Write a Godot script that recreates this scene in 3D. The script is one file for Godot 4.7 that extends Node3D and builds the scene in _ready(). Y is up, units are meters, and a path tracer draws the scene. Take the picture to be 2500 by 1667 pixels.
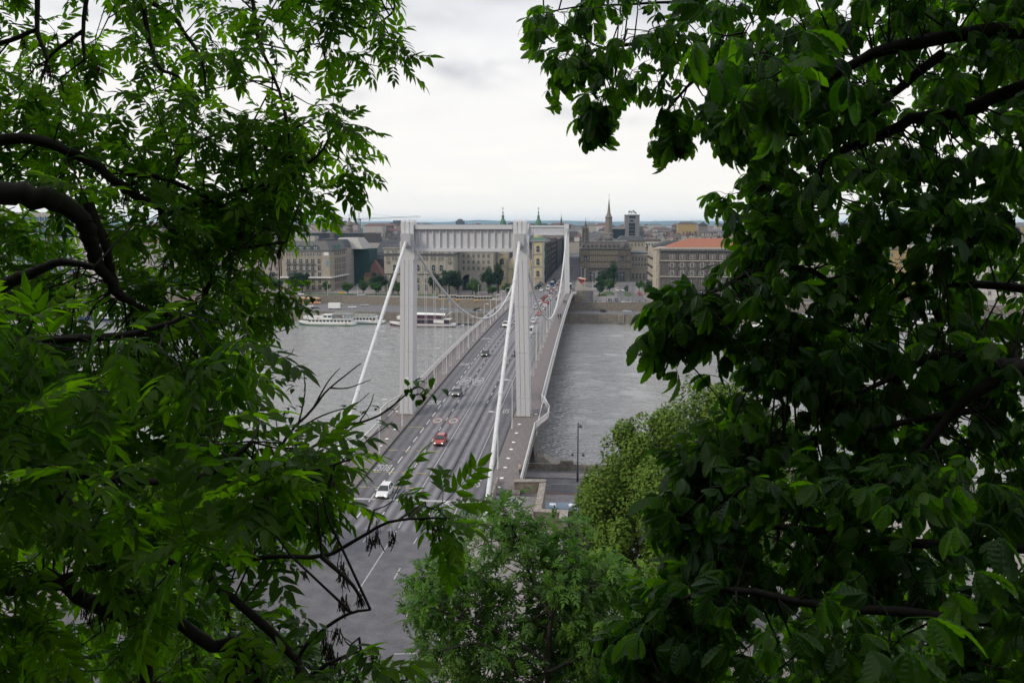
extends Node3D
# A white suspension bridge seen from a wooded hill across the river, city on the far bank.
# Metres, y up. Bridge axis = z axis (near pylon z = 0, far pylon z = -290), roadway at y = 0 at the near pylon.

const EYE := Vector3(23.09, 35.05, 155.29)
const WATER := -14.0
const CITY := -6.0
const QUAY := -7.5
var rng := RandomNumberGenerator.new()
var mats := {}
var used_names := {}
var win_cache := {}
var grime: ImageTexture
var fine: ImageTexture
var stain: ImageTexture

func _ready() -> void:
	rng.seed = 7
	# ---------------------------------------------------------------- camera, sky, sun, exposure
	var cam := Camera3D.new()
	cam.name = "camera"
	add_child(cam)
	cam.fov = rad_to_deg(2.0 * atan(833.5 / 2080.0))
	cam.position = EYE
	cam.rotation = Vector3(-0.1348, 0.0922, 0)
	cam.near = 0.05
	cam.far = 40000.0
	cam.current = true
	var env := Environment.new()
	env.background_mode = Environment.BG_SKY
	var sky := Sky.new()
	var pan := PanoramaSkyMaterial.new()
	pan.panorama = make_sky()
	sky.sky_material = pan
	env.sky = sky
	env.background_energy_multiplier = 1.0
	env.tonemap_mode = Environment.TONE_MAPPER_LINEAR
	env.tonemap_exposure = 1.5
	env.sdfgi_enabled = true
	env.ssao_enabled = true
	env.ssil_enabled = true
	env.fog_enabled = true
	env.fog_density = 0.00006
	env.fog_light_color = Color(0.66, 0.82, 0.95)
	var we := WorldEnvironment.new()
	we.name = "world_environment"
	we.environment = env
	add_child(we)
	var sun := DirectionalLight3D.new()
	sun.name = "sun"
	sun.light_energy = 0.5
	sun.light_color = Color(1.0, 0.95, 0.87)
	sun.light_angular_distance = 14.0
	sun.shadow_enabled = true
	add_child(sun)
	sun.look_at_from_position(Vector3(-0.75, 0.62, 0.5) * 100.0, Vector3.ZERO)
	# ---------------------------------------------------------------- the place
	make_materials()
	build_land()
	build_bridge()
	build_near_bank()
	build_city()
	build_boats()
	build_traffic()
	build_people()
	build_woods()

# ==================================================================== mesh helper
class MB:
	var v := PackedVector3Array()
	var n := PackedVector3Array()
	var t := PackedVector2Array()
	var c := PackedColorArray()
	var i := PackedInt32Array()
	var col := Color(1, 1, 1)
	var colored := false
	func tri(a: Vector3, b: Vector3, d: Vector3) -> void:   # counter-clockwise seen from outside
		var m := (b - a).cross(d - a).normalized()
		var k := v.size()
		v.append_array([a, b, d])
		n.append_array([m, m, m])
		t.append_array([Vector2(a.x, a.z), Vector2(b.x, b.z), Vector2(d.x, d.z)])
		if colored: c.append_array([col, col, col])
		i.append_array([k, k + 2, k + 1])
	func quad(a: Vector3, b: Vector3, d: Vector3, e: Vector3, uv := Rect2(0, 0, 1, 1)) -> void:
		var m := (b - a).cross(d - a)
		if m.length_squared() < 1e-14: m = (d - a).cross(e - a)
		m = m.normalized()
		var k := v.size()
		v.append_array([a, b, d, e])
		n.append_array([m, m, m, m])
		var p := uv.position
		var q := uv.end
		t.append_array([p, Vector2(q.x, p.y), q, Vector2(p.x, q.y)])
		if colored: c.append_array([col, col, col, col])
		i.append_array([k, k + 2, k + 1, k, k + 3, k + 2])
	func box(at: Vector3, s: Vector3, b := Basis()) -> void:
		frustum(at, s, Vector2(s.x, s.z), b)
	func frustum(at: Vector3, s: Vector3, top: Vector2, b := Basis(), shift := Vector2.ZERO) -> void:   # centred; top face may differ
		var h := s * 0.5
		var g := top * 0.5
		var p: Array[Vector3] = [Vector3(-h.x, -h.y, h.z), Vector3(h.x, -h.y, h.z), Vector3(h.x, -h.y, -h.z), Vector3(-h.x, -h.y, -h.z),
			Vector3(-g.x + shift.x, h.y, g.y + shift.y), Vector3(g.x + shift.x, h.y, g.y + shift.y), Vector3(g.x + shift.x, h.y, -g.y + shift.y), Vector3(-g.x + shift.x, h.y, -g.y + shift.y)]
		for k in 8: p[k] = at + b * p[k]
		quad(p[0], p[1], p[5], p[4])
		quad(p[1], p[2], p[6], p[5])
		quad(p[2], p[3], p[7], p[6])
		quad(p[3], p[0], p[4], p[7])
		quad(p[4], p[5], p[6], p[7])
		quad(p[3], p[2], p[1], p[0])
	func bar(a: Vector3, e: Vector3, w: float, h: float) -> void:   # box from a to e
		var d := e - a
		var l := d.length()
		if l < 1e-5: return
		var z := d / l
		var up := Vector3.UP if absf(z.y) < 0.95 else Vector3.RIGHT
		var x := up.cross(z).normalized()
		box((a + e) * 0.5, Vector3(w, h, l), Basis(x, z.cross(x), z))
	func tube(pts: Array, rad: Array, sides := 8, caps := true) -> void:
		var base := v.size()
		var cnt := pts.size()
		var x := Vector3.ZERO
		var nm := PackedVector3Array()
		for k in cnt:
			var d: Vector3 = (pts[mini(k + 1, cnt - 1)] - pts[maxi(k - 1, 0)]).normalized()
			if k == 0:
				x = d.cross(Vector3.UP if absf(d.y) < 0.9 else Vector3.RIGHT).normalized()
			else:
				x = (x - d * x.dot(d)).normalized()
			var y := d.cross(x)
			var r: float = rad[k]
			for s in sides + 1:
				var a := TAU * s / sides
				var o := x * cos(a) + y * sin(a)
				v.append(pts[k] + o * r)
				n.append(o)
				t.append(Vector2(float(s) / sides, float(k)))
				if colored: c.append(col)
		for k in cnt - 1:
			for s in sides:
				var p := base + k * (sides + 1) + s
				var q := p + sides + 1
				i.append_array([p, q, p + 1, p + 1, q, q + 1])
		if caps:
			for e in 2:
				var k: int = 0 if e == 0 else cnt - 1
				var d: Vector3 = (pts[1] - pts[0]).normalized() if e == 0 else (pts[cnt - 1] - pts[cnt - 2]).normalized()
				var m := -d if e == 0 else d
				var b0 := v.size()
				v.append(pts[k]); n.append(m); t.append(Vector2.ZERO)
				if colored: c.append(col)
				for s in sides + 1:
					v.append(v[base + k * (sides + 1) + s]); n.append(m); t.append(Vector2.ZERO)
					if colored: c.append(col)
				for s in sides:
					if e == 0: i.append_array([b0, b0 + 1 + s, b0 + 2 + s])
					else: i.append_array([b0, b0 + 2 + s, b0 + 1 + s])
	func lathe(at: Vector3, prof: Array, seg := 12) -> void:   # prof: Vector2(radius, y) bottom to top
		for k in prof.size() - 1:
			for s in seg:
				var a := TAU * s / seg
				var b := TAU * (s + 1) / seg
				var p0: Vector2 = prof[k]
				var p1: Vector2 = prof[k + 1]
				quad(at + Vector3(cos(a) * p0.x, p0.y, -sin(a) * p0.x), at + Vector3(cos(b) * p0.x, p0.y, -sin(b) * p0.x),
					at + Vector3(cos(b) * p1.x, p1.y, -sin(b) * p1.x), at + Vector3(cos(a) * p1.x, p1.y, -sin(a) * p1.x))
	func prism(poly: PackedVector2Array, y0: float, y1: float) -> void:   # poly in (x, z)
		var p := poly
		if Geometry2D.is_polygon_clockwise(p): p.reverse()
		var cnt := p.size()
		for k in cnt:
			var a := p[k]
			var b := p[(k + 1) % cnt]
			quad(Vector3(b.x, y0, b.y), Vector3(a.x, y0, a.y), Vector3(a.x, y1, a.y), Vector3(b.x, y1, b.y))
		var ix := Geometry2D.triangulate_polygon(p)
		for k in range(0, ix.size(), 3):
			var a := p[ix[k]]
			var b := p[ix[k + 1]]
			var d := p[ix[k + 2]]
			if (b - a).cross(d - a) > 0.0:
				var s := b
				b = d
				d = s
			tri(Vector3(a.x, y1, a.y), Vector3(b.x, y1, b.y), Vector3(d.x, y1, d.y))
	func sweep(prof: Array, zs: Array, f: Callable, closed := true, uvx := 1.0, uvz := 1.0) -> void:   # profile (x, y) listed counter-clockwise seen from +z, swept along z; f(z) lifts it
		var cnt := prof.size()
		for k in zs.size() - 1:
			var za: float = zs[k]
			var zb: float = zs[k + 1]
			var ya: float = f.call(za)
			var yb: float = f.call(zb)
			for s in (cnt if closed else cnt - 1):
				var p: Vector2 = prof[s]
				var q: Vector2 = prof[(s + 1) % cnt]
				quad(Vector3(p.x, p.y + ya, za), Vector3(p.x, p.y + yb, zb), Vector3(q.x, q.y + yb, zb), Vector3(q.x, q.y + ya, za),
					Rect2(p.x * uvx, za * uvz, 0, 0))
				var e := t.size() - 4
				t[e] = Vector2(p.x * uvx, za * uvz)
				t[e + 1] = Vector2(p.x * uvx, zb * uvz)
				t[e + 2] = Vector2(q.x * uvx, zb * uvz)
				t[e + 3] = Vector2(q.x * uvx, za * uvz)
		if closed:
			var poly := PackedVector2Array()
			for p in prof: poly.append(p)
			var ix := Geometry2D.triangulate_polygon(poly)
			for e in 2:
				var z: float = zs[0] if e == 0 else zs[zs.size() - 1]
				var y: float = f.call(z)
				for k in range(0, ix.size(), 3):
					var a := poly[ix[k]]
					var b := poly[ix[k + 1]]
					var d := poly[ix[k + 2]]
					var out := 1.0 if (zs[0] > zs[1]) == (e == 0) else -1.0
					if ((b - a).cross(d - a) > 0.0) != (out > 0.0):
						var s := b
						b = d
						d = s
					tri(Vector3(a.x, a.y + y, z), Vector3(b.x, b.y + y, z), Vector3(d.x, d.y + y, z))
	func mesh(m: Material, into: ArrayMesh = null) -> ArrayMesh:
		var am := into if into else ArrayMesh.new()
		if v.is_empty(): return am
		var a := []
		a.resize(Mesh.ARRAY_MAX)
		a[Mesh.ARRAY_VERTEX] = v
		a[Mesh.ARRAY_NORMAL] = n
		a[Mesh.ARRAY_TEX_UV] = t
		if colored: a[Mesh.ARRAY_COLOR] = c
		a[Mesh.ARRAY_INDEX] = i
		am.add_surface_from_arrays(Mesh.PRIMITIVE_TRIANGLES, a)
		am.surface_set_material(am.get_surface_count() - 1, m)
		return am

# ==================================================================== node helpers
func fresh(called: String) -> String:
	if not used_names.has(called):
		used_names[called] = 0
		return called
	used_names[called] += 1
	return "%s_%03d" % [called, used_names[called]]

func tag(o: Node3D, label: String, category: String, group := "", kind := "") -> void:
	if label: o.set_meta("label", label)
	if category: o.set_meta("category", category)
	if group: o.set_meta("group", group)
	if kind: o.set_meta("kind", kind)

func thing(called: String, label: String, category: String, at := Vector3.ZERO, turn := 0.0, group := "") -> Node3D:
	var o := Node3D.new()
	o.name = fresh(called)
	add_child(o)
	o.position = at
	o.rotation.y = turn
	tag(o, label, category, group)
	return o

func part(parent: Node3D, called: String, m: Mesh, at := Vector3.ZERO, turn := 0.0) -> MeshInstance3D:
	var o := MeshInstance3D.new()
	o.name = called
	o.mesh = m
	parent.add_child(o, true)
	o.position = at
	o.rotation.y = turn
	return o

func single(called: String, m: Mesh, label: String, category: String, at := Vector3.ZERO, turn := 0.0, group := "") -> MeshInstance3D:
	var o := MeshInstance3D.new()
	o.name = fresh(called)
	o.mesh = m
	add_child(o)
	o.position = at
	o.rotation.y = turn
	tag(o, label, category, group)
	return o

func struct(called: String, m: Mesh, kind := "structure", label := "") -> MeshInstance3D:
	var o := MeshInstance3D.new()
	o.name = fresh(called)
	o.mesh = m
	add_child(o)
	o.set_meta("kind", kind)
	if label: o.set_meta("label", label)
	return o

func copy_of(proto: Node3D, called: String, label: String, at: Vector3, turn := 0.0, group := "") -> Node3D:
	var r: Node3D = proto.duplicate()
	r.name = fresh(called)
	add_child(r)
	r.position = at
	r.rotation.y = turn
	r.set_meta("label", label)
	if group: r.set_meta("group", group)
	return r

# ==================================================================== materials
func lin(r: float, g: float, b: float) -> Color:
	return Color(r, g, b).linear_to_srgb()

func mat(key: String, c: Color, rough := 0.8, tex: Texture2D = null, scale := 0.1, bump := 0.0) -> StandardMaterial3D:
	if mats.has(key): return mats[key]
	var m := StandardMaterial3D.new()
	m.resource_name = key
	m.albedo_color = c.linear_to_srgb()
	m.roughness = rough
	if tex:
		m.albedo_texture = tex
		m.uv1_triplanar = true
		m.uv1_world_triplanar = true
		m.uv1_scale = Vector3.ONE * scale
	mats[key] = m
	return m

func gray_image(size: int, f: Callable) -> ImageTexture:
	var d := PackedByteArray()
	d.resize(size * size * 3)
	for y in size:
		for x in size:
			var k := clampi(int(float(f.call(x, y)) * 255.0), 0, 255)
			var o := (y * size + x) * 3
			d[o] = k
			d[o + 1] = k
			d[o + 2] = k
	var im := Image.create_from_data(size, size, false, Image.FORMAT_RGB8, d)
	return ImageTexture.create_from_image(im)

func seamless(size: int, freq: float, oct: int, sd: int) -> Image:
	var fn := FastNoiseLite.new()
	fn.noise_type = FastNoiseLite.TYPE_SIMPLEX_SMOOTH
	fn.seed = sd
	fn.frequency = freq
	fn.fractal_octaves = oct
	return fn.get_seamless_image(size, size)

func make_materials() -> void:
	var a := seamless(512, 0.012, 5, 3)
	var b := seamless(512, 0.09, 3, 5)
	grime = gray_image(512, func(x, y): return 0.70 + 0.22 * a.get_pixel(x, y).r + 0.14 * (b.get_pixel(x, y).r - 0.5) + 0.05)
	stain = gray_image(512, func(x, y): return 0.58 + 0.36 * a.get_pixel(x, y).r + 0.42 * (b.get_pixel(x, y).r - 0.5))
	fine = gray_image(512, func(x, y): return 0.70 + 0.22 * b.get_pixel(x, y).r + 0.1 * a.get_pixel(x, y).r)
	mat("white_paint", Color(0.72, 0.73, 0.76), 0.45, fine, 0.5)
	mat("cable_paint", Color(0.74, 0.75, 0.76), 0.4, grime, 0.3)
	mat("rail_paint", Color(0.76, 0.76, 0.77), 0.5, fine, 0.3)
	mat("dark_gap", Color(0.05, 0.05, 0.055), 0.9)
	mat("steel", Color(0.30, 0.31, 0.33), 0.45)
	mat("deck_steel", Color(0.26, 0.27, 0.28), 0.7, grime, 0.1)
	mat("walk", Color(0.20, 0.175, 0.175), 0.85, grime, 0.17)
	mat("gutter_shade", Color(0.03, 0.03, 0.032), 0.9)  # gutter with painted step shadow; also the black road digits
	mat("line_white", Color(0.82, 0.82, 0.82), 0.7, fine, 0.9)
	mat("line_faded", Color(0.60, 0.60, 0.60), 0.7, stain, 0.9)
	mat("line_worn", Color(0.46, 0.46, 0.46), 0.7, fine, 0.9)
	mat("line_yellow", Color(0.46, 0.36, 0.15), 0.7, fine, 0.9)
	mat("line_red", Color(0.26, 0.10, 0.10), 0.7, fine, 0.9)
	mat("asphalt", Color(0.135, 0.132, 0.145), 0.85, grime, 0.06)
	mat("asphalt_far", Color(0.16, 0.155, 0.16), 0.85, grime, 0.05)
	mat("pavement", Color(0.27, 0.245, 0.24), 0.85, grime, 0.08)
	mat("stone", Color(0.31, 0.27, 0.225), 0.9, stain, 0.16)
	mat("stone_dark", Color(0.19, 0.165, 0.135), 0.9, stain, 0.07)
	mat("stone_pale", Color(0.40, 0.36, 0.31), 0.9, stain, 0.25)
	mat("terrace", Color(0.33, 0.30, 0.265), 0.9, grime, 0.12)
	mat("concrete", Color(0.30, 0.29, 0.28), 0.85, grime, 0.15)
	mat("land", Color(0.17, 0.165, 0.15), 0.95, grime, 0.02)
	mat("grass", Color(0.06, 0.11, 0.03), 0.95, grime, 0.2)
	mat("soil", Color(0.06, 0.055, 0.035), 0.95, grime, 0.3)
	mat("far_hill", Color(0.10, 0.13, 0.08), 0.95, grime, 0.0012)
	mat("iron", Color(0.03, 0.032, 0.035), 0.5)
	mat("glass_dark", Color(0.03, 0.035, 0.04), 0.12)
	mat("glass_car", Color(0.02, 0.025, 0.03), 0.08)
	mat("tyre", Color(0.02, 0.02, 0.02), 0.8)
	mat("rim", Color(0.4, 0.4, 0.42), 0.35)
	mat("copper", Color(0.09, 0.20, 0.15), 0.7, grime, 0.3)
	mat("gold", Color(0.35, 0.28, 0.10), 0.4)
	mat("bark", Color(0.055, 0.046, 0.038), 0.95, stain, 3.0)
	mat("bark_pale", Color(0.14, 0.12, 0.09), 0.95, grime, 2.2, 0.6)
	for k in [["head_lamp", Color(1.0, 0.95, 0.85), 1.0], ["tail_lamp", Color(1.0, 0.10, 0.05), 0.55]]:
		var m: StandardMaterial3D = mat(k[0], Color(0.5, 0.5, 0.5) if k[0] == "head_lamp" else Color(0.4, 0.02, 0.02), 0.3)
		m.emission_enabled = true
		m.emission = k[1]
		m.emission_energy_multiplier = k[2]

# ==================================================================== sky
func make_sky() -> ImageTexture:
	var w := 2048
	var h := 1024
	var fn := FastNoiseLite.new()
	fn.noise_type = FastNoiseLite.TYPE_SIMPLEX_SMOOTH
	fn.seed = 21
	fn.frequency = 2.1
	fn.fractal_octaves = 5
	var fb := FastNoiseLite.new()
	fb.noise_type = FastNoiseLite.TYPE_SIMPLEX_SMOOTH
	fb.seed = 4
	fb.frequency = 9.0
	fb.fractal_octaves = 4
	# small grey clouds: direction (azimuth from -z to the right, elevation), half sizes, strength; all in radians
	var puffs := [[-0.136, 0.172, 0.055, 0.014, 0.30], [-0.115, 0.180, 0.03, 0.012, 0.12], [-0.285, 0.142, 0.026, 0.009, 0.25], [-0.035, 0.128, 0.022, 0.006, 0.22], [0.005, 0.124, 0.02, 0.005, 0.2],
		[-0.20, 0.225, 0.10, 0.02, 0.13], [-0.08, 0.265, 0.16, 0.02, 0.10], [0.06, 0.205, 0.1, 0.012, 0.08], [0.045, 0.118, 0.018, 0.005, 0.16]]
	var d := PackedByteArray()
	d.resize(w * h * 3)
	for y in h:
		var el := PI * 0.5 - PI * (y + 0.5) / h
		for x in w:
			var r := 0.30
			var g := 0.30
			var b := 0.29
			if el > 0.0:
				var az := TAU * (x + 0.5) / w
				if az > PI: az -= TAU
				var ce := cos(el)
				var dir := Vector3(ce * sin(az), sin(el) * 2.2, -ce * cos(az))
				var k := fn.get_noise_3dv(dir * Vector3(1.0, 2.0, 1.0))
				var q := smoothstep(0.0, 0.42, el)
				# horizon warm white, higher up pale grey-blue
				r = lerpf(0.69, 0.60, q)
				g = lerpf(0.672, 0.615, q)
				b = lerpf(0.64, 0.655, q)
				var zen := 1.0 + 0.42 * smoothstep(0.30, 1.2, el)   # overcast is brightest overhead; raised above the view to lift the scene light
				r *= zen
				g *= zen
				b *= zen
				var cl := smoothstep(-0.25, 0.6, k) * smoothstep(0.07, 0.24, el) * 0.40
				r *= 1.0 - cl
				g *= 1.0 - cl * 0.95
				b *= 1.0 - cl * 0.85
				var lo := smoothstep(0.02, 0.5, fb.get_noise_3dv(dir * Vector3(0.55, 3.0, 0.55))) * smoothstep(0.0, 0.03, el) * (1.0 - smoothstep(0.06, 0.14, el))
				r *= 1.0 + lo * 0.05
				g *= 1.0 + lo * 0.035
				b *= 1.0 + lo * 0.01
				for p in puffs:
					var ux: float = (az - p[0]) / p[2]
					var uy: float = (el - p[1]) / p[3]
					var e := ux * ux + uy * uy
					if e < 5.0:
						var a: float = p[4] * exp(-e * 0.8) * clampf(0.75 + 1.5 * fb.get_noise_3dv(dir * 1.4), 0.0, 1.4)
						r *= 1.0 - a
						g *= 1.0 - a * 0.95
						b *= 1.0 - a * 0.8
			var o := (y * w + x) * 3
			var c := Color(r, g, b).linear_to_srgb()
			d[o] = int(clampf(c.r, 0, 1) * 255.0 + 0.5)
			d[o + 1] = int(clampf(c.g, 0, 1) * 255.0 + 0.5)
			d[o + 2] = int(clampf(c.b, 0, 1) * 255.0 + 0.5)
	return ImageTexture.create_from_image(Image.create_from_data(w, h, false, Image.FORMAT_RGB8, d))

# ==================================================================== land and water
func deck_y(z: float) -> float:
	if z > 0.0: return maxf(-0.026 * z, -1.5)
	if z > -290.0: return 2.4 * (1.0 - pow((z + 145.0) / 145.0, 2.0))
	return maxf(-0.033 * (-290.0 - z), -5.6)

func steps(a: float, b: float, by: float) -> Array:   # from the larger z to the smaller
	var out := []
	var k := int(ceil(absf(a - b) / by))
	for s in k + 1: out.append(lerpf(a, b, float(s) / k))
	return out

func hill_y(x: float, z: float) -> float:   # wooded hill under and behind the viewpoint
	var d := 154.5 - z + 0.10 * absf(x - 23.0)
	var y := 33.3
	if d > 0.0: y = 33.3 - d * 0.98
	else: y = 33.3 - d * 0.10 if d > -7.0 else 34.0 + (-d - 7.0) * 0.75
	return maxf(y, -1.7) if z > 100.0 else -1.7

func build_land() -> void:
	var n1 := seamless(1024, 0.016, 4, 11)
	var n2 := seamless(1024, 0.05, 3, 12)
	var sz := 1024
	var hd := PackedByteArray()
	hd.resize(sz * sz * 3)
	for y in sz:
		for x in sz:
			var k := int(255.0 * clampf(0.55 * n1.get_pixel(x, (y * 2) % sz).r + 0.45 * n2.get_pixel(x, (y * 2) % sz).r, 0, 1))
			var o := (y * sz + x) * 3
			hd[o] = k
			hd[o + 1] = k
			hd[o + 2] = k
	var him := Image.create_from_data(sz, sz, false, Image.FORMAT_RGB8, hd)
	him.bump_map_to_normal_map(5.0)
	var w := StandardMaterial3D.new()
	w.resource_name = "water"
	w.albedo_color = lin(0.19, 0.19, 0.185)
	w.roughness = 0.07
	w.metallic_specular = 1.0
	w.normal_enabled = true
	w.normal_texture = ImageTexture.create_from_image(him)
	w.normal_scale = 1.0
	w.uv1_scale = Vector3.ONE
	mats["water"] = w
	var m := MB.new()
	var wn := FastNoiseLite.new()
	wn.seed = 8
	wn.frequency = 1.0
	wn.fractal_octaves = 2
	var wave := func(x: float, z: float):   # wind waves, stronger in gusty patches
		var gust: float = 0.35 + 0.9 * clampf(wn.get_noise_2d(x * 0.008 + 9.0, z * 0.014) + 0.45, 0.0, 1.2)
		return gust * (0.30 * wn.get_noise_2d(x * 0.045, z * 0.10) + 0.14 * wn.get_noise_2d(x * 0.13 + 40.0, z * 0.26))
	var xs := []
	var xx := -340.0
	while xx <= 340.0:
		xs.append(xx)
		xx += 2.0
	xs.push_front(-1500.0)
	xs.append(1500.0)
	var wz := []
	for k in 188: wz.append(4.5 - k * 1.5)
	for a in xs.size():
		for b in wz.size():
			var x: float = xs[a]
			var z: float = wz[b]
			var e := 0.4
			var hx: float = (wave.call(x + e, z) - wave.call(x - e, z)) / (2 * e)
			var hz: float = (wave.call(x, z + e) - wave.call(x, z - e)) / (2 * e)
			m.v.append(Vector3(x, WATER + wave.call(x, z), z))
			m.n.append(Vector3(-hx, 1, -hz).normalized())
			m.t.append(Vector2(x / 72.0, z / -72.0))
	for a in xs.size() - 1:
		for b in wz.size() - 1:
			var p: int = a * wz.size() + b
			var q: int = p + wz.size()
			m.i.append_array([p, p + 1, q, q, p + 1, q + 1])
	struct("river", m.mesh(w))
	# far bank ground, one sheet to the horizon
	m = MB.new()
	m.quad(Vector3(-14000, CITY, -415), Vector3(14000, CITY, -415), Vector3(14000, CITY, -15000), Vector3(-14000, CITY, -15000))
	struct("ground", m.mesh(mats.land))
	# low blue hills on the horizon
	var fn := FastNoiseLite.new()
	fn.seed = 5
	fn.frequency = 0.00045
	fn.fractal_octaves = 5
	for layer in 2:
		m = MB.new()
		var z0: float = -8200.0 if layer == 0 else -12500.0
		var cols := 150
		var px := []
		for s in cols + 1:
			var x := lerpf(-9000, 9000, float(s) / cols)
			var hgt := 20.0 + 50.0 * (fn.get_noise_2d(x, layer * 9000.0) + 0.35)
			if layer == 1:
				hgt = 95.0 + 42.0 * fn.get_noise_2d(x * 0.8, 4000.0)
				hgt += 42.0 * exp(-pow((x + 1620.0) / 380.0, 2.0)) + 24.0 * exp(-pow((x + 900.0) / 500.0, 2.0)) + 20.0 * exp(-pow((x - 200.0) / 900.0, 2.0))
			px.append(Vector3(x, maxf(hgt, 4.0), z0))
		for s in cols:
			var a: Vector3 = px[s]
			var b: Vector3 = px[s + 1]
			var af := Vector3(a.x, CITY + 1, z0 + 1500)
			var bf := Vector3(b.x, CITY + 1, z0 + 1500)
			var am := a.lerp(af, 0.4) + Vector3(0, 8.0 * fn.get_noise_2d(a.x * 2.0, 77.0), 0)
			var bm := b.lerp(bf, 0.4) + Vector3(0, 8.0 * fn.get_noise_2d(b.x * 2.0, 77.0), 0)
			m.quad(af, bf, bm, am)
			m.quad(am, bm, b, a)
			m.quad(a, b, Vector3(b.x, CITY + 1, z0 - 1200), Vector3(a.x, CITY + 1, z0 - 1200))
		struct("hills", m.mesh(mats.far_hill))
	# the near bank: flat ground and wooded hillside
	m = MB.new()
	var nx := 70
	var nz := 80
	var gx := func(k): return lerpf(-140, 190, float(k) / nx)
	var gz := func(k): return lerpf(100, 260, float(k) / nz)
	var f2 := FastNoiseLite.new()
	f2.frequency = 0.12
	for a in nx:
		for b in nz:
			var q := []
			for e in [[0, 1], [1, 1], [1, 0], [0, 0]]:
				var x: float = gx.call(a + e[0])
				var z: float = gz.call(b + e[1])
				var y := hill_y(x, z)
				if y > -1.0: y += 0.35 * f2.get_noise_2d(x * 3.0, z * 3.0)
				q.append(Vector3(x, y, z))
			m.quad(q[0], q[1], q[2], q[3])
	struct("hillside", m.mesh(mats.soil))

# ==================================================================== the bridge
func road_material() -> StandardMaterial3D:
	# asphalt across the carriageway: wheel tracks worn pale in every lane, dark joints, speckle; u = x / 18.4 + 0.5, v repeats every 46 m
	var w := 512
	var h := 1024
	var a := seamless(512, 0.03, 4, 31)
	var b := seamless(512, 0.25, 2, 32)
	var prof := PackedFloat32Array()
	for x in w:
		var px := (float(x) / w - 0.5) * 18.4
		var k := 0.0
		for lane in [-7.6, -4.4, -1.5, 1.5, 4.6, 7.6]:
			var s: float = 0.35 if absf(lane) > 7.0 else 1.0
			for o in [-0.75, 0.75]:
				k += s * exp(-pow((px - lane - o) / 0.42, 2.0))
		for seam in [-2.9, 3.0]:
			k -= 0.9 * exp(-pow((px - seam) / 0.10, 2.0))
		prof.append(k)
	var d := PackedByteArray()
	d.resize(w * h * 3)
	for y in h:
		for x in w:
			var n := a.get_pixel(x, y / 2).r - 0.5
			var f := b.get_pixel(x, y % 512).r - 0.5
			var wob := clampi(x + int(n * 5.0), 0, w - 1)
			var k := 0.075 + 0.125 * prof[wob] * (0.9 + 0.35 * n) + 0.03 * n + 0.03 * f
			var c := Color(k * 0.985, k * 0.96, k * 1.06).linear_to_srgb()
			var o := (y * w + x) * 3
			d[o] = int(clampf(c.r, 0, 1) * 255)
			d[o + 1] = int(clampf(c.g, 0, 1) * 255)
			d[o + 2] = int(clampf(c.b, 0, 1) * 255)
	var m := StandardMaterial3D.new()
	m.resource_name = "bridge_asphalt"
	m.albedo_texture = ImageTexture.create_from_image(Image.create_from_data(w, h, false, Image.FORMAT_RGB8, d))
	m.roughness = 0.8
	mats["bridge_asphalt"] = m
	return m

func flat_mark(z0: float, z1: float, x: float, w: float, mb: MB, lift := 0.012) -> void:
	var a := deck_y(z0) + lift
	var b := deck_y(z1) + lift
	mb.quad(Vector3(x - w, a, z0), Vector3(x + w, a, z0), Vector3(x + w, b, z1), Vector3(x - w, b, z1))

func letter_mark(parent: Node3D, word: String, x: float, z: float, turn: float, len: float, wid: float, m: Material, called := "road_lettering") -> void:
	var tm := TextMesh.new()
	var sf := SystemFont.new()
	sf.font_names = PackedStringArray(["Droid Sans"])
	sf.font_weight = 700
	tm.font = sf
	tm.text = word
	tm.font_size = 100
	tm.pixel_size = 0.01
	tm.depth = 0.004
	tm.material = m
	var bb := tm.get_aabb()
	var o := part(parent, called, tm)
	var s := Vector3(wid / maxf(bb.size.x, 0.01), len / maxf(bb.size.y, 0.01), 1.0)
	var slope := atan((deck_y(z - 1.0) - deck_y(z + 1.0)) / 2.0)
	var bs := Basis(Vector3.UP, turn) * Basis(Vector3.RIGHT, -PI / 2 + (slope if turn == 0.0 else -slope))
	o.transform = Transform3D(bs * Basis.from_scale(s), Vector3(x, deck_y(z) + 0.018, z))
	o.translate_object_local(-bb.get_center())

func ring_mark(parent: Node3D, called: String, x: float, z: float, r0: float, r1: float, stretch: float, m: Material, lift: float) -> void:
	var mb := MB.new()
	var seg := 28
	var f := func(a: float, r: float): return Vector3(x + cos(a) * r, deck_y(z - sin(a) * r * stretch) + lift, z - sin(a) * r * stretch)
	for s in seg:
		var a := TAU * s / seg
		var b := TAU * (s + 1) / seg
		mb.quad(f.call(a, r1), f.call(b, r1), f.call(b, r0), f.call(a, r0))
	part(parent, called, mb.mesh(m))

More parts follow.
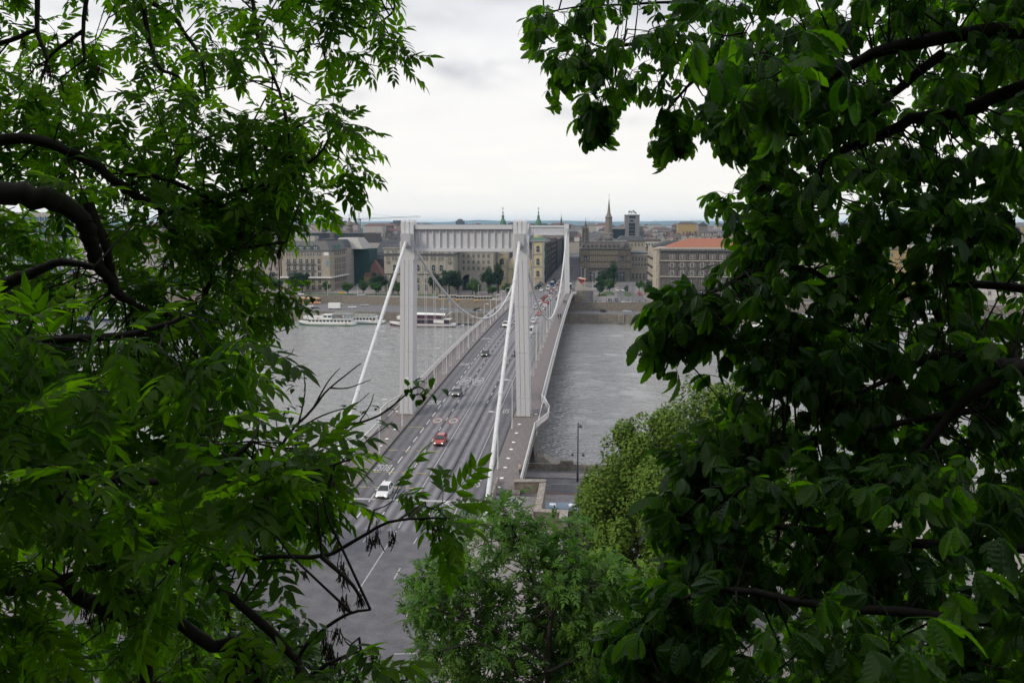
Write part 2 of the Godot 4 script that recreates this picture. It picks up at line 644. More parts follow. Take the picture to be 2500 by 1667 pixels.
func rail_run(parent: Node3D, pts: Array, lift: Callable) -> void:
	# pts: Vector2(x, z); posts, two rails and close-set bars
	var top := MB.new()
	var bars := MB.new()
	for k in pts.size() - 1:
		var a: Vector2 = pts[k]
		var b: Vector2 = pts[k + 1]
		var l := a.distance_to(b)
		var cuts := maxi(1, int(round(l / 6.0)))
		for s in cuts:
			var p := a.lerp(b, float(s) / cuts)
			var q := a.lerp(b, float(s + 1) / cuts)
			var yp: float = lift.call(p.y)
			var yq: float = lift.call(q.y)
			top.bar(Vector3(p.x, yp + 1.12, p.y), Vector3(q.x, yq + 1.08, q.y), 0.15, 0.2)
			top.bar(Vector3(p.x, yp + 0.12, p.y), Vector3(q.x, yq + 0.12, q.y), 0.08, 0.08)
			var pm := MB.new()
			pm.box(Vector3(0, 0.56, 0), Vector3(0.11, 1.1, 0.11))
			part(parent, "rail_post", pm.mesh(mats.rail_paint), Vector3(p.x, yp, p.y))
		var nb := int(l / 0.17)
		for s in nb:
			var p := a.lerp(b, (s + 0.5) / nb)
			bars.box(Vector3(p.x, float(lift.call(p.y)) + 0.62, p.y), Vector3(0.05, 0.95, 0.05))
	part(parent, "handrail", top.mesh(mats.rail_paint))
	var o := part(parent, "balusters", bars.mesh(mats.rail_paint))
	o.set_meta("kind", "stuff")

func pylon(bridge: Node3D, z: float, label: String) -> void:
	var p := Node3D.new()
	p.name = "pylon"
	bridge.add_child(p, true)
	p.position = Vector3(0, 0, z)
	p.set_meta("label", label)
	var H := 35.3
	var top_x := 10.26
	var base_x := 11.0
	for s in [-1.0, 1.0]:
		var cx := func(y: float): return s * lerpf(base_x, top_x, y / H)
		# core, then three proud plates front and back, in lifts with open joints
		var core := MB.new()
		var b0: float = cx.call(0.0)
		core.frustum(Vector3(b0, H * 0.5, 0), Vector3(2.46, H, 3.5), Vector2(2.36, 3.1), Basis(), Vector2(cx.call(H) - b0, 0))
		part(p, "leg", core.mesh(mats.white_paint))
		var lifts := [0.0, 3.6, 12.0, 20.5, 29.0]
		for face in [1.0, -1.0]:
			for k in lifts.size() - 1:
				for j in 3:
					var y0: float = lifts[k] + 0.03
					var y1: float = lifts[k + 1]
					var d := MB.new()
					var o0: float = cx.call(y0) + (j - 1) * 0.83
					var o1: float = cx.call(y1) + (j - 1) * 0.82
					var za: float = face * (lerpf(1.75, 1.55, y0 / H) + 0.09)
					var zb: float = face * (lerpf(1.75, 1.55, y1 / H) + 0.09)
					d.frustum(Vector3(o0, (y0 + y1) * 0.5, za), Vector3(0.765, y1 - y0, 0.2), Vector2(0.76, 0.2), Basis(), Vector2(o1 - o0, zb - za))
					part(p, "leg_plate", d.mesh(mats.white_paint))
		for j in 3:   # crown of three fins
			var d := MB.new()
			var x: float = cx.call(H) + (j - 1) * 0.82
			d.frustum(Vector3(x, H - 1.3, 0), Vector3(0.7, 3.6, 3.45), Vector2(0.7, 3.3))
			d.frustum(Vector3(x, H + 0.68, 0), Vector3(0.7, 0.36, 3.3), Vector2(0.25, 3.0))
			part(p, "crown_fin", d.mesh(mats.white_paint))
		var sm := MB.new()   # head cladding between the plates and the crown
		sm.box(Vector3(cx.call(31.0), 30.6, 0), Vector3(2.62, 3.3, 3.36))
		part(p, "leg_head", sm.mesh(mats.white_paint))
		for face in [1.0, -1.0]:
			var sd := MB.new()
			sd.frustum(Vector3(cx.call(32.6), 32.55, face * 2.15), Vector3(1.5, 2.3, 1.5), Vector2(1.75, 1.7), Basis(), Vector2(0, face * 0.45))
			part(p, "saddle_housing", sd.mesh(mats.white_paint))
		var ft := MB.new()
		ft.box(Vector3(b0, 0.26, 0), Vector3(3.4, 0.1, 4.6))
		part(p, "base_plate", ft.mesh(mats.stone_pale))
	# portal beam: web, two flanges, stiffeners
	var wb := MB.new()
	wb.box(Vector3(0, 32.75, 0), Vector3(18.0, 4.8, 1.5))
	part(p, "beam_web", wb.mesh(mats.white_paint))
	for y in [[34.85, 0.8], [30.72, 0.62]]:
		var fl := MB.new()
		fl.box(Vector3(0, y[0], 0), Vector3(17.96, y[1], 2.7))
		part(p, "beam_flange", fl.mesh(mats.white_paint))
	for k in 14:
		var st := MB.new()
		for face in [1.0, -1.0]:
			st.box(Vector3(lerpf(-8.2, 8.2, k / 13.0), 32.74, face * 0.89), Vector3(0.14, 3.4, 0.30))
		part(p, "stiffener", st.mesh(mats.white_paint))

func cable_y(z: float) -> float:
	return 4.75 + (33.0 - 4.75) * pow((z + 145.0) / 145.0, 2.0)

func build_bridge() -> void:
	var asphalt := road_material()
	var b := thing("suspension_bridge", "white suspension bridge with two portal pylons across the wide river", "bridge")
	var f := func(z): return deck_y(z)
	var zs := steps(58, -300, 6.0)
	var m := MB.new()
	m.sweep([Vector2(-13.8, -0.06), Vector2(-13.8, -0.95), Vector2(-9.5, -3.0), Vector2(9.5, -3.0), Vector2(13.8, -0.95), Vector2(13.8, -0.06)], zs, f)
	part(b, "deck_girder", m.mesh(mats.deck_steel))
	m = MB.new()
	m.sweep([Vector2(9.2, 0), Vector2(-9.2, 0)], zs, f, false, 1.0 / 18.4, 1.0 / 46.0)
	for k in m.t.size(): m.t[k].x += 0.5
	var road := part(b, "roadway", m.mesh(asphalt))
	for s in [-1.0, 1.0]:
		m = MB.new()
		var x0: float = s * 9.25
		var x1: float = s * 13.85
		m.sweep([Vector2(minf(x0, x1), -0.05), Vector2(maxf(x0, x1), -0.05), Vector2(maxf(x0, x1), 0.22), Vector2(minf(x0, x1), 0.22)], steps(44, -298, 6.0), f)
		part(b, "walkway", m.mesh(mats.walk))
		m = MB.new()
		m.sweep([Vector2(s * 9.1 + 0.13, 0.006), Vector2(s * 9.1 - 0.13, 0.006)], zs, f, false)
		part(b, "gutter_shade", m.mesh(mats.gutter_shade))  # dark gutter strip, the walkway step's shadow painted into its colour
		for zc in [0.0, -290.0]:   # walkway widening round the near and far pylon
			m = MB.new()
			m.prism(PackedVector2Array([Vector2(s * 13.8, zc - 10.5), Vector2(s * 14.3, zc - 10), Vector2(s * 15.7, zc - 2), Vector2(s * 15.7, zc + 3), Vector2(s * 13.9, zc + 10), Vector2(s * 13.8, zc + 10)]), deck_y(zc) - 0.7, deck_y(zc) + 0.2)
			part(b, "walkway_bay", m.mesh(mats.walk))
		# fascia girder along the edge
		m = MB.new()
		m.sweep([Vector2(s * 13.93 - 0.06, -1.0), Vector2(s * 13.93 + 0.06, -1.0), Vector2(s * 13.93 + 0.06, 0.3), Vector2(s * 13.93 - 0.06, 0.3)], steps(10, -298, 6.0), f)
		part(b, "edge_fascia", m.mesh(mats.rail_paint))
		var rp := Node3D.new()
		rp.name = "railing"
		b.add_child(rp, true)
		rail_run(rp, [Vector2(s * 13.7, 40.5), Vector2(s * 13.7, 10.2), Vector2(s * 13.9, 10), Vector2(s * 15.6, 3), Vector2(s * 15.6, -2), Vector2(s * 14.2, -9.9), Vector2(s * 13.7, -10.2), Vector2(s * 13.7, -279), Vector2(s * 14.1, -280), Vector2(s * 15.6, -287), Vector2(s * 15.6, -293)], func(z): return deck_y(z) + 0.22)
	# lane markings
	for k in 30:
		var z := 54.0 - k * 5.75
		m = MB.new()
		flat_mark(z, z - 3.3, -5.95, 0.075, m)
		part(road, "lane_dash", m.mesh(mats.line_white))
	for k in 30:
		var z := 54.0 - k * 7.0
		for x in [-2.95, 2.95]:
			m = MB.new()
			if x > 0 and k > 0 and k < 2: continue
			flat_mark(z, z - 2.2, x, 0.06, m)
			if x < 0 or k == 0 or k > 8: part(road, "lane_dash", m.mesh(mats.line_white))
	for x in [0.05, 6.15]:
		m = MB.new()
		var zz := steps(57, -298, 6.0)
		for k in zz.size() - 1: flat_mark(zz[k], zz[k + 1], x, 0.085 if x < 1 else 0.07, m)
		part(road, "lane_line", m.mesh(mats.line_worn))
	# transverse yellow warning stripes, white joint plate
	for y in [[10.1, -8.9, -6.0, 1], [24.4, -8.9, 0.0, 0], [35.7, -8.9, 0.0, 0], [42.4, -8.9, 0.0, 0]]:
		m = MB.new()
		var x: float = y[1]
		while x < float(y[2]) - 0.3:
			var e := minf(x + (2.9 if y[3] else 1.5), y[2])
			m.quad(Vector3(x, deck_y(y[0]) + 0.016, y[0] + 0.15), Vector3(e, deck_y(y[0]) + 0.016, y[0] + 0.15), Vector3(e, deck_y(y[0] - 0.3) + 0.016, y[0] - 0.15), Vector3(x, deck_y(y[0] - 0.3) + 0.016, y[0] - 0.15))
			x = e + (0.45 if y[3] else 0.75)
		part(road, "warning_stripe", m.mesh(mats.line_yellow))
	m = MB.new()
	m.quad(Vector3(-9.2, deck_y(47.6) + 0.02, 47.6), Vector3(9.2, deck_y(47.6) + 0.02, 47.6), Vector3(9.2, deck_y(46.9) + 0.02, 46.9), Vector3(-9.2, deck_y(46.9) + 0.02, 46.9))
	part(road, "expansion_joint", m.mesh(mats.line_worn))
	# lettering: BUSZ towards the viewer's side lanes, 40 in rings
	for z in [33.6, -8.7, -49.3, -92.0]: letter_mark(road, "BUSZ", -7.6, z, PI, 3.2, 2.35, mats.line_faded)
	for z in [39.6, -2.9]:
		letter_mark(road, "US", 7.35, z, 0.0, 3.2, 1.2, mats.line_worn)
		letter_mark(road, "Z", 8.5, z, 0.0, 3.2, 0.45, mats.bridge_asphalt_pale if mats.has("bridge_asphalt_pale") else mat("bridge_asphalt_pale", Color(0.17, 0.165, 0.175), 0.8, fine, 0.9))
	for x in [-4.45, -1.5]:
		ring_mark(road, "limit_ring", x, -29.5, 1.04, 1.22, 3.4, mats.line_faded, 0.016)
		letter_mark(road, "40", x, -29.5, PI, 4.2, 1.35, mats.line_faded, "limit_number")
		ring_mark(road, "limit_ring", x, 5.1, 0.82, 1.1, 2.1, mats.line_red, 0.016)
		ring_mark(road, "limit_disc", x, 5.1, 0.0, 0.82, 2.1, mats.line_worn, 0.018)
		letter_mark(road, "40", x, 5.1, PI, 1.9, 1.0, mats.gutter_shade, "limit_number")
	pylon(b, 0.0, "near white portal pylon with ribbed cross beam")
	pylon(b, -290.0, "far white portal pylon, small beyond the span")
	# cables
	for s in [-1.0, 1.0]:
		var x: float = s * 10.3
		var pts := []
		var rr := []
		for k in 61:
			var z := lerpf(-2.2, -287.8, k / 60.0)
			pts.append(Vector3(x, cable_y(z) - 0.3, z))
			rr.append(0.28)
		m = MB.new()
		m.tube(pts, rr, 12)
		part(b, "main_cable", m.mesh(mats.cable_paint))
		for e in [[2.3, 55.2], [-292.3, -345.0]]:
			m = MB.new()
			var a := Vector3(x, 32.5, e[0])
			var c := Vector3(s * 10.5, -0.6 if e[1] > 0 else -1.5, e[1])
			m.tube([a, c], [0.28, 0.30], 12)
			part(b, "backstay_cable", m.mesh(mats.cable_paint))
			for k in 4:
				m = MB.new()
				var q := a.lerp(c, 0.2 + k * 0.22)
				var d := (c - a).normalized()
				m.tube([q - d * 0.35, q + d * 0.35], [0.335, 0.335], 12)
				part(b, "cable_clamp", m.mesh(mats.cable_paint))
			m = MB.new()
			var d2 := (c - a).normalized()
			m.tube([c - d2 * 0.2, c + d2 * 1.1, c + d2 * 2.2], [0.36, 0.62, 0.66], 8)
			part(b, "cable_socket", m.mesh(mats.white_paint))
		for k in 27:
			var z := -15.0 - k * 10.0
			var cy := cable_y(z) - 0.3
			m = MB.new()
			var d := Vector3(0, cable_y(z - 1) - cable_y(z + 1), -2).normalized()
			var q := Vector3(x, cy, z)
			m.tube([q - d * 0.5, q + d * 0.5], [0.34, 0.34], 12)
			part(b, "cable_clamp", m.mesh(mats.cable_paint))
			for o in [-0.17, 0.17]:
				m = MB.new()
				m.tube([Vector3(x + o, deck_y(z) + 0.2, z), Vector3(x + o, cy, z)], [0.04, 0.04], 6)
				m.box(Vector3(x + o, deck_y(z) + 0.45, z), Vector3(0.12, 0.5, 0.12))
				part(b, "hanger", m.mesh(mats.rail_paint))
	# anchor blocks beside the road, concrete barrier by the cable foot
	for s in [-1.0, 1.0]:
		m = MB.new()
		m.frustum(Vector3(s * 10.7, -1.0, 58.4), Vector3(2.6, 1.6, 5.2), Vector2(1.8, 3.2))
		part(b, "anchor_block", m.mesh(mats.concrete))
	for k in 4:
		m = MB.new()
		m.frustum(Vector3(0, 0.45, 0), Vector3(0.6, 0.9, 3.3), Vector2(0.25, 3.3))
		part(b, "barrier_block", m.mesh(mats.stone_pale), Vector3(10.35 + (0.12 if k == 2 else 0.0), deck_y(41.0 + k * 3.5) + 0.1, 41.0 + k * 3.5), 0.03 * k)
	# street lamps
	var lp := lamp_proto()
	var nn := 0
	for s in [-1.0, 1.0]:
		var zz := [10.6, -20.3, -36.0, -55.2, -72.0, -89.0, -106.0, -123.0, -140.0, -157.0, -174.0, -191.0, -208.0, -225.0, -242.0, -259.0, -276.0]
		if s > 0: zz.append(33.6)
		else: zz.append(27.0)
		for z in zz:
			if s > 0 and z < 5.0 and z > -15.0: continue
			var which := ""
			if s < 0 and z > 20: which = "nearest white lamp post on the left walkway, before the pylon"
			elif s < 0 and z > 5: which = "white lamp post standing just in front of the near left pylon leg"
			elif s > 0 and z > 20: which = "nearest white lamp post on the right walkway, beside the slanting cable"
			elif s > 0 and z > 5: which = "white lamp post standing before the near right pylon leg"
			elif s < 0 and z > -60: which = "tall white lamp post on left walkway behind the near pylon, number %d outwards" % [1 + int((-z - 20) / 16)]
			else: which = "slim white lamp post on the %s walkway over mid river" % ["left" if s < 0 else "right"]
			copy_of(lp, "street_lamp", which, Vector3(s * 9.75, deck_y(z) + 0.22, z), 0.0 if s < 0 else PI, "lamp posts along the bridge %s kerb" % ["left" if s < 0 else "right"])
	lp.free()
	# white flat discs along the walkways
	var disc := MB.new()
	disc.lathe(Vector3.ZERO, [Vector2(0.3, 0), Vector2(0.28, 0.05), Vector2(0.0, 0.06)], 14)
	var dm := disc.mesh(mat("disc_white", Color(0.8, 0.8, 0.8), 0.5))
	for z in [7.4, 13.3, 19.0, 23.1, 28.0, 32.7, 37.6, 41.6]: single("walkway_marker", dm, "white flat disc in a row down the right walkway", "light", Vector3(10.75, deck_y(z) + 0.225, z), 0.0, "flat discs on right walkway")
	for z in [12.6, 18.7, 22.9, 27.7]: single("walkway_marker", dm, "white flat disc in a row down the left walkway", "light", Vector3(-10.6, deck_y(z) + 0.225, z), 0.0, "flat discs on left walkway")
	single("walkway_marker", dm, "white disc alone outside the right pylon leg", "light", Vector3(13.2, 0.22, -0.2))
	single("walkway_marker", dm, "white disc alone outside the left pylon leg", "light", Vector3(-13.2, 0.22, -0.2))

func lamp_proto() -> Node3D:
	var o := thing("street_lamp_proto", "lamp", "street lamp")
	var m := MB.new()
	m.tube([Vector3(0, 0, 0), Vector3(0, 1.2, 0), Vector3(0, 1.25, 0), Vector3(0, 8.6, 0)], [0.14, 0.14, 0.09, 0.06], 8)
	part(o, "post", m.mesh(mats.rail_paint))
	m = MB.new()
	m.bar(Vector3(0, 8.58, 0), Vector3(0.9, 8.68, 0), 0.07, 0.07)
	part(o, "arm", m.mesh(mats.rail_paint))
	m = MB.new()
	m.frustum(Vector3(1.0, 8.7, 0), Vector3(0.75, 0.16, 0.3), Vector2(0.6, 0.2))
	part(o, "lamp_head", m.mesh(mats.rail_paint))
	used_names.erase("street_lamp_proto")
	return o

# ==================================================================== near bank
func build_near_bank() -> void:
	# raised approach: road sheet with a flare at the right, pavements
	var m := MB.new()
	var edge := [Vector2(9.25, 58), Vector2(8.6, 66), Vector2(8.7, 74), Vector2(9.3, 81), Vector2(10.4, 87.5), Vector2(12.2, 93), Vector2(16, 99), Vector2(22, 103.8)]
	var pts := PackedVector2Array([Vector2(-13, 58)])
	for e in edge: pts.append(e)
	pts.append_array([Vector2(22, 106), Vector2(-40, 106), Vector2(-40, 92), Vector2(-22, 78)])
	m.prism(pts, -2.4, -1.497)
	var road := struct("approach_road", m.mesh(mats.asphalt))
	for k in [[952.0, 7.3, 92.0, 7.05, 89.2], [0, 6.2, 81.0, 5.6, 76.0], [0, 3.0, 62.0, 3.0, 60.0], [0, 3.0, 72.0, 3.0, 69.0], [0, -3.0, 72.0, -3.0, 69.0], [0, -3.0, 62.0, -3.0, 60.0], [0, 6.15, 70.0, 6.15, 60.0], [0, 0.05, 75.0, 0.05, 58.0]]:
		m = MB.new()
		m.bar(Vector3(k[1], -1.489, k[2]), Vector3(k[3], -1.489, k[4]), 0.14, 0.006)
		part(road, "lane_line", m.mesh(mats.line_worn))
	m = MB.new()
	m.bar(Vector3(6.6, -1.489, 87.4), Vector3(9.4, -1.489, 87.0), 0.14, 0.006)
	part(road, "lane_line", m.mesh(mats.line_worn))
	# plaza and footway right of the road
	m = MB.new()
	var pl := PackedVector2Array()
	for e in edge: pl.append(e + Vector2(0.02, 0))
	pl.append_array([Vector2(70, 106), Vector2(70, 56.4), Vector2(16.6, 56.4), Vector2(16.6, 44.05), Vector2(9.3, 44.05)])
	m.prism(pl, -8.0, -1.27)
	struct("plaza_pavement", m.mesh(mats.pavement))
	m = MB.new()
	m.prism(PackedVector2Array([Vector2(-13.02, 58), Vector2(-22.02, 78), Vector2(-40, 92), Vector2(-120, 92), Vector2(-120, 56.4), Vector2(-16.6, 56.4), Vector2(-16.6, 44.05), Vector2(-9.3, 44.05), Vector2(-9.3, 58)]), -8.0, -1.27)
	struct("footway", m.mesh(mats.pavement))
	m = MB.new()
	for k in edge.size() - 1:
		var a: Vector2 = edge[k]
		var b: Vector2 = edge[k + 1]
		m.bar(Vector3(a.x + 0.12, -1.25, a.y), Vector3(b.x + 0.12, -1.25, b.y), 0.24, 0.14)
	struct("kerb", m.mesh(mats.stone_pale))
	m = MB.new()   # abutment body under the approach
	m.box(Vector3(0, -5.2, 51.2), Vector3(33, 5.5, 13))
	single("abutment", m.mesh(mats.stone), "stone abutment wall under the near end of the bridge", "abutment")
	# white guard rail round the curve, thin sign pole, lamp
	m = MB.new()
	var gp := [Vector2(10.2, 82.5), Vector2(11.1, 87), Vector2(12.9, 92), Vector2(16.5, 97.8), Vector2(22, 102.2)]
	var g := thing("guard_rail", "white tubular guard rail curving round the road corner", "rail")
	for k in gp.size() - 1:
		m.bar(Vector3(gp[k].x, -0.3, gp[k].y), Vector3(gp[k + 1].x, -0.3, gp[k + 1].y), 0.07, 0.1)
	part(g, "top_rail", m.mesh(mats.rail_paint))
	for k in gp.size():
		m = MB.new()
		m.tube([Vector3(gp[k].x, -1.3, gp[k].y), Vector3(gp[k].x, -0.3, gp[k].y)], [0.04, 0.04], 6)
		part(g, "post", m.mesh(mats.rail_paint))
	var lp := lamp_proto()
	copy_of(lp, "street_lamp", "white lamp post beside the road in front of the leafy tree", Vector3(9.4, -1.27, 74.1), 2.2)
	lp.free()
	m = MB.new()
	m.tube([Vector3(12.3, -1.27, 91.0), Vector3(12.4, 1.6, 91.0)], [0.035, 0.035], 6)
	single("sign_pole", m.mesh(mats.steel), "thin grey pole standing behind the white guard rail", "pole")
	# stone parapets where the walkway meets the stairs
	for w in [["stone_parapet", "square brown stone parapet at the end of the right bridge railing", [Vector2(12.9, 41.4), Vector2(17.2, 41.0), Vector2(17.2, 42.0), Vector2(12.95, 42.4)], -1.5, 0.15],
		["stone_parapet", "long stone parapet running beside the stairs toward the viewer", [Vector2(16.5, 42.2), Vector2(17.25, 42.2), Vector2(17.25, 53.0), Vector2(16.5, 53.0)], -8.0, 0.0],
		["stone_parapet", "low stone parapet turning the corner above the bus shelter", [Vector2(16.4, 53.1), Vector2(20.6, 53.1), Vector2(20.6, 57.0), Vector2(19.7, 57.0), Vector2(19.7, 54.0), Vector2(16.4, 54.0)], -8.0, 0.0]]:
		var t := thing(w[0], w[1], "parapet")
		m = MB.new()
		m.prism(PackedVector2Array(w[2]), w[3], w[4])
		part(t, "wall", m.mesh(mats.stone))
		m = MB.new()
		var cp := Geometry2D.offset_polygon(PackedVector2Array(w[2]), 0.07)
		m.prism(cp[0], w[4], float(w[4]) + 0.14)
		part(t, "coping", m.mesh(mats.stone_pale))
	# quay street below, river wall, parapets
	m = MB.new()
	m.quad(Vector3(-400, QUAY, 60), Vector3(400, QUAY, 60), Vector3(400, QUAY, 9.4), Vector3(-400, QUAY, 9.4))
	m.quad(Vector3(-400, QUAY - 1.5, 9.4), Vector3(400, QUAY - 1.5, 9.4), Vector3(400, QUAY - 1.5, 5), Vector3(-400, QUAY - 1.5, 5))
	m.quad(Vector3(400, QUAY, 9.4), Vector3(-400, QUAY, 9.4), Vector3(-400, QUAY - 1.5, 9.4), Vector3(400, QUAY - 1.5, 9.4))
	struct("quay_road", m.mesh(mats.asphalt_far))
	m = MB.new()
	m.box(Vector3(0, -13.0, 4.6), Vector3(800, 8.0, 0.8))
	struct("river_wall", m.mesh(mats.stone))
	for k in [[25.8, 0.16, "pavement", 4.6], [33.5, 0.02, "terrace", 10.4], [47.0, 0.03, "terrace", 16.0], [19.5, 0.13, "stone_pale", 0.3], [13.4, 0.15, "pavement", 3.0]]:
		m = MB.new()
		m.box(Vector3(70, QUAY + k[1] * 0.5, k[0]), Vector3(160, k[1], k[3]))
		struct("platform", m.mesh(mats[k[2]]))
	m = MB.new()
	m.box(Vector3(70, QUAY + 0.19, 23.6), Vector3(160, 0.04, 0.5))
	struct("platform_edge", m.mesh(mat("edge_brick", Color(0.22, 0.12, 0.10), 0.9, grime, 0.5)))
	var rb := thing("river_parapet", "stone river parapet with a block pier beyond the quay road", "parapet")
	for k in 14:
		m = MB.new()
		m.box(Vector3(0, 0.55, 0), Vector3(4.9, 1.1, 0.5))
		part(rb, "wall_panel", m.mesh(mats.stone_pale if k % 3 else mats.stone), Vector3(12.0 + k * 5.0, QUAY, 9.6))
	m = MB.new()
	m.box(Vector3(19.3, QUAY + 0.9, 9.7), Vector3(2.3, 1.8, 1.0))
	part(rb, "block_pier", m.mesh(mats.stone))
	m = MB.new()
	m.bar(Vector3(5, QUAY - 0.5, 6.0), Vector3(120, QUAY - 0.5, 6.0), 0.2, 0.22)
	for k in 20: m.box(Vector3(6.0 + k * 5.5, QUAY - 1.0, 6.0), Vector3(0.16, 1.0, 0.16))
	single("quay_fence", m.mesh(mats.iron), "dark iron fence running along the river edge", "fence")
	var fe := thing("platform_fence", "grey glazed railing along the tram platform", "fence")
	m = MB.new()
	m.bar(Vector3(17, QUAY + 1.2, 22.0), Vector3(60, QUAY + 1.2, 22.0), 0.1, 0.1)
	part(fe, "top_rail", m.mesh(mats.steel))
	for k in 22:
		m = MB.new()
		m.box(Vector3(0, 0.62, 0), Vector3(1.85, 0.95, 0.03))
		part(fe, "panel", m.mesh(mats.steel), Vector3(18.0 + k * 2.0, QUAY + 0.1, 22.0))
	# bus shelter with blue-grey roof
	var sh := thing("bus_shelter", "low blue-grey shelter roof with two pale skylights below the parapet", "shelter", Vector3(19.3, QUAY, 37.3))
	m = MB.new()
	m.frustum(Vector3(0, 2.75, 0), Vector3(5.2, 0.22, 3.0), Vector2(5.0, 2.8))
	part(sh, "roof", m.mesh(mat("shelter_roof", Color(0.16, 0.23, 0.31), 0.5, grime, 0.4)))
	for x in [-1.3, 1.5]:
		m = MB.new()
		m.frustum(Vector3(x, 2.93, -0.1), Vector3(0.95, 0.14, 0.9), Vector2(0.8, 0.75))
		part(sh, "skylight", m.mesh(mats.disc_white))
	for x in [-2.4, -0.8, 0.8, 2.4]:
		for z in [-1.2, 1.2]:
			m = MB.new()
			m.box(Vector3(x, 1.32, z), Vector3(0.1, 2.64, 0.1))
			part(sh, "post", m.mesh(mats.iron))
	for x in [-1.6, 0.0, 1.6]:
		m = MB.new()
		m.box(Vector3(x, 1.3, 1.2), Vector3(1.4, 2.3, 0.03))
		part(sh, "glass_panel", m.mesh(mats.glass_dark))
	# black lamp post with three hanging lamps
	var bl := thing("black_lamp_post", "tall black lamp post with hanging lamps on the quay road", "street lamp", Vector3(21.3, QUAY, 16.3))
	m = MB.new()
	m.tube([Vector3(0, 0, 0), Vector3(0, 1.6, 0), Vector3(0, 1.7, 0), Vector3(0, 10.2, 0)], [0.2, 0.17, 0.13, 0.09], 10)
	part(bl, "post", m.mesh(mats.iron))
	m = MB.new()
	m.bar(Vector3(-0.9, 5.0, 0), Vector3(0.9, 5.0, 0), 0.05, 0.05)
	m.bar(Vector3(0, 9.9, 0), Vector3(0.35, 9.9, 0), 0.05, 0.05)
	part(bl, "arm", m.mesh(mats.iron))
	for p in [Vector3(-0.9, 4.95, 0), Vector3(0.9, 4.95, 0), Vector3(0.38, 9.85, 0)]:
		m = MB.new()
		m.lathe(p, [Vector2(0.0, -0.55), Vector2(0.27, -0.5), Vector2(0.22, -0.25), Vector2(0.06, 0.0), Vector2(0.0, 0.05)], 10)
		part(bl, "lamp_shade", m.mesh(mats.iron))
	# river pier under the near pylon
	var pr := thing("river_pier", "stone bridge pier with rounded cutwater at the water's edge", "pier")
	m = MB.new()
	var nose := PackedVector2Array()
	for k in 9: nose.append(Vector2(15.0 + 5.0 * sin(PI * k / 8.0), -1.5 - 4.6 * cos(PI * k / 8.0)))
	for k in 9: nose.append(Vector2(-15.0 - 5.0 * sin(PI * k / 8.0), -1.5 + 4.6 * cos(PI * k / 8.0)))
	m.prism(nose, WATER - 3.0, -9.8)
	part(pr, "footing", m.mesh(mats.stone_pale))
	m = MB.new()
	m.frustum(Vector3(0, -6.6, -1.5), Vector3(27, 7.3, 7.0), Vector2(25, 5.6))
	part(pr, "shaft", m.mesh(mats.stone_dark))
	m = MB.new()
	m.frustum(Vector3(15.4, -8.9, -1.5), Vector3(4.6, 1.9, 6.0), Vector2(1.4, 2.6), Basis(), Vector2(-1.4, 0))
	part(pr, "cutwater_cap", m.mesh(mats.stone_pale))

# ==================================================================== city on the far bank
func window_mesh(w: float, h: float, arch: bool, frame: String, glass := "glass_dark") -> ArrayMesh:   # faces +z, centred on x, sill at y = 0
	var key := "%s|%s|%s|%s|%s" % [w, h, arch, frame, glass]
	if win_cache.has(key): return win_cache[key]
	var f := MB.new()
	var g := MB.new()
	var e := 0.22
	f.box(Vector3(-w * 0.5 - e * 0.5, h * 0.5, 0.06), Vector3(e, h, 0.24))
	f.box(Vector3(w * 0.5 + e * 0.5, h * 0.5, 0.06), Vector3(e, h, 0.24))
	f.box(Vector3(0, -0.08, 0.1), Vector3(w + 0.6, 0.16, 0.4))
	g.quad(Vector3(-w * 0.5, 0, 0.02), Vector3(w * 0.5, 0, 0.02), Vector3(w * 0.5, h, 0.02), Vector3(-w * 0.5, h, 0.02))
	if arch:
		var r := w * 0.5
		for k in 8:
			var a := PI * k / 8.0
			var b := PI * (k + 1) / 8.0
			g.tri(Vector3(0, h, 0.02), Vector3(cos(a) * r, h + sin(a) * r, 0.02), Vector3(cos(b) * r, h + sin(b) * r, 0.02))
			f.bar(Vector3(cos(a) * (r + 0.08), h + sin(a) * (r + 0.08), 0.06), Vector3(cos(b) * (r + 0.08), h + sin(b) * (r + 0.08), 0.06), 0.16, 0.24)
	else:
		f.box(Vector3(0, h + 0.1, 0.1), Vector3(w + 0.5, 0.2, 0.36))
	var s := MB.new()
	s.box(Vector3(0, h * 0.5, 0.05), Vector3(0.09, h, 0.05))
	s.box(Vector3(0, h * 0.66, 0.05), Vector3(w, 0.09, 0.05))
	var am := f.mesh(mats[frame])
	g.mesh(mats[glass], am)
	s.mesh(mat("sash", Color(0.55, 0.55, 0.53), 0.6), am)
	win_cache[key] = am
	return am

func windows(o: Node3D, base: Vector3, yaw: float, xs: Array, y: float, w: float, h: float, arch: bool, frame: String, glass := "glass_dark") -> void:
	var m := window_mesh(w, h, arch, frame, glass)
	var r := Basis(Vector3.UP, yaw)
	for x in xs: part(o, "window", m, base + r * Vector3(x, y, 0), yaw)

func spaced(a: float, b: float, n: int) -> Array:
	var out := []
	for k in n: out.append(lerpf(a, b, (k + 0.5) / n))
	return out

func block(o: Node3D, called: String, x0: float, x1: float, z0: float, z1: float, y0: float, y1: float, m: Material, top := 0.0) -> void:
	var b := MB.new()
	var sx := absf(x1 - x0)
	var sz := absf(z1 - z0)
	b.frustum(Vector3((x0 + x1) * 0.5, (y0 + y1) * 0.5, (z0 + z1) * 0.5), Vector3(sx, y1 - y0, sz), Vector2(maxf(sx - top * 2, 0.05), maxf(sz - top * 2, 0.05)))
	part(o, called, b.mesh(m))

func band(o: Node3D, x0: float, x1: float, z0: float, z1: float, y: float, h: float, out: float, m: Material, called := "cornice") -> void:
	block(o, called, x0 - out, x1 + out, z0 + out, z1 - out, y, y + h, m)

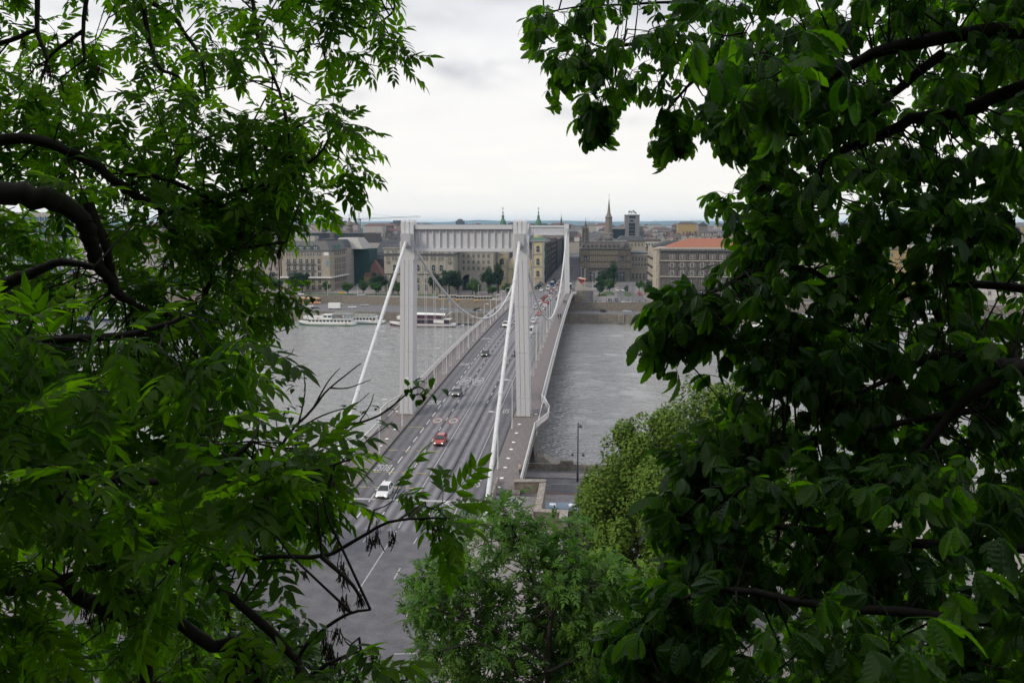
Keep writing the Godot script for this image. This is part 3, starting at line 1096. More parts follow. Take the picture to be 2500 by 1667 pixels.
func hip_roof(o: Node3D, x0: float, x1: float, z0: float, z1: float, y: float, rise: float, m: Material, over := 0.5) -> void:
	var b := MB.new()
	x0 -= over
	x1 += over
	z0 += over
	z1 -= over
	var w := x1 - x0
	var d := z0 - z1
	var i := minf(w, d) * 0.5
	var p := [Vector3(x0, y, z0), Vector3(x1, y, z0), Vector3(x1, y, z1), Vector3(x0, y, z1)]
	var ra: Vector3
	var rb: Vector3
	if w >= d:
		ra = Vector3(x0 + i * 0.9, y + rise, (z0 + z1) * 0.5)
		rb = Vector3(x1 - i * 0.9, y + rise, (z0 + z1) * 0.5)
		b.quad(p[0], p[1], rb, ra)
		b.tri(p[1], p[2], rb)
		b.quad(p[2], p[3], ra, rb)
		b.tri(p[3], p[0], ra)
	else:
		ra = Vector3((x0 + x1) * 0.5, y + rise, z0 - i * 0.9)
		rb = Vector3((x0 + x1) * 0.5, y + rise, z1 + i * 0.9)
		b.tri(p[0], p[1], ra)
		b.quad(p[1], p[2], rb, ra)
		b.tri(p[2], p[3], rb)
		b.quad(p[3], p[0], ra, rb)
	part(o, "roof", b.mesh(m))

func chimneys(o: Node3D, x0: float, x1: float, z: float, y: float, n: int, m: Material) -> void:
	for k in n:
		var b := MB.new()
		b.box(Vector3(0, 0.9, 0), Vector3(1.3, 1.8, 0.8))
		b.box(Vector3(0, 1.9, 0), Vector3(1.5, 0.2, 1.0))
		part(o, "chimney", b.mesh(m), Vector3(lerpf(x0, x1, (k + rng.randf_range(0.2, 0.8)) / n), y, z + rng.randf_range(-2, 2)))

func city_materials() -> void:
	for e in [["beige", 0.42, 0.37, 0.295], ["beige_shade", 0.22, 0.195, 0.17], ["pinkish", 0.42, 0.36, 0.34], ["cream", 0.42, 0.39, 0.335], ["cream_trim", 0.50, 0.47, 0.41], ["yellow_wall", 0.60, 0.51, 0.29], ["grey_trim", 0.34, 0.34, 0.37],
		["brown_stone", 0.21, 0.17, 0.12], ["dark_grey", 0.085, 0.08, 0.076], ["sooty_stone", 0.16, 0.14, 0.132], ["ivory", 0.56, 0.50, 0.40], ["net_green", 0.012, 0.06, 0.05], ["white_wall", 0.60, 0.58, 0.55], ["tower_grey", 0.22, 0.215, 0.23],
		["roof_grey", 0.10, 0.108, 0.12], ["roof_dark", 0.045, 0.043, 0.045], ["roof_orange", 0.36, 0.13, 0.07], ["roof_red", 0.17, 0.08, 0.065], ["roof_brown", 0.10, 0.075, 0.068], ["lead", 0.19, 0.19, 0.19], ["street_dark", 0.085, 0.078, 0.074], ["ochre_wall", 0.42, 0.30, 0.12], ["concrete_pale", 0.45, 0.43, 0.41]]:
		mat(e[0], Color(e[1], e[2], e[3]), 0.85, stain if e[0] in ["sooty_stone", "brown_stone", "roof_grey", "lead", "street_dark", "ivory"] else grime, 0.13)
	mat("glass_blue", Color(0.05, 0.10, 0.14), 0.15)
	mat("glass_black", Color(0.02, 0.03, 0.04), 0.12)
	mat("awning", Color(0.62, 0.62, 0.62), 0.7)
	mat("banner_blue", Color(0.08, 0.25, 0.42), 0.6)

func build_city() -> void:
	city_materials()
	# the far quay: sloped stone apron, lower road, retaining wall, upper street
	var line := [Vector2(-900, -332), Vector2(-120, -326), Vector2(-25, -300), Vector2(-14, -296.5), Vector2(900, -294)]
	var m := MB.new()
	m.quad(Vector3(-1500, WATER - 1.5, -274.5), Vector3(1500, WATER - 1.5, -274.5), Vector3(1500, -9.4, -279), Vector3(-1500, -9.4, -279))
	struct("quay_apron", m.mesh(mats.stone_dark))
	m = MB.new()
	m.quad(Vector3(-1500, -9.4, -279), Vector3(1500, -9.4, -279), Vector3(1500, -9.4, -335), Vector3(-1500, -9.4, -335))
	struct("lower_quay_road", m.mesh(mats.asphalt_far))
	var rw := thing("retaining_wall", "long sooty stone retaining wall of the far embankment", "wall")
	for k in line.size() - 1:
		var a: Vector2 = line[k]
		var b: Vector2 = line[k + 1]
		m = MB.new()
		m.bar(Vector3(a.x, -7.6, a.y), Vector3(b.x, -7.6, b.y), 0.8, 3.7)
		part(rw, "wall", m.mesh(mats.stone))
		m = MB.new()
		m.bar(Vector3(a.x, -5.4, a.y - 0.2), Vector3(b.x, -5.4, b.y - 0.2), 0.7, 0.9)
		part(rw, "parapet", m.mesh(mats.stone))
		m = MB.new()
		m.bar(Vector3(a.x, -4.9, a.y - 0.2), Vector3(b.x, -4.9, b.y - 0.2), 0.9, 0.12)
		part(rw, "coping", m.mesh(mats.stone_pale))
	var up := PackedVector2Array()
	for p in line: up.append(p)
	up.append_array([Vector2(900, -420), Vector2(-900, -420)])
	m = MB.new()
	m.prism(up, -6.6, -5.95)
	struct("embankment_street", m.mesh(mats.pavement))
	m = MB.new()
	m.prism(PackedVector2Array([Vector2(-900, -352), Vector2(-60, -340), Vector2(-30, -330), Vector2(-30, -338), Vector2(-62, -352), Vector2(-900, -362)]), -6.0, -5.92)
	struct("lawn", m.mesh(mats.grass))
	for k in [[24.9, "fender"], [28.0, "fender"]]: pass
	var fs := thing("fender_posts", "three pale timber fender posts on the far quay apron", "posts")
	for x in [37.6, 38.6, 39.6]:
		m = MB.new()
		m.box(Vector3(x, -11.6, -276.6), Vector3(0.42, 5.0, 0.4), Basis(Vector3.RIGHT, -0.6))
		part(fs, "post", m.mesh(mats.stone_pale))
	# bridge ramp into the city and its walls
	var f := func(z): return deck_y(z)
	m = MB.new()
	m.sweep([Vector2(13.5, 0.0), Vector2(-9.0, 0.0)], steps(-299.5, -1300, 20.0), f, false)
	struct("street", m.mesh(mats.asphalt_far))
	for k in 22:
		for x in [-3.0, 0.05, 3.0]:
			m = MB.new()
			flat_mark(-302.0 - k * 9.0, -305.0 - k * 9.0, x, 0.07, m, 0.02)
			part(get_node("street"), "lane_dash", m.mesh(mats.line_worn))
	var ab := thing("far_abutment", "pale stone abutment with a grey shutter door at the far bridge end", "abutment")
	m = MB.new()
	m.prism(PackedVector2Array([Vector2(14.4, -299), Vector2(24.6, -300.5), Vector2(24.6, -306), Vector2(18.0, -345), Vector2(14.4, -400)]), -6.0, 0.9)
	part(ab, "wall", m.mesh(mats.stone))
	m = MB.new()
	m.prism(PackedVector2Array([Vector2(-14.2, -299), Vector2(-9.6, -299), Vector2(-9.6, -400), Vector2(-14.2, -400)]), -6.0, -0.4)
	part(ab, "wall", m.mesh(mats.stone))
	m = MB.new()
	m.box(Vector3(22.3, -2.2, -300.15), Vector3(3.0, 5.8, 0.5))
	part(ab, "shutter_door", m.mesh(mats.tower_grey))
	m = MB.new()
	m.box(Vector3(24.6, -2.3, -300.3), Vector3(0.8, 7.2, 1.1))
	part(ab, "pier", m.mesh(mats.cream_trim))
	m = MB.new()
	for k in 5: m.box(Vector3(-9.4, -1.2 - k * 0.7 + 0.5, -310 - k * 22), Vector3(0.3, 1.0, 20))
	part(ab, "ramp_parapet", m.mesh(mats.concrete))
	riverside_left()
	church()
	street_rows()
	palace()
	right_blocks()
	skyline()
	filler()
	quay_trees()
	street_furniture()

func riverside_left() -> void:
	var y0 := CITY
	# hotel with arched dormers
	var o := thing("riverside_hotel", "beige riverside hotel with arched dormers and a white awning band", "building")
	block(o, "wall", -172, -141, -370, -407, y0, 19.8, mats.beige)
	band(o, -172, -141, -370, -407, 19.3, 0.7, 0.6, mats.lead)
	band(o, -172, -141, -370, -407, 15.6, 0.35, 0.25, mats.cream_trim)
	block(o, "mansard_roof", -172.2, -140.8, -369.8, -407.2, 20.0, 25.6, mats.lead, 2.6)
	block(o, "roof_lantern", -168, -152, -376, -384, 25.6, 28.6, mats.concrete_pale)
	block(o, "roof_terrace", -150, -144, -376, -400, 25.6, 26.8, mats.roof_grey)
	band(o, -172, -141, -370, -407, 2.4, 0.7, 1.5, mats.awning, "awning")
	var base := Vector3(-172, 0, -370)
	var bays := [4.4, 8.4, 12.4, 16.4, 20.1, 24.3]
	for b in bays:
		windows(o, base, 0.0, [b - 0.95, b + 0.95], 16.5, 1.0, 2.2, false, "cream_trim")
		windows(o, base, 0.0, [b], 11.4, 2.0, 3.0, false, "cream_trim")
		windows(o, base, 0.0, [b], 7.3, 2.0, 3.1, false, "cream_trim")
		windows(o, base, 0.0, [b], 3.6, 2.2, 2.5, false, "white_wall")
		windows(o, base, 0.0, [b], -0.6, 1.4, 2.0, false, "beige_shade")
		windows(o, base, 0.0, [b], -4.6, 1.6, 2.6, false, "beige_shade")
		if b < 22.0:
			for yy in [10.9, 6.8]:
				var bm := MB.new()
				bm.box(Vector3(0, 0.45, 0.5), Vector3(2.7, 0.9, 0.9))
				part(o, "balcony", bm.mesh(mats.lead), base + Vector3(b, yy, 0))
	for k in 5:   # dormers
		var d := MB.new()
		for s in 8:
			var a := PI * s / 8.0
			var b2 := PI * (s + 1) / 8.0
			d.quad(Vector3(cos(a) * 1.9, 1.2 + sin(a) * 1.7, 1.6), Vector3(cos(a) * 1.9, 1.2 + sin(a) * 1.7, -2.4), Vector3(cos(b2) * 1.9, 1.2 + sin(b2) * 1.7, -2.4), Vector3(cos(b2) * 1.9, 1.2 + sin(b2) * 1.7, 1.6))
		d.box(Vector3(-1.9, 0.6, -0.4), Vector3(0.2, 1.2, 4.0))
		d.box(Vector3(1.9, 0.6, -0.4), Vector3(0.2, 1.2, 4.0))
		var am := d.mesh(mats.copper)
		var g := MB.new()
		for s in 8:
			var a := PI * s / 8.0
			var b2 := PI * (s + 1) / 8.0
			g.tri(Vector3(0, 0, 1.2), Vector3(cos(a) * 1.8, 1.2 + sin(a) * 1.6, 1.2), Vector3(cos(b2) * 1.8, 1.2 + sin(b2) * 1.6, 1.2))
		g.tri(Vector3(0, 0, 1.2), Vector3(1.8, 0, 1.2), Vector3(1.8, 1.2, 1.2))
		g.tri(Vector3(0, 0, 1.2), Vector3(-1.8, 1.2, 1.2), Vector3(-1.8, 0, 1.2))
		g.mesh(mats.glass_black, am)
		var s2 := MB.new()
		for x in [-0.6, 0.6]: s2.box(Vector3(x, 1.2, 1.25), Vector3(0.18, 2.6, 0.08))
		s2.box(Vector3(0, 1.0, 1.25), Vector3(3.2, 0.18, 0.08))
		s2.mesh(mats.sash, am)
		part(o, "dormer", am, Vector3(-168.3 + k * 4.6, 20.3, -371.2))
	for k in 4:
		var d := MB.new()
		d.frustum(Vector3(0, 1.3, 0), Vector3(2.6, 2.6, 3.0), Vector2(1.6, 2.0))
		part(o, "dormer", d.mesh(mats.copper), Vector3(-142.2, 20.3, -381.0 - k * 4.6), PI / 2)
	# river-street side of the hotel, its window frames coloured darker for shade
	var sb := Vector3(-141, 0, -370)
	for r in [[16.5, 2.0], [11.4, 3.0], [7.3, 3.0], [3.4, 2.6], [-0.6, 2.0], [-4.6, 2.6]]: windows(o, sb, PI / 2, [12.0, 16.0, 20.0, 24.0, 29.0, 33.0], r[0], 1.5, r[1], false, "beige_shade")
	var sg := MB.new()
	sg.box(Vector3(-142.9, 17.6, -369.85), Vector3(3.2, 2.2, 0.2))
	part(o, "white_banner", sg.mesh(mats.awning))
	sg = MB.new()
	sg.box(Vector3(-142.6, 12.0, -369.85), Vector3(1.1, 3.4, 0.2))
	part(o, "blue_banner", sg.mesh(mats.banner_blue))
	o = thing("apartment_house", "narrow pinkish apartment house wedged between hotel and green netting", "building")
	block(o, "wall", -160, -140.8, -407.4, -425, y0, 20.4, mats.pinkish)
	block(o, "roof", -160, -141, -407.4, -425, 20.4, 26.0, mats.roof_grey, 3.0)
	for r in [16.8, 13.0, 9.2, 5.4, 1.6, -3.6]: windows(o, Vector3(-140.8, 0, -407.4), PI / 2, [2.4, 6.4, 10.4, 14.6], r, 1.2, 2.2, false, "white_wall")
	o = thing("netted_building", "building wrapped in dark green scaffold netting with a pale sheeted roof", "building")
	block(o, "netting", -141.5, -130, -426, -448, y0, 19.3, mats.net_green)
	block(o, "roof", -156, -133, -420, -448, 19.4, 27.0, mats.concrete_pale, 5.0)
	for k in 5:
		var b := MB.new()
		b.box(Vector3(-141.2 + k * 2.75, 6.6, -425.9), Vector3(0.12, 25.4, 0.2))
		part(o, "scaffold_pole", b.mesh(mats.net_green))
	o = thing("glass_office", "long black glazed office roofscape behind the beige hotel", "building")
	block(o, "wall", -205, -198, -480, -520, y0, 30.0, mats.white_wall)
	block(o, "glass_storeys", -198, -150, -480, -520, y0, 29.6, mats.glass_black)
	windows(o, Vector3(-205, 0, -480), 0.0, [2.0, 4.8], 26.4, 1.2, 1.8, false, "white_wall")
	windows(o, Vector3(-205, 0, -480), 0.0, [2.0, 4.8], 22.8, 1.2, 1.8, false, "white_wall")
	for k in 17:
		var b := MB.new()
		b.box(Vector3(-197.5 + k * 2.95, 20, -479.95), Vector3(0.16, 19.0, 0.2))
		part(o, "mullion", b.mesh(mats.roof_grey))
	for y in [29.4, 25.6, 21.8]: band(o, -198, -150, -480, -520, y, 0.35, 0.2, mats.roof_grey)
	o = thing("mansard_house", "house with a tall black mansard roof between hotel and bank", "building")
	block(o, "wall", -150, -134, -470, -490, y0, 22.6, mats.concrete_pale)
	block(o, "roof", -149, -135, -470, -490, 22.6, 29.6, mats.roof_dark, 3.2)
	o = thing("glass_roofed_hall", "hall with a big sloping grey glass roof left of the bank", "building")
	block(o, "wall", -137, -106, -446, -476, y0, 11.2, mats.sooty_stone)
	var gl := MB.new()
	gl.quad(Vector3(-135, 11.2, -446), Vector3(-107, 11.2, -446), Vector3(-112, 25.0, -466), Vector3(-130, 25.0, -466))
	gl.tri(Vector3(-107, 11.2, -446), Vector3(-107, 11.2, -476), Vector3(-112, 25.0, -466))
	gl.tri(Vector3(-135, 11.2, -476), Vector3(-135, 11.2, -446), Vector3(-130, 25.0, -466))
	part(o, "glass_roof", gl.mesh(mats.roof_grey))
	for k in 9:
		var b := MB.new()
		b.bar(Vector3(-134.5 + k * 3.3, 11.3, -445.9), Vector3(-129.8 + k * 2.15, 25.1, -465.9), 0.22, 0.22)
		part(o, "glazing_bar", b.mesh(mats.lead))
	for k in 6:
		var b := MB.new()
		var t := k / 6.0
		b.bar(Vector3(lerpf(-135, -130, t), lerpf(11.3, 25.1, t), lerpf(-445.9, -465.9, t)), Vector3(lerpf(-107, -112, t), lerpf(11.3, 25.1, t), lerpf(-445.9, -465.9, t)), 0.2, 0.2)
		part(o, "glazing_bar", b.mesh(mats.lead))
	o = thing("small_house", "small yellow house with a steep red tiled roof among the trees", "building")
	block(o, "wall", -134, -121, -425, -440, y0, 0.5, mats.ochre_wall)
	hip_roof(o, -134, -121, -425, -440, 0.5, 11.0, mats.roof_red)
	windows(o, Vector3(-134, 0, -425), 0.0, [3, 6.5, 10], -3.6, 1.0, 1.8, false, "cream_trim")
	# bank: long cream palace with arched windows
	o = thing("bank_palace", "long cream bank palace with tall arched windows and grey hipped roof", "building")
	block(o, "wall", -104.7, -61.4, -365, -420, y0, 21.5, mats.cream)
	hip_roof(o, -104.7, -61.4, -365, -420, 21.5, 9.0, mats.roof_grey, 0.6)
	band(o, -104.7, -61.4, -365, -420, 17.3, 0.8, 0.9, mats.roof_grey)
	band(o, -104.7, -61.4, -365, -420, 21.2, 0.4, 0.7, mats.cream_trim)
	band(o, -104.7, -61.4, -365, -420, 5.2, 0.5, 0.35, mats.dark_grey)  # plain dark grey band across the facade
	band(o, -104.7, -61.4, -365, -420, 4.0, 0.3, 0.2, mats.cream_trim)
	base = Vector3(-104.7, 0, -365)
	for k in 7:
		var x := 6.6 + k * 4.87
		windows(o, base, 0.0, [x - 0.95, x + 0.95], 18.5, 1.0, 1.6, false, "cream_trim")
		windows(o, base, 0.0, [x - 0.95, x + 0.95], 14.2, 1.1, 1.9, false, "cream_trim")
		windows(o, base, 0.0, [x], 7.6, 2.1, 2.7, true, "cream_trim", "glass_black")
		windows(o, base, 0.0, [x], 0.2, 1.5, 2.8, false, "cream_trim")
		windows(o, base, 0.0, [x], -4.6, 1.6, 3.0, true, "cream_trim", "glass_black")
		var pl := MB.new()
		pl.box(Vector3(0, 11.3, 0.12), Vector3(0.8, 11.6, 0.3))
		part(o, "pilaster", pl.mesh(mats.cream_trim), base + Vector3(x + 2.43, 0, 0))
	for x in [2.4, 41.0]:
		windows(o, base, 0.0, [x - 0.6, x + 0.6], 14.2, 0.8, 2.0, false, "cream_trim")
		var cr := MB.new()
		cr.frustum(Vector3(0, 0.8, 0.2), Vector3(1.2, 1.6, 0.4), Vector2(2.8, 0.4))
		part(o, "carved_shield", cr.mesh(mats.beige_shade), base + Vector3(x, 11.8, 0))
	windows(o, base, 0.0, [2.4, 41.0], 18.5, 1.1, 1.6, false, "cream_trim")
	o = thing("arcaded_wing", "cream office wing with rows of plain windows above a dark archway", "building")
	var cs := CSGBox3D.new()   # wall with a real passage through it
	cs.name = "wall"
	cs.size = Vector3(22.3, 25.6, 35)
	cs.position = Vector3(-50.05, 6.8, -402.5)
	cs.material = mats.cream
	var hole := CSGBox3D.new()
	hole.name = "passage"
	hole.operation = CSGShape3D.OPERATION_SUBTRACTION
	hole.size = Vector3(7.4, 6.6, 44)
	hole.position = Vector3(-5.35, -9.5, 0)
	hole.material = mats.cream
	cs.add_child(hole)
	var vault := CSGCylinder3D.new()
	vault.name = "vault"
	vault.operation = CSGShape3D.OPERATION_SUBTRACTION
	vault.radius = 3.7
	vault.height = 44
	vault.sides = 20
	vault.rotation.x = PI / 2
	vault.position = Vector3(-5.35, -6.2, 0)
	vault.material = mats.cream
	cs.add_child(vault)
	o.add_child(cs)
	band(o, -61.2, -38.9, -385, -420, 18.9, 0.7, 0.6, mats.roof_grey)
	hip_roof(o, -61.2, -38.9, -385, -420, 19.6, 6.0, mats.roof_grey)
	for y in [15.2, 11.2, 7.2]: windows(o, Vector3(-61.2, 0, -385), 0.0, [3.3, 6.5, 9.7, 12.9, 16.1, 19.3], y, 1.3, 2.2, false, "cream_trim", "glass_black")
	# hotel blocks further left, mostly behind foliage
	o = thing("blue_glass_hotel", "blue-grey glazed hotel block glimpsed through the left foliage", "building")
	block(o, "wall", -370, -318, -385, -420, y0, 44.0, mats.concrete_pale)
	for k in 11:
		block(o, "window_band", -368.5, -319.5, -384.8, -385.2, 0.5 + k * 3.8, 2.9 + k * 3.8, mats.glass_blue)
	for k in 14:
		var b := MB.new()
		b.box(Vector3(-368 + k * 3.7, 20, -384.6), Vector3(0.3, 44, 0.5))
		part(o, "mullion", b.mesh(mats.concrete_pale))
	var spec := [[-314, -284, 30.0, "white_wall", "roof_grey"], [-282, -250, 24.0, "concrete_pale", "roof_red"], [-248, -216, 26.0, "white_wall", "roof_grey"], [-214, -176, 20.0, "pinkish", "roof_brown"]]
	for k in spec.size():
		var e: Array = spec[k]
		o = thing("riverfront_block", "riverfront block %s" % [["with flat grey top beside the blue glass hotel", "with red roof, second from the blue glass hotel", "with grey roof, third from the blue glass hotel", "in faded pink next to the dormered hotel"][k]], "building")
		block(o, "wall", e[0], e[1], -378, -410, y0, e[2], mats[e[3]])
		hip_roof(o, e[0], e[1], -378, -410, e[2], 5.0, mats[e[4]])
		var y := -4.5
		while y < float(e[2]) - 3.0:
			windows(o, Vector3(e[0], 0, -378), 0.0, spaced(0, float(e[1]) - float(e[0]), 8), y, 1.4, 2.0, false, "cream_trim")
			y += 3.8

func tower_cap(o: Node3D, x: float, z: float, y: float) -> void:   # copper helm with lantern, ball and cross
	var b := MB.new()
	b.frustum(Vector3(x, y + 0.9, z), Vector3(8.8, 1.8, 8.8), Vector2(6.4, 6.4))
	part(o, "helm_skirt", b.mesh(mats.copper))
	b = MB.new()
	b.lathe(Vector3(x, y + 1.8, z), [Vector2(2.9, 0), Vector2(2.9, 5.6), Vector2(3.3, 5.7), Vector2(3.3, 6.1)], 8)
	part(o, "belfry_drum", b.mesh(mats.yellow_wall))
	b = MB.new()
	b.lathe(Vector3(x, y + 7.9, z), [Vector2(3.4, 0), Vector2(2.5, 0.9), Vector2(2.2, 2.0), Vector2(2.0, 3.6), Vector2(1.5, 5.0), Vector2(0.9, 5.7), Vector2(0.8, 7.4), Vector2(1.0, 7.5), Vector2(0.5, 8.2), Vector2(0.15, 9.4)], 12)
	part(o, "copper_helm", b.mesh(mats.copper))
	b = MB.new()
	b.lathe(Vector3(x, y + 17.2, z), [Vector2(0, 0), Vector2(0.55, 0.4), Vector2(0.55, 0.8), Vector2(0, 1.2)], 10)
	b.box(Vector3(x, y + 19.9, z), Vector3(0.22, 3.2, 0.22))
	b.box(Vector3(x, y + 20.4, z), Vector3(1.5, 0.24, 0.22))
	part(o, "cross", b.mesh(mats.iron))

func church() -> void:
	var o := thing("twin_towered_church", "yellow baroque church with two copper-capped towers beside the far bridge end", "church")
	var z := -400.0
	for e in [[-38.5, -30.7], [-15.2, -7.4]]:
		var x0: float = e[0]
		var x1: float = e[1]
		block(o, "tower", x0, x1, z, z - 8, CITY, 25.4, mats.yellow_wall)
		for y in [25.0, 16.6, 8.4, 0.8]: band(o, x0, x1, z, z - 8, y, 0.7 if y < 20 else 0.9, 0.3 if y < 20 else 0.7, mats.grey_trim)
		for x in [x0 + 0.55, x1 - 0.55]: block(o, "corner_pilaster", x - 0.6, x + 0.6, z + 0.2, z + 0.02, CITY, 25.2, mats.grey_trim)
		for w in [[18.4, 2.9], [10.2, 2.9], [2.6, 2.6]]:
			windows(o, Vector3(x0, 0, z), 0.0, [(x1 - x0) * 0.5], w[0], 1.8, w[1], true, "grey_trim", "glass_black")
			windows(o, Vector3(x1, 0, z), PI / 2, [4.0], w[0], 1.8, w[1], true, "grey_trim", "glass_black")
		tower_cap(o, (x0 + x1) * 0.5, z - 4, 25.9)
	block(o, "facade", -30.7, -15.2, z - 0.8, z - 30, CITY, 13.0, mats.yellow_wall)
	var g := MB.new()
	g.prism(PackedVector2Array([Vector2(-30.7, z - 0.8), Vector2(-15.2, z - 0.8), Vector2(-15.2, z - 2), Vector2(-30.7, z - 2)]), 13.0, 13.6)
	part(o, "gable_band", g.mesh(mats.grey_trim))
	g = MB.new()
	g.tri(Vector3(-29.5, 13.6, z - 0.9), Vector3(-16.4, 13.6, z - 0.9), Vector3(-22.95, 19.4, z - 0.9))
	g.tri(Vector3(-16.4, 13.6, z - 1.9), Vector3(-29.5, 13.6, z - 1.9), Vector3(-22.95, 19.4, z - 1.9))
	g.quad(Vector3(-16.4, 13.6, z - 0.9), Vector3(-16.4, 13.6, z - 1.9), Vector3(-22.95, 19.4, z - 1.9), Vector3(-22.95, 19.4, z - 0.9))
	g.quad(Vector3(-22.95, 19.4, z - 0.9), Vector3(-22.95, 19.4, z - 1.9), Vector3(-29.5, 13.6, z - 1.9), Vector3(-29.5, 13.6, z - 0.9))
	part(o, "gable", g.mesh(mats.yellow_wall))
	band(o, -30.7, -15.2, z - 0.8, z - 2.0, 7.0, 0.7, 0.5, mats.grey_trim)
	windows(o, Vector3(-30.7, 0, z - 0.8), 0.0, [4.0, 11.6], 0.6, 1.8, 2.8, true, "grey_trim", "glass_black")
	windows(o, Vector3(-30.7, 0, z - 0.8), 0.0, [7.75], 9.0, 1.6, 2.0, true, "grey_trim", "glass_black")
	windows(o, Vector3(-30.7, 0, z - 0.8), 0.0, [7.75], CITY, 2.4, 4.0, true, "grey_trim", "glass_black")
	hip_roof(o, -30, -16, z - 9, z - 60, 13.0, 9.0, mats.roof_red)
	block(o, "nave", -31, -15, z - 8, z - 60, CITY, 13.0, mats.yellow_wall)
	g = MB.new()
	g.frustum(Vector3(-40.2, -3.4, z + 1.5), Vector3(3.6, 5.2, 5.0), Vector2(2.2, 3.0))
	part(o, "buttress", g.mesh(mats.beige))

func street_rows() -> void:
	var names := ["with green netting at its corner behind the far pylon", "with tall sooty windows halfway along the busy street", "with a brown roof deeper along the busy street", "far along the left side of the busy street"]
	var zc := -466.0
	for k in 4:
		var l: float = [80.0, 95.0, 130.0, 200.0][k]
		var x1: float = [-9.6, -9.2, -8.4, -7.0][k]
		var top: float = [23.5, 25.0, 23.0, 24.0][k]
		var o := thing("street_block", "dark stone street block " + names[k], "building")
		block(o, "wall", x1 - 36, x1, zc, zc - l, CITY, top, mats.street_dark if k != 1 else mats.sooty_stone)
		hip_roof(o, x1 - 36, x1, zc, zc - l, top, 6.0, [mats.roof_grey, mats.roof_brown, mats.roof_red, mats.roof_grey][k])
		band(o, x1 - 36, x1, zc, zc - l, top - 0.8, 0.8, 0.6, mats.sooty_stone)
		var n := int(l / 5.0)
		if k < 2:
			for y in [18.8, 14.6, 10.4, 6.2, 1.6, -4.0]: windows(o, Vector3(x1, 0, zc), PI / 2, spaced(1.5, l - 1, n), y, 1.6, 2.4, false, "sooty_stone", "glass_black")
		windows(o, Vector3(x1 - 36, 0, zc), 0.0, spaced(16, 36, 5), 18.8, 1.5, 2.3, false, "sooty_stone", "glass_black")
		windows(o, Vector3(x1 - 36, 0, zc), 0.0, spaced(16, 36, 5), 14.6, 1.5, 2.3, false, "sooty_stone", "glass_black")
		if k == 0:
			var b := MB.new()
			b.box(Vector3(x1 - 1.2, 9, zc + 0.2), Vector3(2.4, 28, 0.3))
			part(o, "green_netting", b.mesh(mats.net_green))
		zc -= l + 3.0
	zc = -548.0
	var rn := ["behind the ornate palace on the right of the street", "second behind the ornate palace along the street", "deep along the right side of the busy street"]
	for k in 3:
		var l: float = [90.0, 130.0, 210.0][k]
		var x0: float = [14.6, 13.0, 10.5][k]
		var o := thing("street_block", "grey street block " + rn[k], "building")
		block(o, "wall", x0, x0 + 34, zc, zc - l, CITY, 21.0 + k, mats.sooty_stone)
		hip_roof(o, x0, x0 + 34, zc, zc - l, 21.0 + k, 5.5, mats.roof_grey if k else mats.roof_brown)
		for y in [16.0, 11.6, 7.2, 2.8]: windows(o, Vector3(x0, 0, zc - l), -PI / 2, spaced(1, l - 1, int(l / 8.0)), y, 1.8, 2.6, false, "sooty_stone", "glass_black")
		zc -= l + 3.0

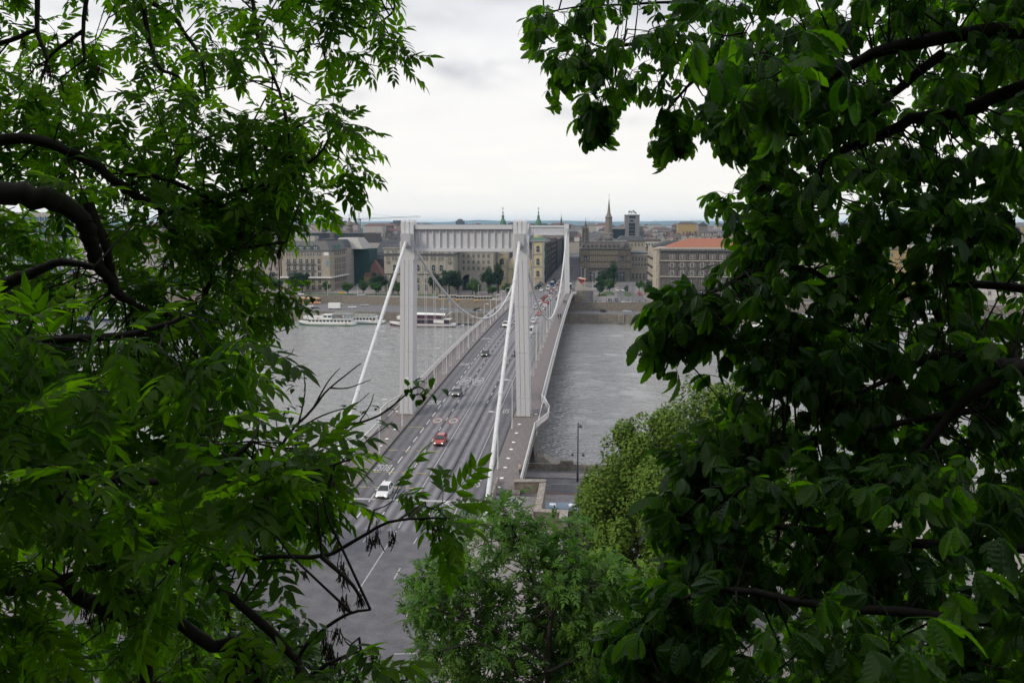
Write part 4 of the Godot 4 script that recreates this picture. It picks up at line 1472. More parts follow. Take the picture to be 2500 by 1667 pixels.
func palace() -> void:
	var o := thing("ornate_palace", "dark ornate palace with spired corner tower and black ground floor", "building")
	var x0 := 15.4
	var x1 := 52.4
	var z := -480.0
	block(o, "wall", x0, x1, z, z - 60, 4.2, 18.7, mats.brown_stone)
	block(o, "ground_floor", x0 + 0.1, x1 - 0.1, z - 0.1, z - 60, CITY, 4.2, mats.dark_grey)  # one even dark grey over the whole storey
	band(o, x0, x1, z, z - 60, 18.2, 0.9, 0.9, mats.lead)
	for y in [13.6, 8.8, 4.0]: band(o, x0, x1, z, z - 60, y, 0.35, 0.4, mats.sooty_stone)
	block(o, "attic", x0 + 0.4, x1 - 0.4, z - 0.4, z - 59, 19.1, 23.6, mats.sooty_stone, 1.2)
	band(o, x0 + 5, x1 - 3, z - 2.2, z - 30, 23.5, 0.3, 0.0, mats.lead)
	for k in 12:
		var b := MB.new()
		b.lathe(Vector3.ZERO, [Vector2(0.7, 0), Vector2(0.5, 1.2), Vector2(0.8, 1.5), Vector2(0.35, 2.6), Vector2(0.0, 3.4)], 6)
		part(o, "finial", b.mesh(mats.lead), Vector3(lerpf(x0 + 1, x1 - 1, k / 11.0), 19.0, z + 0.2))
	var base := Vector3(x0, 0, z)
	var xs := []
	for k in 7: xs.append(8.1 + k * 2.95)
	windows(o, base, 0.0, xs, 14.3, 1.25, 1.9, true, "beige", "glass_black")
	windows(o, base, 0.0, xs, 9.6, 1.3, 2.6, false, "beige", "glass_black")
	windows(o, base, 0.0, xs, 4.9, 1.4, 2.5, false, "beige", "glass_black")
	windows(o, base, 0.0, [3.6, 30.6], 9.4, 2.6, 2.6, true, "lead", "glass_black")
	windows(o, base, 0.0, [3.6, 30.6], 4.9, 1.8, 2.6, false, "beige_shade", "glass_black")
	windows(o, base, 0.0, [3.6, 30.6, 35.2], 15.2, 1.3, 2.0, false, "beige_shade", "glass_black")
	windows(o, base, 0.0, [35.2], 9.8, 1.2, 2.4, false, "beige_shade", "glass_black")
	windows(o, base, 0.0, spaced(6, 33, 6), -4.8, 3.0, 6.0, false, "dark_grey", "glass_black")
	for x in [1.2, 6.2, 28.4, 33.2, 36.6]:
		var b := MB.new()
		b.box(Vector3(0, 11.4, 0.15), Vector3(0.7, 14.2, 0.5))
		part(o, "pilaster", b.mesh(mats.sooty_stone), base + Vector3(x, 0, 0))
	for y in [14.3, 9.6, 4.9]: windows(o, Vector3(x0, 0, z - 60), -PI / 2, spaced(2, 58, 12), y, 1.4, 2.2, false, "beige_shade", "glass_black")
	var rd := MB.new()
	rd.lathe(Vector3(46.6, 21.0, z + 0.1), [Vector2(1.5, -1.6), Vector2(1.5, 0.8), Vector2(0.9, 1.8), Vector2(0, 2.2)], 12)
	part(o, "round_gable", rd.mesh(mats.lead))
	# corner tower: stages and spires
	var t := MB.new()
	t.lathe(Vector3(18.8, 19.0, z - 4), [Vector2(3.4, 0), Vector2(3.2, 4.6), Vector2(3.5, 4.7), Vector2(2.7, 5.2), Vector2(2.5, 9.4), Vector2(2.9, 9.6), Vector2(2.2, 10.4), Vector2(1.9, 14.0), Vector2(2.2, 14.2), Vector2(1.2, 15.2), Vector2(0.9, 17.0), Vector2(0.25, 19.6), Vector2(0.0, 23.0)], 8)
	part(o, "corner_tower", t.mesh(mats.sooty_stone))
	for k in 4:
		var a := TAU * (k + 0.5) / 4.0
		t = MB.new()
		t.lathe(Vector3(18.8 + cos(a) * 2.7, 24.0, z - 4 + sin(a) * 2.7), [Vector2(0.5, 0), Vector2(0.5, 7.0), Vector2(0.7, 7.2), Vector2(0.1, 10.5), Vector2(0, 12.5)], 6)
		part(o, "pinnacle", t.mesh(mats.sooty_stone))
	for e in [[29.5, -500.0, 2.2], [36.5, -505.0, 3.0]]:
		t = MB.new()
		t.lathe(Vector3(e[0], 21.0, e[1]), [Vector2(e[2], 0), Vector2(e[2], 4.0), Vector2(float(e[2]) * 1.1, 4.2), Vector2(float(e[2]) * 0.9, 5.6), Vector2(float(e[2]) * 0.5, 7.0), Vector2(0.3, 7.8), Vector2(0.0, 10.0)], 10)
		part(o, "roof_dome", t.mesh(mats.lead))

func right_blocks() -> void:
	var o := thing("neoclassical_hall", "grey-cream neoclassical building with arched ground floor beside the palace", "building")
	block(o, "wall", 53.4, 68, -500, -560, CITY, 13.3, mats.beige)
	band(o, 53.4, 68, -500, -560, 12.7, 0.7, 0.6, mats.cream_trim)
	band(o, 53.4, 68, -500, -560, 4.0, 0.5, 0.3, mats.cream_trim)
	block(o, "attic", 54, 67.5, -501, -559, 13.4, 15.2, mats.lead)
	for y in [9.0, 5.0]: windows(o, Vector3(53.4, 0, -500), 0.0, spaced(0.5, 14, 6), y, 1.1, 2.2, y > 8, "cream_trim", "glass_black")
	windows(o, Vector3(53.4, 0, -500), 0.0, spaced(0.5, 14, 5), -4.8, 1.3, 3.6, true, "cream_trim", "glass_black")
	o = thing("long_roofed_hall", "beige hall with a long blue-grey curved roof behind the ornate palace", "building")
	block(o, "wall", 45, 68, -566, -600, CITY, 22.8, mats.beige)
	block(o, "roof", 44, 69, -565, -601, 22.8, 26.6, mats.roof_grey, 4.0)
	windows(o, Vector3(45, 0, -566), 0.0, spaced(2, 22, 7), 18.4, 1.2, 2.6, false, "cream_trim", "glass_black")
	# corner apartment palace with orange roof
	o = thing("orange_roofed_palace", "sooty corner apartment palace with an orange tiled roof and ivory side wall", "building")
	var x0 := 62.6
	var x1 := 118.0
	var z := -337.0
	block(o, "wall", x0, x1, z, -395, CITY, 22.2, mats.sooty_stone)
	block(o, "side_wall", 59.2, x0 + 0.1, z - 3.0, -395, CITY, 21.8, mats.ivory)
	band(o, x0, x1, z, -395, 21.0, 0.8, 1.0, mats.lead)
	band(o, x0, x1, z, -395, 22.0, 0.9, 0.3, mats.cream_trim)
	band(o, x0, x1, z, -395, 15.2, 0.5, 0.6, mats.cream_trim)
	band(o, x0, x1, z, -395, 6.2, 0.5, 0.7, mats.cream_trim)
	hip_roof(o, x0 + 3, x1 - 1, z - 2, -372, 22.9, 5.0, mats.roof_orange, 0.0)
	hip_roof(o, x0 - 2.5, x0 + 22, z - 20, -395, 22.9, 4.0, mats.roof_dark, 0.0)
	chimneys(o, x0 + 4, x1 - 4, -357, 26.4, 6, mats.cream)
	var base := Vector3(x0, 0, z)
	for k in 9:
		var x := 6.5 + k * 5.6
		windows(o, base, 0.0, [x - 0.85, x + 0.85], 16.6, 1.1, 2.0, false, "cream_trim")
		windows(o, base, 0.0, [x], 11.9, 1.5, 2.4, false, "white_wall")
		windows(o, base, 0.0, [x - 1.7, x + 1.7], 11.9, 0.6, 2.2, false, "beige_shade")
		windows(o, base, 0.0, [x], 7.3, 1.5, 2.4, false, "white_wall")
		windows(o, base, 0.0, [x - 1.7, x + 1.7], 7.3, 0.6, 2.2, false, "beige_shade")
		windows(o, base, 0.0, [x], 2.2, 1.6, 2.6, false, "beige_shade")
		windows(o, base, 0.0, [x], -4.6, 2.2, 3.8, false, "beige_shade", "glass_black")
		var b := MB.new()
		b.box(Vector3(0, 8.0, 0.2), Vector3(0.7, 26.0, 0.5))
		part(o, "pilaster", b.mesh(mats.sooty_stone), base + Vector3(x + 2.8, 0, 0))
	for k in 4:
		for y in [17.0, 12.0, 7.0, 2.0, -4.0]: windows(o, Vector3(59.2, 0, -395), -PI / 2, [8.0 + k * 14.0, 13.0 + k * 14.0], y, 1.5, 2.4, false, "cream_trim", "glass_black")
		for y in [15.8, 10.8, 5.8, 0.8]:
			var b := MB.new()
			b.box(Vector3(-0.7, 0.5, 0), Vector3(1.4, 1.0, 3.2))
			part(o, "balcony", b.mesh(mats.street_dark), Vector3(59.2, y, -345.0 - k * 13.0))
	var tr := MB.new()
	tr.lathe(Vector3(60.9, 0, -338.8), [Vector2(2.4, -6.0), Vector2(2.4, 21.4), Vector2(2.9, 21.6), Vector2(2.9, 22.6), Vector2(0.0, 23.2)], 10)
	part(o, "corner_turret", tr.mesh(mats.ivory))
	# further right, mostly behind the chestnut
	var sp := [[121, 160, 24.0, "cream", "roof_red"], [162, 204, 22.0, "ochre_wall", "roof_brown"], [206, 262, 25.0, "white_wall", "roof_grey"]]
	for k in 3:
		var e: Array = sp[k]
		o = thing("riverfront_block", "riverfront block behind the chestnut foliage, %s the orange-roofed palace" % [["next to", "two along from", "three along from"][k]], "building")
		block(o, "wall", e[0], e[1], -340, -390, CITY, e[2], mats[e[3]])
		hip_roof(o, e[0], e[1], -340, -390, e[2], 6.0, mats[e[4]])
		for y in [18.0, 14.0, 10.0, 6.0, 2.0, -3.0]: windows(o, Vector3(e[0], 0, -340), 0.0, spaced(1, float(e[1]) - float(e[0]) - 1, 8), y, 1.4, 2.2, false, "cream_trim")

func lattice(o: Node3D, called: String, a: Vector3, b: Vector3, w: float, n: int, m: Material) -> void:
	var d := (b - a).normalized()
	var x := (Vector3.UP if absf(d.y) < 0.9 else Vector3.RIGHT).cross(d).normalized() * w * 0.5
	var y := d.cross(x).normalized() * w * 0.5
	var mb := MB.new()
	var cs := [x + y, x - y, -x - y, -x + y]
	for c in cs: mb.bar(a + c, b + c, w * 0.14, w * 0.14)
	for k in n:
		var p := a.lerp(b, float(k) / n)
		var q := a.lerp(b, float(k + 1) / n)
		for s in 4: mb.bar(p + cs[s], q + cs[(s + 1) % 4], w * 0.09, w * 0.09)
	part(o, called, mb.mesh(m))

func crane(at: Vector3, h: float, turn: float, jib: float, label: String) -> void:
	var o := thing("tower_crane", label, "crane", at, turn)
	var m: Material = mat("crane_paint", Color(0.14, 0.13, 0.12), 0.6)
	lattice(o, "mast", Vector3.ZERO, Vector3(0, h, 0), 2.3, int(h / 1.8), m)
	lattice(o, "jib", Vector3(0, h, 0), Vector3(jib, h + 2.5, 0), 1.2, int(jib / 2), m)
	lattice(o, "counter_jib", Vector3(0, h, 0), Vector3(-jib * 0.35, h, 0), 1.2, 6, m)
	lattice(o, "tower_head", Vector3(0, h, 0), Vector3(0, h + 7, 0), 0.9, 5, m)
	var b := MB.new()
	b.box(Vector3(-jib * 0.3, h - 1.0, 0), Vector3(3.5, 2.4, 1.6))
	part(o, "counterweight", b.mesh(mats.roof_dark))
	b = MB.new()
	b.box(Vector3(1.3, h - 0.8, 0.9), Vector3(1.6, 1.8, 1.4))
	part(o, "cab", b.mesh(mats.glass_dark))
	b = MB.new()
	b.bar(Vector3(0, h + 7, 0), Vector3(jib * 0.7, h + 1.2, 0), 0.12, 0.12)
	b.bar(Vector3(0, h + 7, 0), Vector3(-jib * 0.33, h, 0), 0.12, 0.12)
	part(o, "tie_bars", b.mesh(m))

func spire(called: String, label: String, at: Vector3, prof: Array, seg: int, m: Material) -> void:
	var o := thing(called, label, "tower", at)
	var b := MB.new()
	b.lathe(Vector3.ZERO, prof, seg)
	part(o, "shaft", b.mesh(m))
	var top: Vector2 = prof[prof.size() - 1]
	b = MB.new()
	b.box(Vector3(0, top.y + 1.2, 0), Vector3(0.2, 2.6, 0.2))
	b.box(Vector3(0, top.y + 1.7, 0), Vector3(1.1, 0.2, 0.2))
	part(o, "cross", b.mesh(mats.iron))

func skyline() -> void:
	spire("church_steeple", "slender stone church steeple rising behind the ornate palace", Vector3(38.5, CITY, -620), [Vector2(4.2, 0), Vector2(4.2, 33.5), Vector2(4.8, 34), Vector2(3.5, 35), Vector2(3.0, 48), Vector2(3.4, 48.6), Vector2(2.2, 50.5), Vector2(1.4, 53), Vector2(0.2, 65.0), Vector2(0.0, 67.0)], 8, mats.beige_shade)
	crane(Vector3(-169, CITY, -468), 42.0, 2.95, 24.0, "short-jibbed tower crane rising over the beige hotel")
	crane(Vector3(-212, CITY, -700), 48.0, 0.12, 62.0, "long-jibbed tower crane above the rooftops left of the pylon")
	spire("domed_tower", "cream church tower with a dark onion dome between the two cranes", Vector3(-205, CITY, -640), [Vector2(3.4, 0), Vector2(3.4, 38), Vector2(3.9, 38.4), Vector2(3.0, 40), Vector2(3.6, 42), Vector2(2.6, 44.6), Vector2(1.0, 46), Vector2(0.9, 48), Vector2(0, 50)], 10, mats.beige_shade)
	spire("church_steeple", "thin grey steeple just right of the church's right tower", Vector3(-19, CITY, -1050), [Vector2(3.6, 0), Vector2(3.6, 36), Vector2(2.6, 38), Vector2(0.1, 56)], 8, mats.sooty_stone)
	spire("church_steeple", "tiny pointed steeple left of the domed tower", Vector3(-268, CITY, -760), [Vector2(3, 0), Vector2(3, 36), Vector2(2.6, 37), Vector2(0.1, 50)], 8, mats.roof_grey)
	var o := thing("office_tower", "grey office tower with dark glass front and rooftop antennas", "tower")
	block(o, "wall", 58.6, 73.6, -760, -785, CITY, 46.4, mats.tower_grey)
	block(o, "glass_front", 62.6, 69.2, -759.9, -760.3, CITY, 38.0, mats.glass_black)
	block(o, "loggia", 62.8, 69.4, -759.9, -760.3, 43.0, 45.2, mats.glass_black)
	block(o, "loggia", 63.4, 67.4, -759.9, -760.3, 39.4, 41.2, mats.glass_black)
	for k in 9: block(o, "floor_band", 62.6, 69.2, -759.7, -760.0, 4.0 + k * 3.8, 4.4 + k * 3.8, mats.tower_grey)
	block(o, "lift_core", 73.6, 79, -766, -785, CITY, 30.0, mats.tower_grey)
	band(o, 58.6, 73.6, -760, -785, 46.2, 0.5, 0.4, mats.roof_dark)
	for k in 8:
		var b := MB.new()
		var hh := rng.randf_range(2.5, 6.0)
		b.box(Vector3(0, hh * 0.5, 0), Vector3(0.25, hh, 0.25))
		b.box(Vector3(0, hh * 0.7, 0), Vector3(1.5, 0.9, 0.3), Basis(Vector3.BACK, rng.randf_range(-0.5, 0.5)))
		part(o, "antenna", b.mesh(mats.roof_dark), Vector3(62.5 + k * 1.1, 46.6, -764 - rng.randf() * 8))
	block(o, "podium_hall", 40, 58.4, -762, -790, CITY, 32.0, mats.glass_black)
	block(o, "podium_roof", 40, 58.4, -761.6, -790, 32.0, 32.8, mats.concrete_pale)
	for e in [[-415.0, -388.0, -2600.0, 52.0, "dark square tower block far off above the bridge beam"], [-418.0, -380.0, -1700.0, 42.0, "blue-grey slab block far off beside the left pylon head"], [-485.0, -455.0, -1500.0, 40.0, "pale slab block far off at the left of the skyline"]]:
		o = thing("distant_tower_block", e[4], "tower block")
		block(o, "wall", e[0], e[1], e[2], float(e[2]) - 20, CITY, e[3], mats.roof_grey)
		block(o, "plant_room", float(e[0]) + 6, float(e[1]) - 6, float(e[2]) - 4, float(e[2]) - 16, e[3], float(e[3]) + 5, mats.roof_grey)
	o = thing("water_tower", "small square brick tower with pyramid roof among right-hand rooftops", "tower")
	block(o, "wall", 165, 176, -1000, -1011, CITY, 36.0, mats.beige_shade)
	hip_roof(o, 165, 176, -1000, -1011, 36.0, 4.5, mats.roof_dark, 1.2)

func filler() -> void:
	# ordinary city blocks behind the riverfront; nearest ones are single buildings, the rest one mass of rooftops
	var r := RandomNumberGenerator.new()
	r.seed = 99
	var walls := ["beige", "beige_shade", "pinkish", "cream", "sooty_stone", "white_wall", "concrete_pale", "ochre_wall"]
	var roofs := [["roof_grey", "slate-grey"], ["roof_red", "rust-red"], ["roof_brown", "brown"], ["roof_red", "rust-red"], ["roof_dark", "near-black"], ["lead", "pale lead"]]
	var taken := [Rect2(-12, -1400, 27, 1000), Rect2(12, -620, 60, 160), Rect2(-60, -480, 60, 120), Rect2(55, -800, 28, 60), Rect2(35, -800, 30, 60), Rect2(30, -630, 18, 20), Rect2(-210, -520, 105, 150), Rect2(-46, -980, 40, 520), Rect2(8, -990, 42, 450), Rect2(-212, -650, 14, 20)]
	var z := -430.0
	var count := 0
	while z > -1180.0:
		var depth := r.randf_range(26, 36)
		var x := -420.0 + r.randf_range(0, 20)
		while x < 300.0:
			var w := r.randf_range(24, 44)
			var rect := Rect2(x, z - depth, w, depth)
			var clear := true
			for t in taken:
				if rect.intersects(t): clear = false
			if z > -560 and x > -110 and x < 60: clear = false
			if z > -500 and (x < -110 or x > 110): clear = false
			if clear and z > -1180 and count < 290:
				count += 1
				var rf: Array = roofs[r.randi() % roofs.size()]
				var top := r.randf_range(11, 19) + (2.0 if z < -700 else 0.0)
				var o := thing("city_building", "one of the city-centre buildings with %s roof crowded behind the riverfront" % rf[1], "building", Vector3.ZERO, 0.0, "city-centre blocks with %s roofs" % rf[1])
				var wm: Material = mats[walls[r.randi() % walls.size()]]
				block(o, "wall", x, x + w, z, z - depth, CITY, top, wm)
				if r.randf() < 0.78: hip_roof(o, x, x + w, z, z - depth, top, r.randf_range(4, 7), mats[rf[0]])
				else:
					block(o, "roof", x, x + w, z, z - depth, top, top + 3.0, mats[rf[0]], 1.6)
				if z > -1000:
					var wn := MB.new()
					for fl in 4:
						for k in int(w / 3.4): wn.box(Vector3(x + 2.0 + k * 3.4, top - 2.6 - fl * 4.0, z), Vector3(1.3, 2.0, 0.16))
					var p := part(o, "windows", wn.mesh(mats.glass_black))
					p.set_meta("kind", "stuff")
				if r.randf() < 0.95:
					var ch := MB.new()
					for k in 7: ch.box(Vector3(x + r.randf() * w, top + 4.5, z - r.randf() * depth), Vector3(1.6, 4.0, 1.0))
					part(o, "chimneys", ch.mesh(mats.cream if r.randf() < 0.5 else mats.roof_brown)).set_meta("kind", "stuff")
			x += w + r.randf_range(1, 8)
		z -= depth + r.randf_range(5, 16)
	var ms := {}
	for k in roofs: ms[k[0]] = MB.new()
	for k in walls: ms[k] = MB.new()
	for k in 9000:
		var t := pow(r.randf(), 1.6)
		var zz := lerpf(-1180, -6500, t)
		var half := 420.0 - zz * 0.42
		var x := r.randf_range(-half, half * 0.9)
		var w := r.randf_range(10, 34) * (1.0 + t)
		var d := r.randf_range(14, 30)
		var top := r.randf_range(8, 24)
		if r.randf() < 0.08: top = r.randf_range(25, 38)
		var a: MB = ms[walls[r.randi() % walls.size()]]
		a.box(Vector3(x, (top + CITY) * 0.5, zz), Vector3(w, top - CITY, d))
		var b: MB = ms[roofs[r.randi() % roofs.size()][0]]
		b.frustum(Vector3(x, top + 2.0, zz), Vector3(w + 1, 4, d + 1), Vector2(w * 0.6, 0.6))
	var am := ArrayMesh.new()
	for k in ms: ms[k].mesh(mats[k], am)
	struct("distant_rooftops", am, "stuff", "mass of distant rooftops fading towards the hills")
	# far belts of trees between the roofs
	var tb := MB.new()
	for k in 2600:
		var zz := lerpf(-1300, -8000, pow(r.randf(), 1.3))
		var x := r.randf_range(-420 + zz * 0.42, 420 - zz * 0.4)
		var s := r.randf_range(4, 9) * (1.0 + zz / -5000.0)
		tb.lathe(Vector3(x, CITY + 2, zz), [Vector2(s * 0.4, 0), Vector2(s * 0.9, s * 0.5), Vector2(s * 0.6, s * 1.1), Vector2(0.0, s * 1.5)], 5)
	struct("distant_trees", tb.mesh(mat("tree_far", Color(0.035, 0.06, 0.03), 0.95)), "stuff", "distant tree belts among the rooftops")

func crown_mesh(sd: int, n: int, size: Vector3, leaf: float, key: String, lobes := 14, tight := 1.0) -> ArrayMesh:
	# leaf-sized folded faces on the shells of many lobes
	var r := RandomNumberGenerator.new()
	r.seed = sd
	var m := MB.new()
	m.colored = true
	var lo := []
	for k in lobes:
		var d := Vector3(r.randfn(), r.randfn() * 0.9, r.randfn()).normalized() * pow(r.randf(), 0.45)
		lo.append([d * 0.74, r.randf_range(0.18, 0.36) * tight, r.randf_range(0.75, 1.25)])
	for k in n:
		var l: Array = lo[r.randi() % lobes]
		var d := Vector3(r.randfn(), r.randfn(), r.randfn()).normalized()
		var p: Vector3 = (l[0] + d * float(l[1]) * pow(r.randf(), 0.25)) * size
		var nn := (d * 0.6 + Vector3.UP * 0.7 + Vector3(r.randfn(), r.randfn(), r.randfn()) * 0.55).normalized()
		var x := nn.cross(Vector3(r.randfn(), r.randfn(), r.randfn())).normalized()
		var y := nn.cross(x)
		var s := leaf * r.randf_range(0.6, 1.3)
		var t: float = l[2] * r.randf_range(0.75, 1.25)
		m.col = Color(t * r.randf_range(0.8, 1.25), t, t * 0.9)
		m.tri(p - x * s * 0.5, p - y * s * 0.28 + nn * s * 0.12, p + x * s * 0.5)
		m.tri(p - x * s * 0.5, p + x * s * 0.5, p + y * s * 0.3 + nn * s * 0.12)
	return m.mesh(mats[key])

func leaf_mat(key: String, c: Color, back: Color, rough := 0.5, vc := true) -> StandardMaterial3D:
	var m := mat(key, c, rough)
	m.vertex_color_use_as_albedo = vc
	m.metallic_specular = 0.22
	m.backlight_enabled = true
	m.backlight = back
	m.cull_mode = BaseMaterial3D.CULL_DISABLED
	return m

func plain_tree(called: String, label: String, at: Vector3, h: float, crown: ArrayMesh, turn: float, group := "", sx := 1.0, cy := 0.62) -> void:
	# crown mesh is about 2 units across and 2 tall, centred
	var o := thing(called, label, "tree", at, turn, group)
	var t := MB.new()
	t.tube([Vector3(0, -0.2, 0), Vector3(0.05 * h * 0.1, h * 0.3, 0), Vector3(0, h * 0.6, 0.02 * h)], [h * 0.026, h * 0.019, h * 0.01], 7)
	for k in 5:
		var a := TAU * k / 5.0
		t.tube([Vector3(0, h * 0.3, 0), Vector3(cos(a) * h * 0.12, h * 0.5, sin(a) * h * 0.12), Vector3(cos(a) * h * 0.2, h * 0.68, sin(a) * h * 0.2)], [h * 0.012, h * 0.008, h * 0.004], 5)
	part(o, "trunk", t.mesh(mats.bark))
	var c := part(o, "crown", crown)
	c.position = Vector3(0, h * cy, 0)
	if sx == 0.0: c.scale = Vector3.ONE * h * (1.0 - cy) * 1.02
	else: c.scale = Vector3(h * 0.36 * sx, h * (1.0 - cy) * 1.02, h * 0.36 * sx)

func quay_trees() -> void:
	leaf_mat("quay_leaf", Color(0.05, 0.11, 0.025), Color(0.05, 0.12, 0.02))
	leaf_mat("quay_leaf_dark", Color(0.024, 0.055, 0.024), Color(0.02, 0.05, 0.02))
	var light := []
	var dark := []
	for k in 3:
		light.append(crown_mesh(50 + k, 3000, Vector3(1.0, 0.95, 1.0) * 1.2, 0.17, "quay_leaf", 24))
		dark.append(crown_mesh(60 + k, 3000, Vector3(1.0, 0.95, 1.0) * 1.2, 0.17, "quay_leaf_dark", 24))
	# x, height, width factor, dark
	var list := [[-154.0, 12.5, 1.5, 1, "broad dark tree hiding the beige hotel's foot"], [-161.0, 11.0, 1.4, 1, "dark tree at the left end of the hotel front"], [-137.8, 7.6, 0.9, 0, "small bright tree before the hotel corner"], [-121.8, 7.2, 1.4, 0, "round bright tree by the yellow taxi"], [-113.8, 8.0, 1.0, 0, "upright bright tree second along the promenade"], [-108.6, 11.5, 1.3, 1, "grey-green tree behind the promenade trees"], [-104.6, 7.4, 1.2, 0, "bright tree third along the promenade"], [-97.8, 11.0, 0.5, 1, "narrow dark conifer left of the pylon"],
		[-97.0, 6.8, 1.1, 0, "small tree just left of the pylon"], [-91.0, 7.6, 1.0, 0, "tree partly hidden by the near pylon leg"], [-73.4, 11.6, 0.8, 1, "dark tree right of the near pylon leg"], [-70.0, 10.2, 0.8, 1, "dark tree before the bank's arched windows"], [-62.4, 14.5, 1.2, 1, "tallest dark tree before the bank palace"], [-57.8, 11.0, 1.3, 1, "wide dark tree at the bank corner"], [-47.9, 9.4, 1.1, 0, "green tree before the office archway"], [-44.5, 8.0, 1.1, 0, "green tree in the garden by the archway"],
		[-38.7, 14.6, 0.9, 1, "tall dark tree beside the church"], [-33.5, 19.0, 0.4, 1, "slim tall conifer at the church tower"], [-34.7, 5.6, 1.4, 0, "low round tree in the church garden"], [-26.6, 7.0, 1.1, 0, "tree under the church's left tower"], [-21.5, 6.6, 1.0, 1, "tree by the bridge ramp before the church"]]
	var k := 0
	for e in list:
		var z := -343.0 - (k % 3) * 5.0 - (12.0 if e[3] == 1 else 0.0)
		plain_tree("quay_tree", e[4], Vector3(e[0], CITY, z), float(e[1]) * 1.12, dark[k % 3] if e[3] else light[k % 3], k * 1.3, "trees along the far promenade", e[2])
		k += 1
	for j in 13:
		var x := -252.0 + j * 7.2
		plain_tree("quay_tree", "one of the leafy trees in the promenade row behind the left foliage", Vector3(x, CITY, -340 - (j % 3) * 4), 10.5 + (j % 4), dark[j % 3] if j % 2 else light[j % 3], j * 0.9, "promenade row behind left foliage", 1.35)
	for j in 9:
		plain_tree("quay_tree", "one of the embankment trees glimpsed behind the chestnut", Vector3(122.0 + j * 12.0, CITY, -318 - (j % 3) * 4), 9.5 + (j % 3), light[j % 3], j * 1.9, "embankment trees behind the chestnut", 1.2)
	for e in [[30.5, -395.0, 12.5, 1.3, 1, "dark tree left of the plaza before the black ground floor"], [37.2, -430.0, 17.0, 0.9, 1, "tall dark tree before the ornate palace"], [28.4, -348.0, 10.5, 1.2, 1, "dark tree beside the abutment shutter"], [34.6, -372.0, 9.0, 1.3, 0, "green tree on the plaza island"], [44.8, -372.0, 5.0, 1.2, 1, "small tree on the tram island"], [57.7, -350.0, 9.5, 0.9, 1, "small tree before the ivory side wall"], [56.8, -372.0, 8.0, 1.0, 0, "green tree on the pavement by the ivory wall"], [54.0, -392.0, 7.0, 1.0, 0, "tree on the pavement near the red cars"]]:
		plain_tree("plaza_tree", e[5], Vector3(e[0], CITY, e[1]), e[2], dark[1] if e[4] else light[1], 0.7, "trees on the plaza", e[3])
	for e in [[34.0, -366.0, 3.6, 9.0], [45.2, -362.0, 2.0, 14.0], [30.0, -352.0, 3.0, 4.0]]:
		var m := MB.new()
		m.frustum(Vector3(e[0], CITY + 0.6, e[1]), Vector3(float(e[2]) * 2, 1.2, float(e[3]) * 2), Vector2(e[2], e[3]))
		var o := struct("hedge_bed", m.mesh(mats.grass), "stuff")
		o.set_meta("label", "clipped green planting bed on the plaza")

func street_furniture() -> void:
	# plaza paths
	var m := MB.new()
	m.prism(PackedVector2Array([Vector2(31, -303), Vector2(57, -303), Vector2(50, -380), Vector2(58, -470), Vector2(46, -470), Vector2(40, -400), Vector2(39, -350)]), -5.96, -5.93)
	struct("tram_street", m.mesh(mats.asphalt_far))
	var dark_pole := MB.new()
	dark_pole.tube([Vector3(0, 0, 0), Vector3(0, 9.5, 0)], [0.13, 0.08], 6)
	dark_pole.box(Vector3(0, 9.5, 0), Vector3(1.4, 0.12, 0.2))
	var dp := dark_pole.mesh(mats.tower_grey)
	var k := 0
	for p in [[19.5, -298.5], [27.0, -300.0], [31.5, -300.0], [39.5, -304.0], [43.0, -300.0], [46.0, -310.0], [50.5, -300.5], [47.0, -330.0], [45.5, -360.0], [43.8, -345.0]]:
		single("tram_pole", dp, "thin dark overhead-wire pole on the tram plaza, %s" % ["by the abutment shutter", "left of the white estate car", "right of the white estate car", "beside the plaza crossing", "near the white cars", "before the red cars", "near the yellow taxi", "on the tram island", "behind the tram island", "at the island hedge"][k], "pole", Vector3(p[0], CITY, p[1]), 0.3 * k, "poles on the tram plaza")
		k += 1
	var wp := MB.new()
	wp.tube([Vector3(0, 0, 0), Vector3(0, 11.5, 0)], [0.16, 0.1], 6)
	wp.box(Vector3(0.4, 11.5, 0), Vector3(1.3, 0.14, 0.3))
	var wm := wp.mesh(mats.rail_paint)
	k = 0
	for p in [[16.6, -420.0], [19.5, -372.0], [24.5, -400.0], [26.0, -396.0], [27.0, -408.0], [-10.0, -345.0], [-12.5, -372.0], [-12.6, -330.0]]:
		single("street_lamp", wm, "pale street lamp by the far ramp, %s" % ["beside the blue bus", "before the red bus", "left of a close trio by the palace", "middle of a close trio by the palace", "right of a close trio by the palace", "left kerb", "left kerb near the church", "left kerb nearest the pylon"][k], "street lamp", Vector3(p[0], deck_y(p[1]) if p[0] < 20 else CITY, p[1]), 0.0, "lamps by the far ramp")
		k += 1
	for j in 12:
		single("quay_lamp", wm, "slim lamp on the far promenade between the trees", "street lamp", Vector3(-240.0 + j * 18.0, CITY, -336), 0.0, "lamps on the far promenade").scale = Vector3(0.7, 0.62, 0.7)

